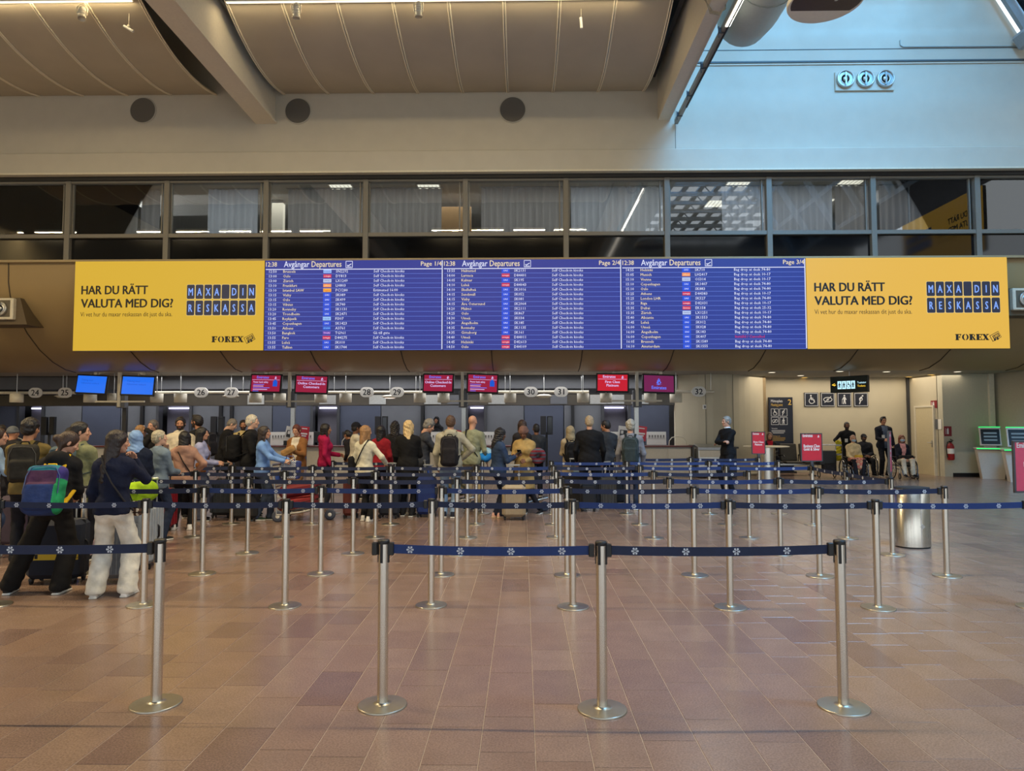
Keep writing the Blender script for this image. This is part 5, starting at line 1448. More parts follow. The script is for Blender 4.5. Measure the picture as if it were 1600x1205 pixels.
def make_shoe():
    f = Field(.0085)
    f.cap((0, -.055, .045), (0, .12, .036), .042, .034, k=.03, flat=(V(1, 0, 0), 1.05)); f.ell((0, .16, .032), (.045, .065, .030), k=.03)
    f.cap((0, -.045, .05), (0, -.04, .10), .044, .046, k=.03)
    f.box((0, .055, .012), (.046, .155, .013), .012, k=.006)
    f.cut((0, 0, -1), 0.0); f.cut((0, 0, 1), .115)
    return f.mesh()
SHOE = make_shoe()
def hair_field(style):
    f = Field(.0095)
    face = lambda w=.062, z=-.030, d=.066, h=.088: f.ell((0, .100, z), (w, d, h), k=.015, sub=True)
    def cap_(o=.010, low=-.035):
        f.ell((0, -.016, .033), (.074 + o, .094 + o, .090 + o), k=.02); f.ell((0, -.05, -.015), (.070 + o * .8, .060 + o, .075), k=.02)
        f.cut((0, .55, -1), -low)
    if style in ('short', 'buzz', 'fringe', 'quiff', 'curlyshort'):
        cap_(.006 if style in ('buzz', 'fringe') else .013, -.055)
        f.noise(.0028, 70, .9); f.ell((0, .118, .002), (.078, .080, .078), k=.012, sub=True); f.ell((0, .06, -.075), (.12, .075, .07), k=.012, sub=True)
        if style == 'fringe': f.ell((0, .0, .12), (.075, .10, .065), k=.015, sub=True)
        if style == 'quiff': f.ell((0, .055, .112), (.05, .045, .025), k=.025)
        if style == 'curlyshort':
            rr = random.Random(4)
            for i in range(60):
                a, b = rr.uniform(0, 2 * PI), rr.uniform(-.1, 1.5)
                p = V(.078 * math.cos(a) * math.cos(b), -.016 + .098 * math.sin(a) * math.cos(b), .035 + .092 * math.sin(b))
                if p[1] > .05 and p[2] < .07: continue
                f.ell(p, (.024,) * 3, k=.01)
    elif style in ('bob', 'long', 'longwavy', 'shoulder', 'curlylong'):
        f.ell((0, -.018, .032), (.090, .108, .098), k=.02)
        L = {'bob': .13, 'shoulder': .20, 'long': .40, 'longwavy': .34, 'curlylong': .26}[style]
        f.cap((0, -.05, .0), (0, -.075, -L), .088, .075 if style != 'bob' else .088, k=.03, flat=(V(0, 1, 0), 1.25))
        for s in (-1, 1):
            f.cap((s * .070, .000, .01), (s * .072, .015 if style != 'long' else -.01, -min(L, .24)), .034, .026, k=.03)
            if style in ('long', 'longwavy', 'curlylong'): f.cap((s * .04, -.09, -L * .7), (s * .05, -.085, -L * 1.12), .05, .02, k=.03)
        f.ell((0, .118, -.022), (.060, .086, .092), k=.012, sub=True); f.cap((0, .05, -.12), (0, .09, -.34), .055, .07, k=.02, sub=True)
        f.noise({'curlylong': .010, 'longwavy': .006}.get(style, .003), {'curlylong': 75, 'longwavy': 42}.get(style, 60), 1.3)
    elif style in ('bun', 'topbun', 'ponytail', 'tied'):
        cap_(.011, -.055); f.ell((0, .112, -.012), (.072, .074, .088), k=.012, sub=True)
        if style == 'bun': f.ell((0, -.128, .0), (.050, .042, .046), k=.02); f.cap((.05, -.06, -.03), (.045, -.05, -.15), .03, .015, k=.02)
        elif style == 'topbun': f.ell((0, -.06, .135), (.046, .046, .036), k=.015)
        elif style == 'ponytail': f.ell((0, -.118, .02), (.03, .03, .03), k=.02); f.cap((0, -.13, .01), (0, -.135, -.20), .034, .016, k=.02)
        else: f.cap((0, -.10, -.02), (.0, -.10, -.10), .035, .02, k=.02)
    elif style == 'cap':
        f.ell((0, -.016, .045), (.088, .106, .092), k=.02); f.cut((0, .12, -1), -.028)
        f.ell((0, .115, .045), (.07, .075, .012), Rx(-.2), k=.012)
    elif style == 'hijab':
        f.ell((0, -.02, .030), (.094, .112, .104), k=.02); f.cap((0, -.02, -.03), (0, -.03, -.17), .088, .115, k=.05); f.ell((0, .0, -.20), (.17, .12, .07), k=.05)
        f.ell((0, .125, -.022), (.058, .075, .078), k=.012, sub=True); f.noise(.003, 55, .7)
    elif style == 'hood':
        f.ell((0, -.02, .028), (.106, .122, .116), k=.02); f.cap((0, -.03, -.03), (0, -.04, -.15), .095, .12, k=.04)
        f.ell((0, .135, -.02), (.066, .085, .09), k=.012, sub=True); f.noise(.004, 40, .3)
    elif style == 'beanie':
        f.ell((0, -.016, .05), (.090, .108, .094), k=.02); f.ring((0, -.014, .03), .088, .018, k=.015); f.cut((0, .1, -1), -.005)
    return f
_hair = {}
def hair_geo(style):
    if style not in _hair: _hair[style] = hair_field(style).mesh()
    return _hair[style]
EYEM = skin((26, 20, 18)); MASKM = mat('face_mask', (150, 178, 200), rough=.8, var=.05)
ARMS = {  # wrist offset from the shoulder (out, forward, up), elbow hint, hand
    'down': ((.05, .03, -.52), (.5, -.6, 0), 'relax'), 'relax': ((.05, .13, -.49), (.4, -.8, 0), 'relax'), 'phone': ((-.09, .31, -.19), (.5, -.2, -1), 'grip'),
    'hold': ((-.07, .32, -.30), (.5, -.4, -1), 'grip'), 'push': ((.02, .44, -.27), (.5, -.2, -1), 'grip'), 'face': ((-.09, .20, .09), (.55, .3, -1), 'grip'),
    'faceside': ((-.01, .15, .06), (.45, .2, -1), 'grip'), 'crossl': ((-.30, .15, -.25), (.5, .7, -1), 'relax'), 'crossr': ((-.29, .20, -.20), (.5, .8, -1), 'grip'), 'hip': ((.03, .08, -.36), (1, -.5, .1), 'grip'), 'pocket': ((.05, .10, -.43), (1, -.5, 0), 'relax'),
    'up': ((-.06, .06, .30), (1, .3, .2), 'flat'), 'lap': ((-.10, .28, -.38), (.6, -.4, -.6), 'relax'), 'out': ((.14, .25, -.33), (.8, -.3, -.5), 'grip'), 'folded': ((-.16, .26, -.33), (.7, -.2, -.8), 'flat')}
PEOPLE = {}
def person(key, label, px, Y, top, heading, sex='m', skin_c=(196, 150, 124), hair='short', hair_c=(40, 30, 26), beard=None, topc=(30, 30, 34), style='jacket', botc=(28, 28, 34), leg='straight', shoec=(30, 30, 32), solec=(220, 218, 210),
           arms=('relax', 'relax'), lean=0.0, head=(0, 0), feet=None, build=1.0, seated=None, sleeve='long', collar=None, inner=None, mask=False, hood=None, belly=0.0, hat=None, side=0.0, foot_yaw=0.0, pants_label=None):
    zt = atY(px, top, Y).z; X = atY(px, 665, Y).x
    hd = math.radians(heading)
    hipk = .93 if seated is None else None
    if seated is None: s = (zt - .014) / (.93 + .58 * math.cos(lean) + .248)
    else: s = 1.68 / 1.75
    rs_ = np.random.RandomState(abs(hash(key)) % 1000 if False else sum(ord(c) for c in key) * 7 % 1000)
    t = thing('person', label, 'person', (X, Y, 0), hd, 'travellers and staff in the hall')
    hipz = .93 * s if seated is None else seated
    hip = V(0, 0, hipz)
    T = unit(V(side, math.sin(lean), math.cos(lean))); rv = unit(V(1, 0, 0) - T[0] * T); fv = np.cross(T, rv); B = np.stack([rv, fv, T], 1)
    b = build * (1.0 if sex == 'm' else .90); sw = (.178 if sex == 'm' else .152) * s * (.5 + .5 * build)
    L = lambda x, y, z: hip + rv * x * s + fv * y * s + T * z * s
    shc = L(0, 0, .462); neckb = L(0, -.005, .52)
    hy, hp = head; HR = Rz(math.radians(hy)) @ Rx(-math.radians(hp)); HT = unit(T * .5 + V(0, 0, 1) * .5)
    hs = (s ** .5) * (1.0 if sex == 'm' else .965)
    hc = neckb + HT * .06 * s + (HR @ V(0, .015, .115)) * s + V(0, .01, .015)
    S_ = []
    for sx, nm in ((1, arms[0]), (-1, arms[1])):
        o, hint, hand = ARMS[nm]
        sh = shc + rv * sx * sw - T * .01
        w = sh + (rv * sx * o[0] + fv * o[1] + T * o[2]) * s
        el, w = ik(sh, w, .285 * s, .255 * s, rv * sx * hint[0] + fv * hint[1] + T * hint[2])
        S_.append((sx, sh, el, w, hand))
    cy, sy = math.cos(-hd), math.sin(-hd)
    if feet is None: ft = [V(.10 * s, .02, 0), V(-.10 * s, -.02, 0)]
    elif seated is not None: ft = [V(feet[0][0], feet[0][1], feet[0][2] if len(feet[0]) > 2 else 0), V(feet[1][0], feet[1][1], feet[1][2] if len(feet[1]) > 2 else 0)]
    else: ft = [V(cy * x - sy * y, sy * x + cy * y, 0) for x, y in feet]      # given as photo-right and depth offsets
    LG = []
    for sx, fo in zip((1, -1), ft):
        hj = hip + rv * sx * .088 * s * (.5 + .5 * b) - V(0, 0, .03 * s)
        an = fo + V(0, -.0, .095 * s)
        kn, an = ik(hj, an, .43 * s, .425 * s, V(sx * .12, 1, .15))
        LG.append((sx, hj, kn, an, fo))
    # body: torso, neck, arms and legs in one skin, with finer head and hands joined to it
    def torso(f, o, k=.05):
        f.ell(L(0, 0, .02), V(.158 * b, .112 * b, .15) * s + o, B, k); f.ell(L(0, 0, .18), V(.135 * b, .100 * b, .19) * s + o, B, k); f.ell(L(0, .0, .355), V(.160 * b, .112 * b, .19) * s + o, B, k)
        f.cap(shc - rv * sw * .92 - T * .012, shc + rv * sw * .92 - T * .012, .050 * s * (.4 + .6 * build) + o, k=k)
        for sx in (-1, 1): f.cap(neckb - T * .01, shc + rv * sx * sw * .7, .050 * s + o * .6, .048 * s + o, k=k)
        if sex == 'f':
            for sx in (-1, 1): f.ell(L(sx * .068, .085, .335), V(.062, .055, .065) * s + o, B, .04)
        if belly: f.ell(L(0, .06, .10), V(.14, .11, .15) * s * belly + o, B, .06)
    f = Field(.025)
    torso(f, -.012)
    f.cap(neckb - T * .04, hc + HR @ V(0, -.02, -.05), .05 * s, .046 * s, k=.03)
    for sx, sh, el, w, hand in S_: f.cap(sh, el, .044 * s, .036 * s, k=.03); f.cap(el, w, .036 * s, .026 * s, k=.02)
    for sx, hj, kn, an, fo in LG: f.cap(hj, kn, .072 * s * b, .05 * s, k=.03); f.cap(kn, an, .05 * s, .034 * s, k=.02)
    P, Q = f.mesh(); mi = np.zeros(len(Q), int)
    hv, hq = HEADS[sex]
    cen = hv[hq].mean(1); hm = np.zeros(len(hq), int)
    ax_ = np.abs(cen[:, 0])
    if beard:
        hm[(cen[:, 2] < -.040) & (cen[:, 1] > .0) & (cen[:, 2] > -.125)] = 3
        hm[(cen[:, 2] < -.012) & (cen[:, 1] > -.005) & (ax_ > .048) & (cen[:, 2] > -.1) & (cen[:, 1] < .05)] = 3
    hm[((ax_ - .031) / .0125) ** 2 + ((cen[:, 2] - .001) / .006) ** 2 < 1] = np.where(cen[((ax_ - .031) / .0125) ** 2 + ((cen[:, 2] - .001) / .006) ** 2 < 1][:, 1] > .05, 1, 0)
    hm[(ax_ > .012) & (ax_ < .048) & (np.abs(cen[:, 2] - .0225 + .10 * np.abs(ax_ - .028)) < .0034) & (cen[:, 1] > .05)] = 4
    hm[((cen[:, 0]) / .024) ** 2 + ((cen[:, 2] + .062) / .0085) ** 2 < np.where(cen[:, 1] > .06, 1, 0)] = 2
    allP = [P]; allQ = [Q]; allM = [mi]; off = len(P)
    hv2 = (HR @ (hv * hs).T).T + hc
    allP.append(hv2); allQ.append(hq + off); allM.append(hm); off += len(hv2)
    for sx, sh, el, w, hand in S_:
        gv, gq = HANDS[hand]
        d = unit(w - el); N = -rv * sx * .7 - T * .35 - fv * .1
        if nm_up := (d @ T > .5): N = -fv - rv * sx * .3
        N = unit(N - (N @ d) * d); Zl = -N; Xl = np.cross(d, Zl)
        g = gv * (s * (1.0 if sex == 'm' else .92)); gq2 = gq
        if sx > 0: g = g * V(-1, 1, 1); gq2 = gq[:, ::-1]
        g = g @ np.stack([Xl, d, Zl]) + w
        allP.append(g); allQ.append(gq2 + off); allM.append(np.zeros(len(gq), int)); off += len(g)
    lipc = tuple(int(v * k_) for v, k_ in zip(skin_c, (.82, .62, .60)))
    sm = skin(skin_c)
    me = np_mesh('body', np.concatenate(allP), np.concatenate(allQ), [sm, EYEM, skin(lipc), hairm(beard or hair_c), hairm(tuple(int(v * .8) for v in hair_c))], np.concatenate(allM))
    link('body', me, t)
    hat_part = hair in ('hijab', 'hood', 'beanie', 'cap')
    if hair not in ('none',):
        gv, gq = hair_geo(hair)
        me = np_mesh('hair', (HR @ (gv * hs).T).T + hc, gq, cloth(hair_c) if hat_part else hairm(hair_c))
        link({'hijab': 'headscarf', 'hood': 'hood', 'beanie': 'knit_cap', 'cap': 'cap'}.get(hair, 'hair'), me, t)
    if hat:
        gv, gq = hair_geo(hat[0]); link('cap' if hat[0] == 'cap' else 'headband', np_mesh('cap', (HR @ (gv * hs * 1.04).T).T + hc, gq, cloth(hat[1])), t)
    if mask:
        f = Field(.008); f.ell((0, .05, -.05), (.068, .066, .052), k=.01); f.cut((0, -1, 0), -.01); gv, gq = f.mesh()
        link('face_mask', np_mesh('face_mask', (HR @ (gv * hs).T).T + hc, gq, MASKM), t)
    # upper garment
    puff = {'puffer': .036, 'jacket': .022, 'coat': .026, 'hoodie': .026, 'sweater': .016, 'shirt': .012, 'trench': .024, 'vest': .02}.get(style, .018)
    hem = {'coat': -.30, 'trench': -.42, 'jacket': -.09, 'hoodie': -.08, 'puffer': -.14, 'sweater': -.06, 'shirt': -.08, 'vest': -.02}.get(style, -.08) * s
    f = Field(.0155)
    torso(f, puff + .007)
    if seated is None:
        for sx, hj, kn, an, fo in LG: f.ell(hj - fv * .045 * s + T * .01, V(.085 * b, .08, .11) * s + puff * .7 + .006, B, .05)
    if seated is None and hem < -.1 * s:
        f.cap(L(0, 0, 0), hip + V(0, 0, hem - .05), (.160 * b * s + puff), (.165 * b * s + puff + .035), k=.05, flat=(fv, 1.14))
    elif seated is None: f.cap(L(0, 0, .0), L(0, 0, hem / s - .04), .153 * b * s + puff, k=.04, flat=(fv, 1.22))
    f.noise(.0035 if style != 'puffer' else .005, 24 if style != 'puffer' else 16, rs_.rand() * 6)
    nT = T if seated is None or True else T
    f.cut(-T, -(hip @ T) - (hem if seated is None else -.02))
    for sx, sh, el, w, hand in S_:
        r0 = .047 * s * (.5 + .5 * b) + puff * .72; r1 = .039 * s + puff * .7; r2 = .032 * s + puff * .6
        f.cap(sh, el, r0, r1, k=.035)
        if sleeve == 'long': f.cap(el, el + (w - el) * .93, r1, r2, k=.02)
    f.noise(.0022, 46, rs_.rand() * 6)
    if collar: f.ring(neckb + T * .035 * s - fv * .005, .062 * s, .016 if collar is True else .02, B, k=.015)
    if hood: f.ell(neckb - fv * .088 * s - T * .01, V(.118, .058, .085) * s, B, k=.03); f.ring(neckb + T * .035 * s - fv * .02, .078 * s, .030, B @ Rx(.35), k=.02)
    P, Q = f.mesh(); mats = [cloth(topc)]; mi = None
    if inner is not None:                                   # open front: the shirt shows between the lapels
        c_ = P[Q].mean(1) - hip; xx = c_ @ rv; yy = c_ @ fv; zz = c_ @ T / s
        mi = ((np.abs(xx) < (.035 + .05 * np.clip((zz - .1) / .4, 0, 1)) * s) & (yy > .03) & (yy < .175) & (zz < .56)).astype(int); mats.append(cloth(inner))
    link({'vest': 'vest', 'trench': 'coat'}.get(style, style), np_mesh('top', P, Q, mats, mi), t)
    if style == 'vest' and topc:
        f = Field(.0155)
        for sx, sh, el, w, hand in S_: f.cap(sh, el, .056 * s, .048 * s, k=.03); f.cap(el, el + (w - el) * .93, .048 * s, .04 * s, k=.02)
        P, Q = f.mesh(); link('sleeves', np_mesh('sleeves', P, Q, cloth(inner or topc)), t)
    # trousers
    f = Field(.0155); lw = {'straight': (.084, .064, .058), 'wide': (.094, .086, .090), 'slim': (.080, .056, .046)}[leg]
    f.ell(L(0, 0, .02), V(.160 * b, .116 * b, .15) * s + .012, B, .05)
    for sx, hj, kn, an, fo in LG:
        if seated is None: f.ell(hj - fv * .045 * s, V(.085 * b, .08, .11) * s, B, .05)
        f.cap(hj, kn, lw[0] * s * b + .008, lw[1] * s + .006, k=.04); f.cap(kn, an - V(0, 0, .02), lw[1] * s + .006, lw[2] * s + .006, k=.03)
    f.noise(.0042 if leg == 'wide' else .003, 30, rs_.rand() * 6)
    f.cut(T, hip @ T + .09 * s); f.cut((0, 0, -1), -.035)
    P, Q = f.mesh(); link('trousers', np_mesh('trousers', P, Q, cloth(botc)), t)
    gv, gq = SHOE; cz = gv[gq].mean(1)[:, 2]
    for sx, hj, kn, an, fo in LG:
        yaw = -sx * .12 + foot_yaw; R = Rz(yaw)
        lift = fo[2] if len(fo) > 2 else 0
        P = (R @ (gv * s * (.94 if sex == 'm' else .86)).T).T + V(fo[0], fo[1], lift)
        link('shoe', np_mesh('shoe', P, gq, [cloth(shoec), cloth(solec)], (cz < .026).astype(int)), t)
    PEOPLE[key] = dict(t=t, hip=hip, T=T, rv=rv, fv=fv, s=s, S=S_, neck=neckb, L=L, hc=hc, B=B, X=X, Y=Y, hd=hd, b=b)
    return t
def to_world(key, p):
    d = PEOPLE[key]; return Vector((d['X'], d['Y'], 0)) + Matrix.Rotation(d['hd'], 3, 'Z') @ Vector(p)
def fitted(name, label, cat, key, group=None):
    """an empty standing in the wearer's own frame, for things worn or carried"""
    d = PEOPLE[key]; return thing(name, label, cat, (d['X'], d['Y'], 0), d['hd'], group)
def backpack(key, label, col, w=.30, h=.44, dp=.17, zc=.30, pocket=None, pcol=None, strapc=None, panels=None, dx=0.0, tilt=0.0, res=.0125):
    d = PEOPLE[key]; s = d['s']; t = fitted('backpack', label, 'backpack', key, 'backpacks worn in the queue')
    c = d['L'](dx, -.128 * d['b'] - .025, zc) - d['fv'] * dp / 2; R = d['B'] @ Rx(tilt)
    f = Field(res); f.box(c, (w / 2, dp / 2, h / 2), min(w, dp) * .42, R, k=.02); f.noise(.003, 28, 1.0)
    if pocket is None: f.box(c + R @ V(0, -dp * .42, -h * .16), (w * .40, dp * .28, h * .27), dp * .22, R, k=.015)
    P, Q = f.mesh(); mats = [cloth(col)]; mi = None
    if panels:
        q = (P[Q].mean(1) - c) @ R; mi = np.zeros(len(Q), int); mats = [cloth(p) for p in panels]
        mi[(q[:, 2] > h * .06)] = 1; mi[(q[:, 2] > h * .36)] = 2; mi[(q[:, 0] > w * .36)] = 3; mi[(q[:, 0] > w * .36) & (q[:, 2] > h * .2)] = 4
    link('body', np_mesh('body', P, Q, mats, mi), t)
    if pcol or pocket:
        f = Field(.012); f.box(c + R @ V(0, -dp * .46, -h * .18), (w * .36, dp * .22, h * .24), dp * .18, R, k=.01); P, Q = f.mesh(); link('pocket', np_mesh('pocket', P, Q, cloth(pcol or col)), t)
    m = MB(); sc = strapc or tuple(int(v * .7) for v in col)
    top = lambda x, y, z: tuple(d['L'](0, 0, 0) + d['rv'] * x + d['fv'] * y + d['T'] * z)
    sh = .475 * s
    for sx in (-1, 1):
        m = MB(); x0 = sx * .095 * s
        pts = [tuple(c + R @ V(sx * w * .22, dp * .45, h * .40)), top(x0, -.055 * s, sh + .082 * s), top(x0, .03 * s, sh + .075 * s), top(x0 * 1.02, .115 * s, sh - .03 * s), top(x0 * 1.15, .150 * s, sh - .14 * s), top(x0 * 1.75, .07 * s, sh - .26 * s), tuple(c + R @ V(sx * w * .42, dp * .3, -h * .3))]
        m.tube(pts, .026, 8, flat=(0, 0, 1)); m.build('strap', cloth(sc), t)
    m = MB(); m.tube([tuple(c + R @ V(x, dp * .30, h * .5 + z)) for x, z in ((-.05, -.005), (-.035, .03), (.035, .03), (.05, -.005))], .010, 6); m.build('handle', cloth(sc), t)
    m = MB(); m.tube([tuple(c + R @ V(x * w, -dp * (.5 if abs(x) < .4 else .44), z * h)) for x, z in ((-.44, -.1), (-.42, .25), (-.3, .42), (0, .455), (.3, .42), (.42, .25), (.44, -.1))], .005, 5); m.build('zip', cloth(tuple(min(255, v + 40) for v in col)), t)
    return t
def strap_over(key, col, parent, side=1, r=.018, low=-.02):
    """crossbody strap: from one shoulder round the torso to the other hip"""
    d = PEOPLE[key]; s = d['s']; L = d['L']; b = d['b']
    pts = [L(side * .10, -.05, .565), L(side * .10, .03, .56), L(side * .06, .135 * b + .015, .44), L(-side * .05, .155 * b + .01, .25), L(-side * .15, .10, .06), L(-side * .195, .0, low), L(-side * .15, -.10, .08), L(-side * .03, -.145 * b - .01, .28), L(side * .06, -.135 * b - .01, .45)]
    m = MB(); m.tube([tuple(p) for p in pts], r, 8, closed=True, flat=(0, 0, 1)); return m.build('strap', cloth(col), parent)
def soft_bag(key, label, at, half, col, cat='bag', col2=None, strap=None, side=1, name='shoulder_bag', rd=.04):
    d = PEOPLE[key]; t = fitted(name, label, cat, key); c = d['L'](*at)
    f = Field(.012); f.box(c, half, min(rd, min(half) * .9), d['B'], k=.02); f.noise(.004, 30, 2.0); P, Q = f.mesh()
    mats = [cloth(col)]; mi = None
    if col2:
        q = (P[Q].mean(1) - c) @ d['B']; mats = [cloth(col), cloth(col2), cloth((40, 30, 28))]; mi = (np.floor(q[:, 0] / .022).astype(int) % 2); mi[(np.abs(q[:, 2] % .05 - .02) < .005)] = 2
    link('body', np_mesh('body', P, Q, mats, mi), t)
    if strap: strap_over(key, strap, t, side)
    return t
# ------------------------------------------------------------------ PEOPLE
PALE, FAIR, TAN, BROWN, DARKS = (206, 164, 140), (196, 148, 122), (172, 122, 92), (122, 82, 60), (92, 62, 48)
BLK, NAVY_, CHAR = (22, 22, 25), (22, 28, 46), (46, 48, 52)
HBLK, HBRN, HGRY, HBLD, HAUB = (26, 21, 20), (58, 40, 30), (150, 146, 138), (196, 164, 112), (92, 44, 34)
JEAN, LJEAN, KHAKI = (40, 50, 72), (130, 152, 176), (168, 154, 124)
person('bag_woman', 'woman in black with wide trousers and a purple, blue and green backpack', 88, 7.13, 672, 10, 'f', FAIR, 'bun', HBRN, topc=BLK, style='jacket', botc=(24, 22, 21), leg='wide', shoec=(40, 38, 36), arms=('hold', 'hold'), lean=.26, head=(-58, 26), feet=[(.10, -.02), (-.40, -.04)], hood=True)
person('white_trousers', 'woman with long dark hair in a navy sweater and wide white trousers', 181, 7.0, 671, 8, 'f', FAIR, 'long', (38, 28, 26), topc=(24, 30, 52), style='sweater', botc=(214, 210, 198), leg='wide', shoec=(226, 224, 218), arms=('faceside', 'relax'), head=(-64, 6), feet=[(.15, .02), (-.13, -.05)])
person('olive_man', 'man with curly black hair and an olive shirt behind the woman in black', 46, 8.62, 654, 24, 'm', TAN, 'curlyshort', HBLK, topc=(116, 100, 58), style='shirt', arms=('hold', 'hold'), head=(-25, 5))
person('green_hoodie', 'man in a sage green hoodie between the two women in front', 124, 8.7, 659, -12, 'm', FAIR, 'short', HBLK, topc=(122, 124, 92), style='hoodie', hood=True, arms=('hold', 'hold'), head=(-48, 0))
person('dark_hood_woman', 'woman in profile with dark hair behind the long-haired woman', 178, 12.5, 675, -80, 'f', TAN, 'tied', HBLK, topc=(34, 34, 38), style='hoodie', hood=True, arms=('hold', 'hold'), head=(0, -4))
person('arms_up', 'blonde woman holding both hands on her head in black sleeves', 219, 13.3, 664, -30, 'f', FAIR, 'tied', (150, 112, 70), topc=(28, 28, 30), style='sweater', arms=('up', 'up'))
person('blue_scarf', 'woman in a light blue headscarf and navy padded jacket', 213, 9.75, 672, 20, 'f', PALE, 'hijab', (128, 160, 206), topc=(26, 34, 54), style='puffer', botc=(36, 42, 62), arms=('hold', 'hold'))
person('grey_facing', 'grey-haired man in black looking back towards us', 240, 14.2, 656, 165, 'm', FAIR, 'short', (104, 96, 90), topc=BLK, style='jacket', arms=('down', 'down'))
person('denim_grey', 'short-haired grey woman in a pale denim jacket', 249, 10.27, 672, -22, 'f', PALE, 'short', (170, 162, 140), topc=(108, 124, 140), style='jacket', collar=True, arms=('hold', 'face'), head=(-38, -4), botc=JEAN)
person('cream_hoodie', 'bearded man in a cream hoodie facing the camera', 282, 12.72, 651, 200, 'm', TAN, 'short', HBLK, beard=(34, 26, 24), topc=(200, 188, 164), style='hoodie', hood=True, arms=('hold', 'hold'))
person('tall_black', 'tall dark-haired man in a black jacket looking left', 309, 13.5, 648, 78, 'm', TAN, 'quiff', HBLK, beard=(50, 38, 34), topc=(26, 26, 30), style='jacket', arms=('relax', 'relax'), build=1.08)
person('pink_jacket', 'woman with a black bob, dusty pink jacket and white trainers', 289, 11.35, 673, 10, 'f', FAIR, 'bob', (22, 18, 18), topc=(164, 128, 112), style='jacket', hood=True, botc=(22, 22, 24), leg='straight', shoec=(214, 214, 210), arms=('hip', 'hip'), feet=[(.13, 0), (-.13, -.02)], build=1.06)
person('lavender', 'woman with long straight black hair in a lavender top', 315, 12.35, 667, -78, 'f', FAIR, 'long', (22, 18, 20), topc=(150, 154, 190), style='sweater', arms=('hold', 'hold'), botc=(70, 74, 92), leg='wide')
person('bowed_head', 'man in a black coat with cropped grey hair and bowed head', 350, 15.6, 652, -72, 'm', PALE, 'buzz', (120, 112, 104), topc=(24, 24, 28), style='coat', arms=('relax', 'hold'), lean=.16, head=(0, 32))
person('beige_beard', 'bearded man in beige behind the white-haired man', 380, 16.95, 656, 200, 'm', TAN, 'short', HBLK, beard=(36, 28, 24), topc=(186, 166, 116), style='jacket', arms=('hold', 'hold'))
person('white_hair', 'white-haired man in a black jacket looking right', 393, 12.9, 647.5, -82, 'm', PALE, 'short', (196, 188, 172), topc=(26, 26, 28), style='jacket', arms=('hold', 'relax'), build=1.1, botc=BLK)
person('blue_sweat', 'woman with long dark streaked hair in a sky blue sweatshirt and jeans', 412, 12.4, 665, -86, 'f', FAIR, 'longwavy', (48, 38, 34), topc=(112, 150, 208), style='sweater', botc=(56, 66, 84), shoec=(40, 58, 50), arms=('push', 'push'), feet=[(.12, .06), (-.10, -.04)])
person('brown_jacket', 'auburn-haired woman in an open brown jacket over a white tee', 465, 14.3, 662.5, 172, 'f', FAIR, 'tied', HAUB, topc=(138, 94, 54), style='jacket', inner=(206, 198, 184), arms=('hold', 'phone'), botc=(120, 92, 66), head=(0, 14))
person('magenta', 'woman in a magenta jacket with black hair', 508, 14.45, 661, -72, 'f', TAN, 'shoulder', HBLK, topc=(158, 22, 70), style='jacket', hood=True, arms=('relax', 'hold'), botc=(40, 44, 56))
person('croucher', 'dark-haired traveller bending over a bag near the counter', 558, 17.2, 672, 60, 'f', TAN, 'tied', HBLK, topc=(38, 36, 40), style='jacket', arms=('hold', 'hold'), lean=.55, head=(0, 20))
person('dark_cap', 'man in a dark cap and cream shirt behind the light-haired woman', 556, 15.9, 660, -60, 'm', BROWN, 'short', HBLK, hat=('cap', (26, 26, 34)), topc=(200, 194, 178), style='shirt', arms=('hold', 'hold'))
person('cream_sweater', 'woman with light brown hair in a cream sweater and black trousers', 571, 12.32, 664, -22, 'f', FAIR, 'shoulder', (150, 114, 76), topc=(204, 200, 180), style='sweater', botc=(24, 24, 27), shoec=(216, 216, 214), arms=('out', 'relax'), head=(-20, 0), feet=[(.10, -.03), (-.03, .1)])
person('red_jacket', 'dark-haired traveller in a red jacket right of the cream sweater', 595, 14.2, 664, -12, 'f', TAN, 'shoulder', HBLK, topc=(142, 28, 40), style='jacket', arms=('relax', 'relax'), botc=(42, 36, 44))
person('curly_vest', 'woman with long dark curls and a black vest over tan sleeves', 617, 14.95, 657, 6, 'f', TAN, 'curlylong', (28, 22, 22), topc=(32, 32, 36), style='vest', inner=(186, 164, 128), arms=('relax', 'relax'), botc=(30, 30, 36))
person('blonde', 'woman with long blonde hair in a loose black sweater', 638, 12.95, 655.5, -4, 'f', PALE, 'longwavy', (206, 178, 128), topc=(20, 20, 22), style='coat', arms=('hold', 'relax'), botc=(26, 26, 32), shoec=(28, 28, 30), build=1.12, feet=[(.08, -.04), (-.10, .05)])
person('grey_pusher', 'grey-haired man in dark grey pushing a trolley beside the blonde woman', 660, 13.9, 654, -70, 'm', FAIR, 'curlyshort', (128, 124, 118), topc=(58, 62, 72), style='jacket', arms=('push', 'push'), lean=.12, head=(0, 26), botc=(70, 74, 84))
person('clerk', 'clerk in a black headscarf behind the desk monitor', 682, 23.75, 650, 178, 'f', TAN, 'hijab', (20, 20, 22), topc=BLK, style='jacket', arms=('hold', 'hold'))
person('grey_hoodie', 'man in a pale grey hoodie with a black backpack and light jeans', 704, 12.8, 648.5, 2, 'm', FAIR, 'short', (84, 62, 46), topc=(166, 162, 144), style='hoodie', hood=True, botc=LJEAN, shoec=(34, 38, 50), arms=('hip', 'relax'), build=1.06, feet=[(.06, -.02), (-.12, .03)])
person('bald', 'bald man in a pale sage shirt and khaki trousers', 738, 13.85, 648, -22, 'm', FAIR, 'none', (120, 100, 80), topc=(138, 142, 118), style='shirt', botc=KHAKI, arms=('relax', 'hip'), build=1.12, belly=.8)
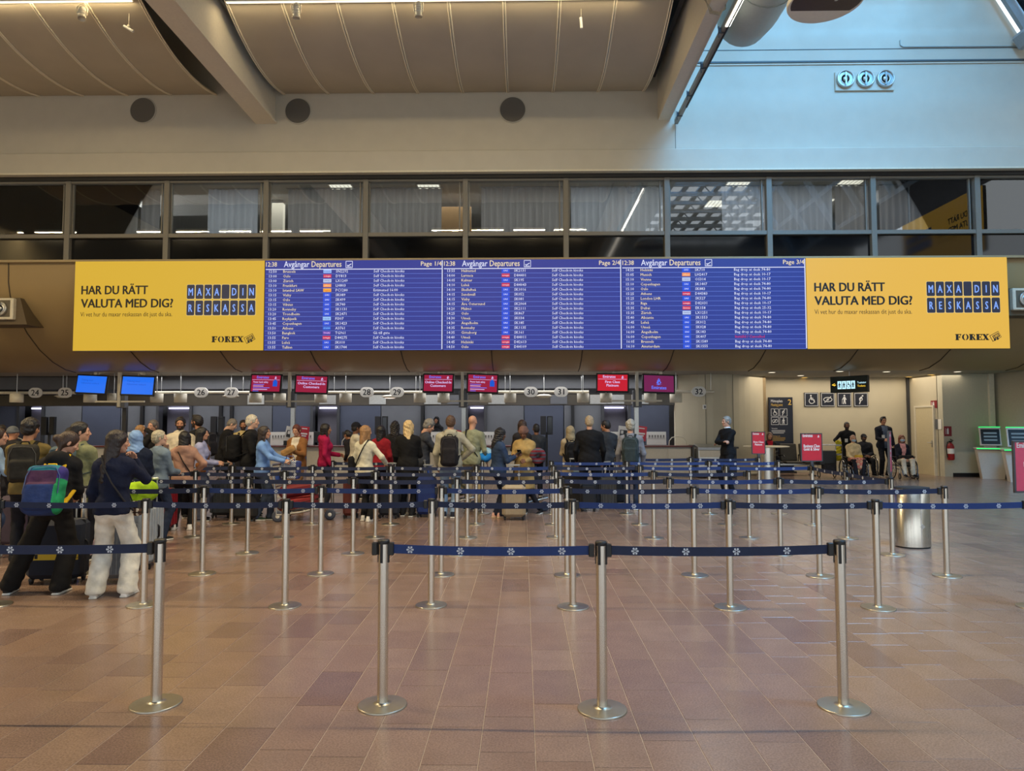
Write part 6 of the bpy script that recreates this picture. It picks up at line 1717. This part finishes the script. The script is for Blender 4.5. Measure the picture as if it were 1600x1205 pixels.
person('denim_woman', 'dark-haired woman in a dark denim jacket with pink trainers', 779, 12.78, 668, -68, 'f', BROWN, 'curlylong', (24, 20, 20), topc=(44, 60, 86), style='jacket', botc=(28, 34, 54), shoec=(214, 170, 160), solec=(222, 200, 170), arms=('phone', 'phone'), head=(0, 12), feet=[(.05, 0), (-.05, .06)], build=1.12)
person('trench', 'woman in a tan trench coat with a patterned headband looking down', 819, 13.3, 665, 168, 'f', BROWN, 'topbun', HBRN, hat=('beanie', (118, 88, 78)), topc=(168, 140, 88), style='trench', botc=(30, 30, 38), shoec=(24, 24, 26), arms=('phone', 'hold'), head=(0, 24), leg='slim', feet=[(.30, .04), (.02, .1)], build=1.1)
person('behind_trench', 'brown-haired woman directly behind the tan trench coat', 816, 15.5, 655, 25, 'f', BROWN, 'bob', HBRN, topc=(44, 40, 42), style='jacket', arms=('hold', 'hold'))
person('grey_back', 'man with dark cropped hair in charcoal right of the trench coat', 838, 16.4, 662, 12, 'm', BROWN, 'buzz', HBLK, topc=(50, 52, 56), style='jacket', arms=('hold', 'hold'))
person('hooded_beige', 'person with a beige hood up and a black backpack', 891, 15.6, 666, 8, 'f', FAIR, 'hood', (158, 142, 112), topc=(168, 152, 124), style='coat', arms=('hold', 'hold'), botc=(60, 56, 52))
person('black_sweater', 'broad man with short fair hair in a black sweater', 921, 14.15, 649, -4, 'm', FAIR, 'short', (168, 148, 120), topc=(20, 20, 23), style='sweater', botc=(26, 28, 34), arms=('relax', 'relax'), build=1.22, feet=[(.14, 0), (-.12, 0)])
person('dark_grey_man', 'black-haired man in a dark grey jacket with his head turned left', 948, 15.7, 656, 15, 'm', TAN, 'short', HBLK, topc=(52, 54, 58), style='jacket', arms=('relax', 'relax'), head=(45, 8), botc=(36, 36, 42))
person('curly_grey', 'person with curly grey hair and a dark green backpack', 985, 13.95, 656, -10, 'm', FAIR, 'curlyshort', (158, 152, 138), topc=(128, 128, 134), style='jacket', botc=(36, 44, 62), arms=('relax', 'relax'), feet=[(.1, 0), (-.08, 0)], shoec=(190, 190, 188))
person('crossed_arms', 'grey-haired man in black with crossed arms and a white collar', 1136, 17.3, 650, 118, 'm', FAIR, 'short', (142, 138, 130), topc=(20, 20, 22), style='sweater', collar=None, botc=(24, 24, 28), arms=('crossr', 'crossl'), head=(-14, 0), shoec=BLK, solec=BLK)
person('table_woman', 'woman with a red scarf seated behind the round table', 1202, 22.5, 675, 172, 'f', FAIR, 'bob', (96, 66, 50), topc=(30, 30, 32), style='jacket', inner=(168, 26, 44), arms=('hold', 'hold'), seated=.60, feet=((.1, .32, .12), (-.1, .32, .12)))
person('porter_left', 'bearded attendant in a black uniform behind the left wheelchair', 1323, 22.35, 659, 172, 'm', BROWN, 'buzz', HBLK, beard=(30, 24, 22), topc=(22, 23, 26), style='sweater', arms=('out', 'hold'), build=1.1)
person('wheel_left', 'elderly masked woman in a cream cardigan sitting in the left wheelchair', 1332, 21.55, 682, 176, 'f', FAIR, 'buzz', (170, 130, 110), topc=(204, 186, 148), style='jacket', botc=(30, 30, 36), arms=('lap', 'lap'), seated=.53, feet=((.1, .46, .1), (-.1, .46, .1)), mask=True, build=1.05)
person('seated_cap', 'seated man in a dark cap and black jacket between the wheelchairs', 1349, 23.1, 671, 172, 'm', BROWN, 'short', HBLK, hat=('cap', (30, 30, 36)), beard=(60, 54, 50), topc=(30, 31, 38), style='puffer', botc=(24, 25, 30), arms=('folded', 'folded'), seated=.52, feet=((.14, .46), (-.14, .46)), build=1.12)
person('porter_right', 'young attendant in a navy uniform standing behind the right wheelchair', 1380, 22.5, 650.5, 176, 'm', TAN, 'quiff', HBLK, topc=(24, 27, 38), style='jacket', inner=(84, 94, 112), arms=('hold', 'relax'), botc=(22, 24, 32))
person('wheel_right', 'masked woman with red-brown hair and white trousers in the right wheelchair', 1408, 21.75, 678, 174, 'f', FAIR, 'bob', (124, 66, 38), topc=(26, 30, 44), style='vest', inner=(208, 150, 150), botc=(206, 200, 184), shoec=BLK, solec=BLK, arms=('lap', 'lap'), seated=.53, feet=((.12, .46, .1), (-.12, .46, .1)), mask=True)
person('edge_jeans', 'person in jeans and a light blue shirt cut by the left edge', -16, 9.0, 668, -60, 'f', FAIR, 'tied', HBRN, topc=(132, 158, 188), style='shirt', botc=(54, 70, 104), shoec=(214, 214, 210), arms=('push', 'push'), lean=.15)
person('edge_face', 'dark-haired man in black looking towards us at the far left edge', 3, 13.9, 664, 205, 'm', TAN, 'short', HBLK, topc=(34, 33, 36), style='jacket', arms=('hold', 'hold'))
person('grey_hat', 'person in a grey knit cap and dark jacket at the far left', 20, 12.9, 667, -10, 'm', TAN, 'beanie', (96, 100, 104), topc=(36, 34, 36), style='jacket', arms=('hold', 'hold'))
# second person glimpsed behind
person('behind_green', 'person with black hair just behind the green hoodie', 111, 12.8, 668, -40, 'm', TAN, 'short', HBLK, topc=(40, 40, 46), style='jacket', arms=('hold', 'hold'))

# worn and carried things
backpack('bag_woman', 'purple, navy and green panelled backpack on the woman in black', (40, 58, 104), w=.36, h=.50, dp=.20, zc=.13, panels=[(38, 56, 104), (72, 44, 74), (36, 110, 128), (40, 150, 96), (60, 52, 120)], pcol=(42, 62, 112), strapc=(208, 168, 30), tilt=-.05, res=.007)
backpack('olive_man', 'dark grey-brown backpack of the man with curly black hair', (44, 42, 38), w=.32, h=.46)
backpack('green_hoodie', 'faded blue-grey backpack on the sage green hoodie', (82, 98, 104), w=.31, h=.46, pcol=(92, 110, 116))
backpack('white_hair', 'black backpack of the white-haired man', (20, 20, 22), w=.34, h=.50, dp=.24, zc=.25)
backpack('grey_hoodie', 'black and grey backpack on the pale grey hoodie', (34, 32, 36), w=.32, h=.54, dp=.19, zc=.22, pcol=(78, 76, 82))
backpack('hooded_beige', 'round black backpack of the hooded person', (22, 22, 25), w=.36, h=.46, dp=.24, zc=.22, pcol=(28, 28, 32))
backpack('curly_grey', 'dark green-black backpack of the person with curly grey hair', (48, 58, 60), w=.32, h=.52, dp=.19, zc=.24, pcol=(62, 74, 76))
backpack('tall_black', 'dark backpack of the tall man in black looking left', (36, 36, 42), w=.30, h=.46)
soft_bag('white_trousers', 'small brown and white plaid bag at the hip over white trousers', (.16, .10, -.02), V(.085, .05, .075), (206, 196, 176), col2=(84, 60, 48), strap=(34, 34, 40), side=-1)
soft_bag('pink_jacket', 'pink shoulder bag hanging at the dusty pink jacket', (.215, .06, -.01), V(.03, .10, .10), (186, 136, 122), strap=(26, 24, 26), side=-1)
soft_bag('cream_sweater', 'large black shoulder bag beside the cream sweater', (-.25, .02, .10), V(.055, .15, .15), (24, 24, 28), strap=(24, 24, 28), side=1, rd=.05)
soft_bag('lavender', 'brown bag at the waist of the woman in lavender', (.20, .05, .08), V(.03, .09, .09), (122, 76, 40), strap=(90, 58, 36), side=-1)
d = PEOPLE['trench']; t = fitted('neck_pillow', 'maroon striped neck pillow hanging on the trench coat arm', 'neck pillow', 'trench')
f = Field(.012); c = d['L'](-.30, .12, .24); f.ring(c, .095, .062, Rx(1.2) @ Ry(.4), k=.01); P, Q = f.mesh(); link('cushion', np_mesh('cushion', P, Q, [cloth((122, 40, 48)), cloth((86, 84, 96))], (np.floor((P[Q].mean(1)[:, 2] - c[2]) / .035).astype(int) % 2)), t)
d = PEOPLE['bald']; t = fitted('neck_pillow', 'bright blue neck pillow beside the bald man', 'neck pillow', 'bald')
f = Field(.012); c = d['L'](.27, .02, .10); f.ring(c, .085, .06, Rx(1.3), k=.01); P, Q = f.mesh(); link('cushion', np_mesh('cushion', P, Q, [cloth((34, 130, 214)), cloth((150, 190, 215))], (P[Q].mean(1)[:, 2] > c[2] + .03).astype(int)), t)
strap_over('bald', (30, 30, 32), t, -1)
for key, lab in (('denim_woman', 'dark phone in the hands of the woman in denim'), ('trench', 'black phone held by the woman in the trench coat'), ('blue_sweat', 'white phone held by the woman in sky blue')):
    d = PEOPLE[key]; w = d['S'][0][3]; el = d['S'][0][2]; dr = unit(w - el)
    t = fitted('phone', lab, 'phone', key); c = w + dr * .10 + V(0, 0, .035)
    m = MB(); m.box(tuple(c), (.075, .012, .15), rot=Matrix.Rotation(-1.0, 3, 'X'), bev=.004); m.build('case', WHITE if key == 'blue_sweat' else BLACK, t)
d = PEOPLE['brown_jacket']; t = fitted('paper_bag', 'brown paper held up by the auburn-haired woman', 'paper bag', 'brown_jacket')
w = d['S'][1][3]; f = Field(.012); f.box(w + V(.06, .09, .02), V(.15, .04, .07), .03, Ry(.5), k=.01); f.noise(.006, 34, .4); P, Q = f.mesh(); link('paper', np_mesh('paper', P, Q, cloth((168, 130, 84))), t)
# white collar of the man with crossed arms, name badges, skirt
for key, col in (('crossed_arms', (225, 225, 225)),):
    d = PEOPLE[key]; f = Field(.010); f.ring(d['neck'] + d['T'] * .05, .060, .022, d['B'], k=.01); P, Q = f.mesh(); link('collar', np_mesh('collar', P, Q, cloth(col)), d['t'])
for key in ('porter_left', 'porter_right'):
    d = PEOPLE[key]; m = MB(); m.box(tuple(d['L'](.07, .155, .24)), (.085, .012, .11)); m.box(tuple(d['L'](-.08, .15, .36)), (.08, .01, .02), 1); m.build('badge', [PAPER, SIGNW], d['t'])
d = PEOPLE['wheel_left']; f = Field(.014); f.box(d['L'](0, .22, .06), V(.19, .24, .07), .06, k=.03); f.box(d['L'](0, .42, -.08), V(.18, .06, .14), .05, k=.05); f.noise(.006, 26, 1.1); P, Q = f.mesh()
cc = P[Q].mean(1); link('skirt', np_mesh('skirt', P, Q, [cloth((196, 112, 96)), cloth((206, 176, 140)), cloth((150, 70, 76))], (np.abs(np.sin(cc[:, 0] * 38) * np.cos(cc[:, 2] * 40) + np.sin(cc[:, 1] * 33)) * 1.6).astype(int) % 3), d['t'])
t = fitted('yellow_bag', 'soft yellow bag in the lap of the woman in cream', 'bag', 'wheel_left'); f = Field(.012); f.box(d['L'](-.08, .22, .16), V(.11, .06, .05), .04, k=.01); f.noise(.005, 40, .2); P, Q = f.mesh(); link('body', np_mesh('body', P, Q, cloth((190, 160, 60))), t)
d = PEOPLE['wheel_right']; t = fitted('handbag', 'black handbag in the lap of the woman with red-brown hair', 'bag', 'wheel_right'); f = Field(.012); f.box(d['L'](-.02, .24, .13), V(.20, .10, .06), .05, k=.01); f.noise(.004, 30, .2); P, Q = f.mesh(); link('body', np_mesh('body', P, Q, cloth((28, 28, 32))), t)

# ------------------------------------------------------------------ wheelchairs, trolleys, suitcases
def wheelchair(key, label):
    d = PEOPLE[key]; t = fitted('wheelchair', label, 'wheelchair', key); sh = .43
    for sx in (-1, 1):
        x = sx * .30
        w = node('wheel', t)
        m = MB(); m.tube([(x, .0 + .30 * math.cos(a * PI / 16), .305 + .30 * math.sin(a * PI / 16)) for a in range(32)], .016, 8, closed=True); m.build('tyre', RUBBER, w)
        m = MB(); m.tube([(x + sx * .035, .27 * math.cos(a * PI / 16), .305 + .27 * math.sin(a * PI / 16)) for a in range(32)], .009, 6, closed=True); m.build('hand_rim', CHROME, w)
        m = MB()
        for a in range(14): m.cyl((x, .02 * math.cos(a * PI / 7), .305 + .02 * math.sin(a * PI / 7)), (x, .29 * math.cos(a * PI / 7 + .2), .305 + .29 * math.sin(a * PI / 7 + .2)), .003, n=5)
        tag(m.build('spokes', CHROME, w), kind='stuff')
        m = MB(); m.cyl((x - .03, 0, .305), (x + .03, 0, .305), .035, n=12); m.build('hub', STEEL2, w)
        c = node('front_wheel', t)
        m = MB(); m.tube([(sx * .25, .42 + .075 * math.cos(a * PI / 8), .092 + .075 * math.sin(a * PI / 8)) for a in range(16)], .016, 6, closed=True); m.build('tyre', RUBBER, c)
        m = MB(); m.box((sx * .25, .42, .092), (.02, .10, .10)); m.cyl((sx * .25, .42, .09), (sx * .25, .40, .30), .014, n=8); m.build('fork', STEEL2, c)
        m = MB(); m.tube([(sx * .24, -.22, .98), (sx * .24, -.22, .30)], .013, 8); m.tube([(sx * .24, -.22, .98), (sx * .24, -.33, .985)], .017, 8); m.tube([(sx * .24, -.22, sh - .02), (sx * .24, .40, sh - .02), (sx * .22, .50, .30), (sx * .2, .56, .12)], .013, 8); m.tube([(sx * .24, -.22, .32), (sx * .24, .40, .30)], .013, 8); m.build('side_frame', mat('chair_frame', (92, 92, 98), rough=.3, metal=.6), t)
        m = MB(); m.box((sx * .265, .08, .66), (.05, .34, .03), bev=.012); m.cyl((sx * .26, .22, .64), (sx * .25, .22, .42), .01, n=6); m.build('armrest', BLACK, t)
        m = MB(); m.box((sx * .11, .60, .085), (.15, .14, .015), rot=rotx(.15)); m.build('footrest', BLACK, t)
    m = MB(); m.box((0, .10, sh - .035), (.47, .46, .03), bev=.01); m.build('seat', cloth((26, 26, 30)), t)
    m = MB(); m.box((0, -.225, .70), (.46, .025, .44), bev=.01); m.build('backrest', cloth((26, 26, 30)), t)
    return t
wheelchair('wheel_left', 'black wheelchair of the masked woman in cream'); wheelchair('wheel_right', 'black wheelchair of the masked woman in white trousers')
wheelchair('seated_cap', 'black wheelchair of the man in a dark cap, mostly hidden')
q = atY(1297, 700, 21.9); t = thing('service_trolley', 'dark trolley with a basket and bags left of the left wheelchair', 'trolley', (q.x - .1, 22.0, 0))
m = MB(); m.box((0, 0, .62), (.52, .36, .44), bev=.02); m.build('basket', BLACK, t)
m = MB(); m.tube([(-.26, -.12, .84), (-.26, -.12, 1.02), (.26, -.12, 1.02), (.26, -.12, .84)], .016, 8); m.build('handle', CHROME, t)
m = MB()
for sx in (-1, 1): m.tube([(sx * .22, .1, .42), (sx * .24, -.05, .12)], .014, 8)
m.build('frame', STEEL2, t)
for sx in (-1, 1):
    m = MB(); m.tube([(sx * .24, -.05 + .10 * math.cos(a * PI / 8), .115 + .10 * math.sin(a * PI / 8)) for a in range(16)], .015, 6, closed=True); m.build('wheel', RUBBER, t)
f = Field(.014); f.box((0.05, -.1, .30), (.2, .14, .16), .08, k=.02); P, Q = f.mesh(); link('slung_bag', np_mesh('slung_bag', P, Q, cloth((40, 40, 46))), t)
d = PEOPLE['porter_left']; w = d['S'][0][3]
t = fitted('yellow_vest', 'crumpled yellow vest hanging from the left attendant\'s hand', 'vest', 'porter_left')
f = Field(.013); f.cap(w + V(.02, .06, .02), w + V(.05, .08, -.42), .075, .10, k=.02, flat=(V(0, 1, 0), 1.5)); f.ell(w + V(.03, .07, .05), (.10, .06, .08), k=.03); f.noise(.014, 34, .5); P, Q = f.mesh(); link('fabric', np_mesh('fabric', P, Q, [cloth((196, 180, 40)), cloth((200, 200, 196))], (np.abs(np.sin(P[Q].mean(1)[:, 2] * 11)) > .96).astype(int)), t)

def suitcase(label, px, Y, w, d, h, col, rz=0.0, ribs=0, kind='hard', handle=True, x=None, strip=None, z0=0.0):
    x = atY(px, 700, Y).x if x is None else x
    t = thing('suitcase', label, 'suitcase', (x, Y, z0), rz); wl_ = .055
    mm = mat('case_%d_%d_%d' % tuple(col), col, rough=.34 if kind == 'hard' else .8, var=.06, bump=.1 if kind != 'hard' else 0, bscale=90, metal=.55 if kind == 'metal' else 0)
    m = MB(); m.box((0, 0, wl_ + h / 2), (w, d, h), bev=min(.05, d * .22)); m.build('shell', mm, t)
    if ribs:
        m = MB()
        for k in range(ribs):
            xx = -w * .42 + w * .84 * k / (ribs - 1)
            for s in (-1, 1): m.box((xx, s * (d / 2 + .003), wl_ + h / 2), (w * .34 / ribs, .014, h * .84), bev=.003)
        m.build('ribs', mm, t)
        n = max(3, int(ribs * d / w)); m = MB()
        for k in range(n):
            yy = -d * .36 + d * .72 * k / (n - 1)
            for s in (-1, 1): m.box((s * (w / 2 + .003), yy, wl_ + h / 2), (.014, d * .3 / n, h * .84), bev=.003)
        m.build('side_ribs', mm, t)
    m = MB(); m.box((0, 0, wl_ + h / 2), (w + .006, .012, h + .006), bev=.004); m.build('zip_line', GREYD if kind != 'metal' else CHROME, t)
    for sx in (-1, 1):
        for sy in (-1, 1):
            c = node('caster', t)
            m = MB(); m.cyl((sx * w * .40 - .012, sy * d * .33, .027), (sx * w * .40 + .012, sy * d * .33, .027), .027, n=12); m.build('wheel', RUBBER, c)
            m = MB(); m.box((sx * w * .40, sy * d * .33, .050), (.045, .05, .03), bev=.006); m.build('fork', BLACK, c)
    if handle:
        m = MB(); hh = .30 if handle is True else handle
        for s in (-1, 1): m.cyl((s * w * .22, d * .36, wl_ + h), (s * w * .22, d * .36, wl_ + h + hh), .009, n=8)
        m.box((0, d * .36, wl_ + h + hh), (w * .44 + .04, .03, .03), bev=.008); m.build('pull_handle', STEEL2, t)
    m = MB(); m.tube([(-.09, -d * .1, wl_ + h), (-.075, -d * .1, wl_ + h + .025), (.075, -d * .1, wl_ + h + .025), (.09, -d * .1, wl_ + h)], .012, 6); m.build('carry_handle', BLACK, t)
    m = MB(); m.tube([(w / 2, 0, wl_ + h * .4), (w / 2 + .025, 0, wl_ + h * .44), (w / 2 + .025, 0, wl_ + h * .60), (w / 2, 0, wl_ + h * .64)], .012, 6); m.build('carry_handle', BLACK, t)
    if strip:
        m = MB(); m.box((0, -d / 2 - .012, wl_ + h * .40), (w + .01, .01, .075), 0)
        put_text(m, 'FRAGILE', w * .17, wl_ + h * .40 - .022, .06, -d / 2 - .018, 1, .02); m.box((-w * .26, -d / 2 - .019, wl_ + h * .40), (.03, .002, .045), 1); m.build('luggage_strap', [mat('strap_yellow', (206, 172, 36), var=.04), INK], t)
    return t
suitcase('large dark navy suitcase with a yellow lettered strap behind the woman in black', 97, 7.62, .54, .30, .62, (22, 28, 44), rz=.12, kind='soft', strip=True, handle=.2)
suitcase('grey ribbed suitcase behind the white trousers', 186, 7.62, .34, .26, .60, (118, 122, 128), rz=.2, ribs=7, kind='metal', handle=False)
suitcase('silver metal suitcase beside the white trousers', 232, 8.42, .24, .46, .70, (168, 176, 184), rz=.15, ribs=3, kind='metal', handle=.28)
suitcase('red hard suitcase behind the barrier near the dusty pink jacket', 251, 11.2, .47, .26, .62, (124, 22, 34), rz=.05, ribs=6, handle=.3)
suitcase('dark purple suitcase at the left edge of the queue', 34, 9.75, .30, .42, .66, (62, 50, 66), rz=-.2, kind='soft', handle=.3)
suitcase('grey silver suitcase left of the white-haired man', 349, 12.75, .34, .26, .62, (70, 74, 80), rz=.1, ribs=5, kind='metal')
suitcase('wide black suitcase in front of the white-haired man', 386, 12.35, .46, .26, .50, (26, 26, 29), rz=0, kind='soft', handle=.25)
suitcase('dark suitcase right of the cream sweater', 609, 12.75, .36, .26, .62, (30, 34, 46), rz=-.1, kind='soft')
suitcase('reddish brown suitcase left of the black trousers', 549, 12.75, .24, .36, .62, (92, 40, 34), rz=.1, kind='soft', handle=False)
suitcase('royal blue suitcase beside the blonde woman', 667, 12.9, .34, .26, .68, (26, 48, 110), rz=-.15, kind='soft', handle=.2)
suitcase('champagne ribbed suitcase in front of the trench coat', 803, 12.55, .40, .25, .56, (168, 152, 126), rz=0, ribs=13, handle=.34)
suitcase('black suitcase left of the broad man in black', 898, 14.7, .40, .26, .60, (24, 24, 27), kind='soft')
suitcase('charcoal suitcase right of the broad man in black', 948, 14.3, .34, .24, .56, (58, 60, 62), kind='hard', ribs=5, rz=.1)
suitcase('slim black suitcase near the curly grey head', 970, 14.75, .30, .24, .62, (30, 30, 32), kind='soft')
suitcase('small black suitcase behind the belts near sign thirty-one', 918, 13.75, .30, .22, .48, (28, 28, 31), kind='soft', handle=False)
# lime green backpack lying on the silver suitcase
s_ = [o for o in bpy.data.objects if o.get('label', '').startswith('silver metal suitcase')][0]
t = thing('backpack', 'lime green backpack lying on top of the silver suitcase', 'backpack', (s_.location.x - .10, s_.location.y, .765))
f = Field(.012); f.box((0, 0, .125), (.165, .20, .125), .10, Ry(-.15), k=.02); f.box((.02, -.16, .10), (.11, .06, .085), .05, k=.02); f.noise(.005, 26, .3); P, Q = f.mesh(); link('body', np_mesh('body', P, Q, cloth((150, 186, 30))), t)
m = MB()
for k in (-1, 1): m.tube([(k * .09, -.20, .05), (k * .10, -.215, .13), (k * .08, -.15, .22), (k * .06, 0, .262)], .010, 6, mi=0)
m.build('strap', BLACK, t)
m = MB(); m.tube([(-.12, -.05, .245), (-.08, -.06, .30), (.08, -.06, .30), (.12, -.05, .245)], .012, 6); m.build('handle', cloth((90, 110, 40)), t)

def trolley(label, px, Y, rz):
    t = thing('luggage_trolley', label, 'luggage trolley', (atY(px, 700, Y).x, Y, 0), rz)      # pushes towards +x
    m = MB()
    for s in (-1, 1): m.tube([(-.42, s * .26, .12), (.0, s * .24, .17), (.42, s * .16, .26), (.50, s * .10, .27)], .020, 8)
    for k in range(5): m.tube([(-.36 + k * .19, -.24 + k * .02, .14 + .032 * k), (-.36 + k * .19, .24 - k * .02, .14 + .032 * k)], .012, 6)
    m.build('deck', STEEL2, t)
    m = MB()
    for s in (-1, 1): m.tube([(-.42, s * .26, .12), (-.46, s * .26, .60), (-.52, s * .26, .98)], .018, 8)
    m.tube([(-.52, -.26, .98), (-.52, .26, .98)], .022, 8); m.tube([(-.46, -.26, .60), (-.46, .26, .60)], .014, 6); m.build('handle_frame', STEEL2, t)
    m = MB(); m.box((-.45, 0, .76), (.03, .46, .18), rot=Matrix.Rotation(-.12, 3, 'Y'), bev=.008); m.build('sign_panel', mat('trolley_panel', (50, 84, 160), rough=.4, var=.05), t)
    for (x, y, r_) in ((-.40, -.25, .10), (-.40, .25, .10), (.44, 0, .095)):
        c = node('wheel', t)
        m = MB(); m.lathe([(r_ - .03, -.022), (r_, -.02), (r_, .02), (r_ - .03, .022)], (x, y, r_), 22, rot=rotx(PI / 2)); m.build('tyre', mat('tyre_grey', (66, 72, 88), rough=.7, var=.05), c)
        m = MB(); m.lathe([(0, -.024), (r_ - .028, -.02), (r_ - .028, .02), (0, .024)], (x, y, r_), 18, rot=rotx(PI / 2)); m.build('rim', WHITE, c)
    return t
trolley('luggage trolley pushed by the woman in sky blue', 478, 12.45, 0.05)
def flat_case(label, px, Y, w, d, h, col, z0, tilt, rz=0.0):
    t = thing('suitcase', label, 'suitcase', (atY(px, 700, Y).x, Y, z0), rz)
    mm = mat('case_%d_%d_%d' % tuple(col), col, rough=.4, var=.08)
    R = Matrix.Rotation(-tilt, 3, 'Y')
    m = MB(); m.box(R @ Vector((0, 0, h / 2)), (w, d, h), rot=R, bev=h * .25); m.build('shell', mm, t)
    m = MB(); m.box(R @ Vector((0, 0, h / 2)), (w + .006, d + .006, .012), rot=R, bev=.003); m.build('zip_line', BLACK, t)
    m = MB()
    for k in range(4): m.box(R @ Vector((0, -d * .33 + k * d * .22, h + .002)), (w * .82, d * .09, .012), rot=R, bev=.003)
    m.build('ribs', mm, t)
    m = MB()
    for s in (-1, 1): m.cyl(R @ Vector((-w / 2 - .01, s * d * .36 - .012, .04)), R @ Vector((-w / 2 - .01, s * d * .36 + .012, .04)), .028, n=12)
    m.build('wheel', WHITE, t)
    m = MB(); m.tube([R @ Vector(p) for p in ((w / 2, -.1, h * .5), (w / 2 + .03, -.08, h * .5), (w / 2 + .03, .08, h * .5), (w / 2, .1, h * .5))], .012, 6); m.build('carry_handle', BLACK, t)
flat_case('red hard suitcase lying on the trolley, lower one', 470, 12.45, .66, .46, .20, (140, 34, 36), .222, .17)
flat_case('dark red suitcase lying on top of the other red case', 472, 12.45, .66, .44, .20, (112, 30, 36), .445, .17)
q = atY(457, 720, 12.5); t = thing('shopping_bag', 'blue and white patterned shopping bag on the trolley handle', 'shopping bag', (q.x, 12.42, .73))
f = Field(.012); f.box((0, 0, .16), (.16, .09, .16), .03, Ry(.08), k=.01); f.noise(.004, 30, .1); P, Q = f.mesh(); cc = P[Q].mean(1)
link('body', np_mesh('body', P, Q, [cloth((196, 198, 200)), cloth((96, 112, 140)), cloth((62, 74, 130))], np.where(cc[:, 0] > .12, 2, (np.sin(cc[:, 0] * 190) * np.sin(cc[:, 2] * 170) > .1).astype(int))), t)
m = MB(); m.tube([(-.08, -.05, .31), (-.06, -.05, .40), (.06, -.05, .40), (.08, -.05, .31)], .008, 6); m.build('handle', cloth((62, 74, 130)), t)
trolley('luggage trolley with black bags behind the champagne suitcase', 815, 13.7, 0.0)
for px, lab, z0, col in ((812, 'black duffel bag lying on the trolley behind the trench coat', .27, (28, 28, 31)), (822, 'dark grey duffel bag on top of the black one', .50, (48, 50, 54))):
    t = thing('duffel_bag', lab, 'duffel bag', (atY(px, 740, 13.7).x, 13.7, z0))
    f = Field(.014); f.box((0, 0, .11), (.30, .17, .115), .10, Ry(-.12), k=.02); f.noise(.006, 24, z0 * 9); P, Q = f.mesh(); link('body', np_mesh('body', P, Q, cloth(col)), t)
    m = MB(); m.tube([(-.12, -.10, .20), (-.08, -.12, .28), (.08, -.12, .28), (.12, -.10, .20)], .012, 6); m.build('handle', cloth((20, 20, 22)), t)
trolley('luggage trolley pushed by the grey-haired man', 707, 13.9, 0.0)
t = thing('duffel_bag', 'camouflage duffel bag on the trolley of the grey-haired man', 'duffel bag', (atY(709, 740, 13.9).x, 13.9, .27))
f = Field(.014); f.box((0, 0, .14), (.26, .18, .14), .09, Ry(-.12), k=.02); f.noise(.006, 24, 2.2); P, Q = f.mesh(); cc = P[Q].mean(1); link('body', np_mesh('body', P, Q, [cloth((120, 110, 84)), cloth((66, 64, 50))], (np.sin(cc[:, 0] * 40 + 2 * np.sin(cc[:, 2] * 30)) > .1).astype(int)), t)
m = MB(); m.tube([(-.12, -.10, .26), (-.08, -.12, .33), (.08, -.12, .33), (.12, -.10, .26)], .012, 6); m.build('handle', cloth((40, 40, 34)), t)
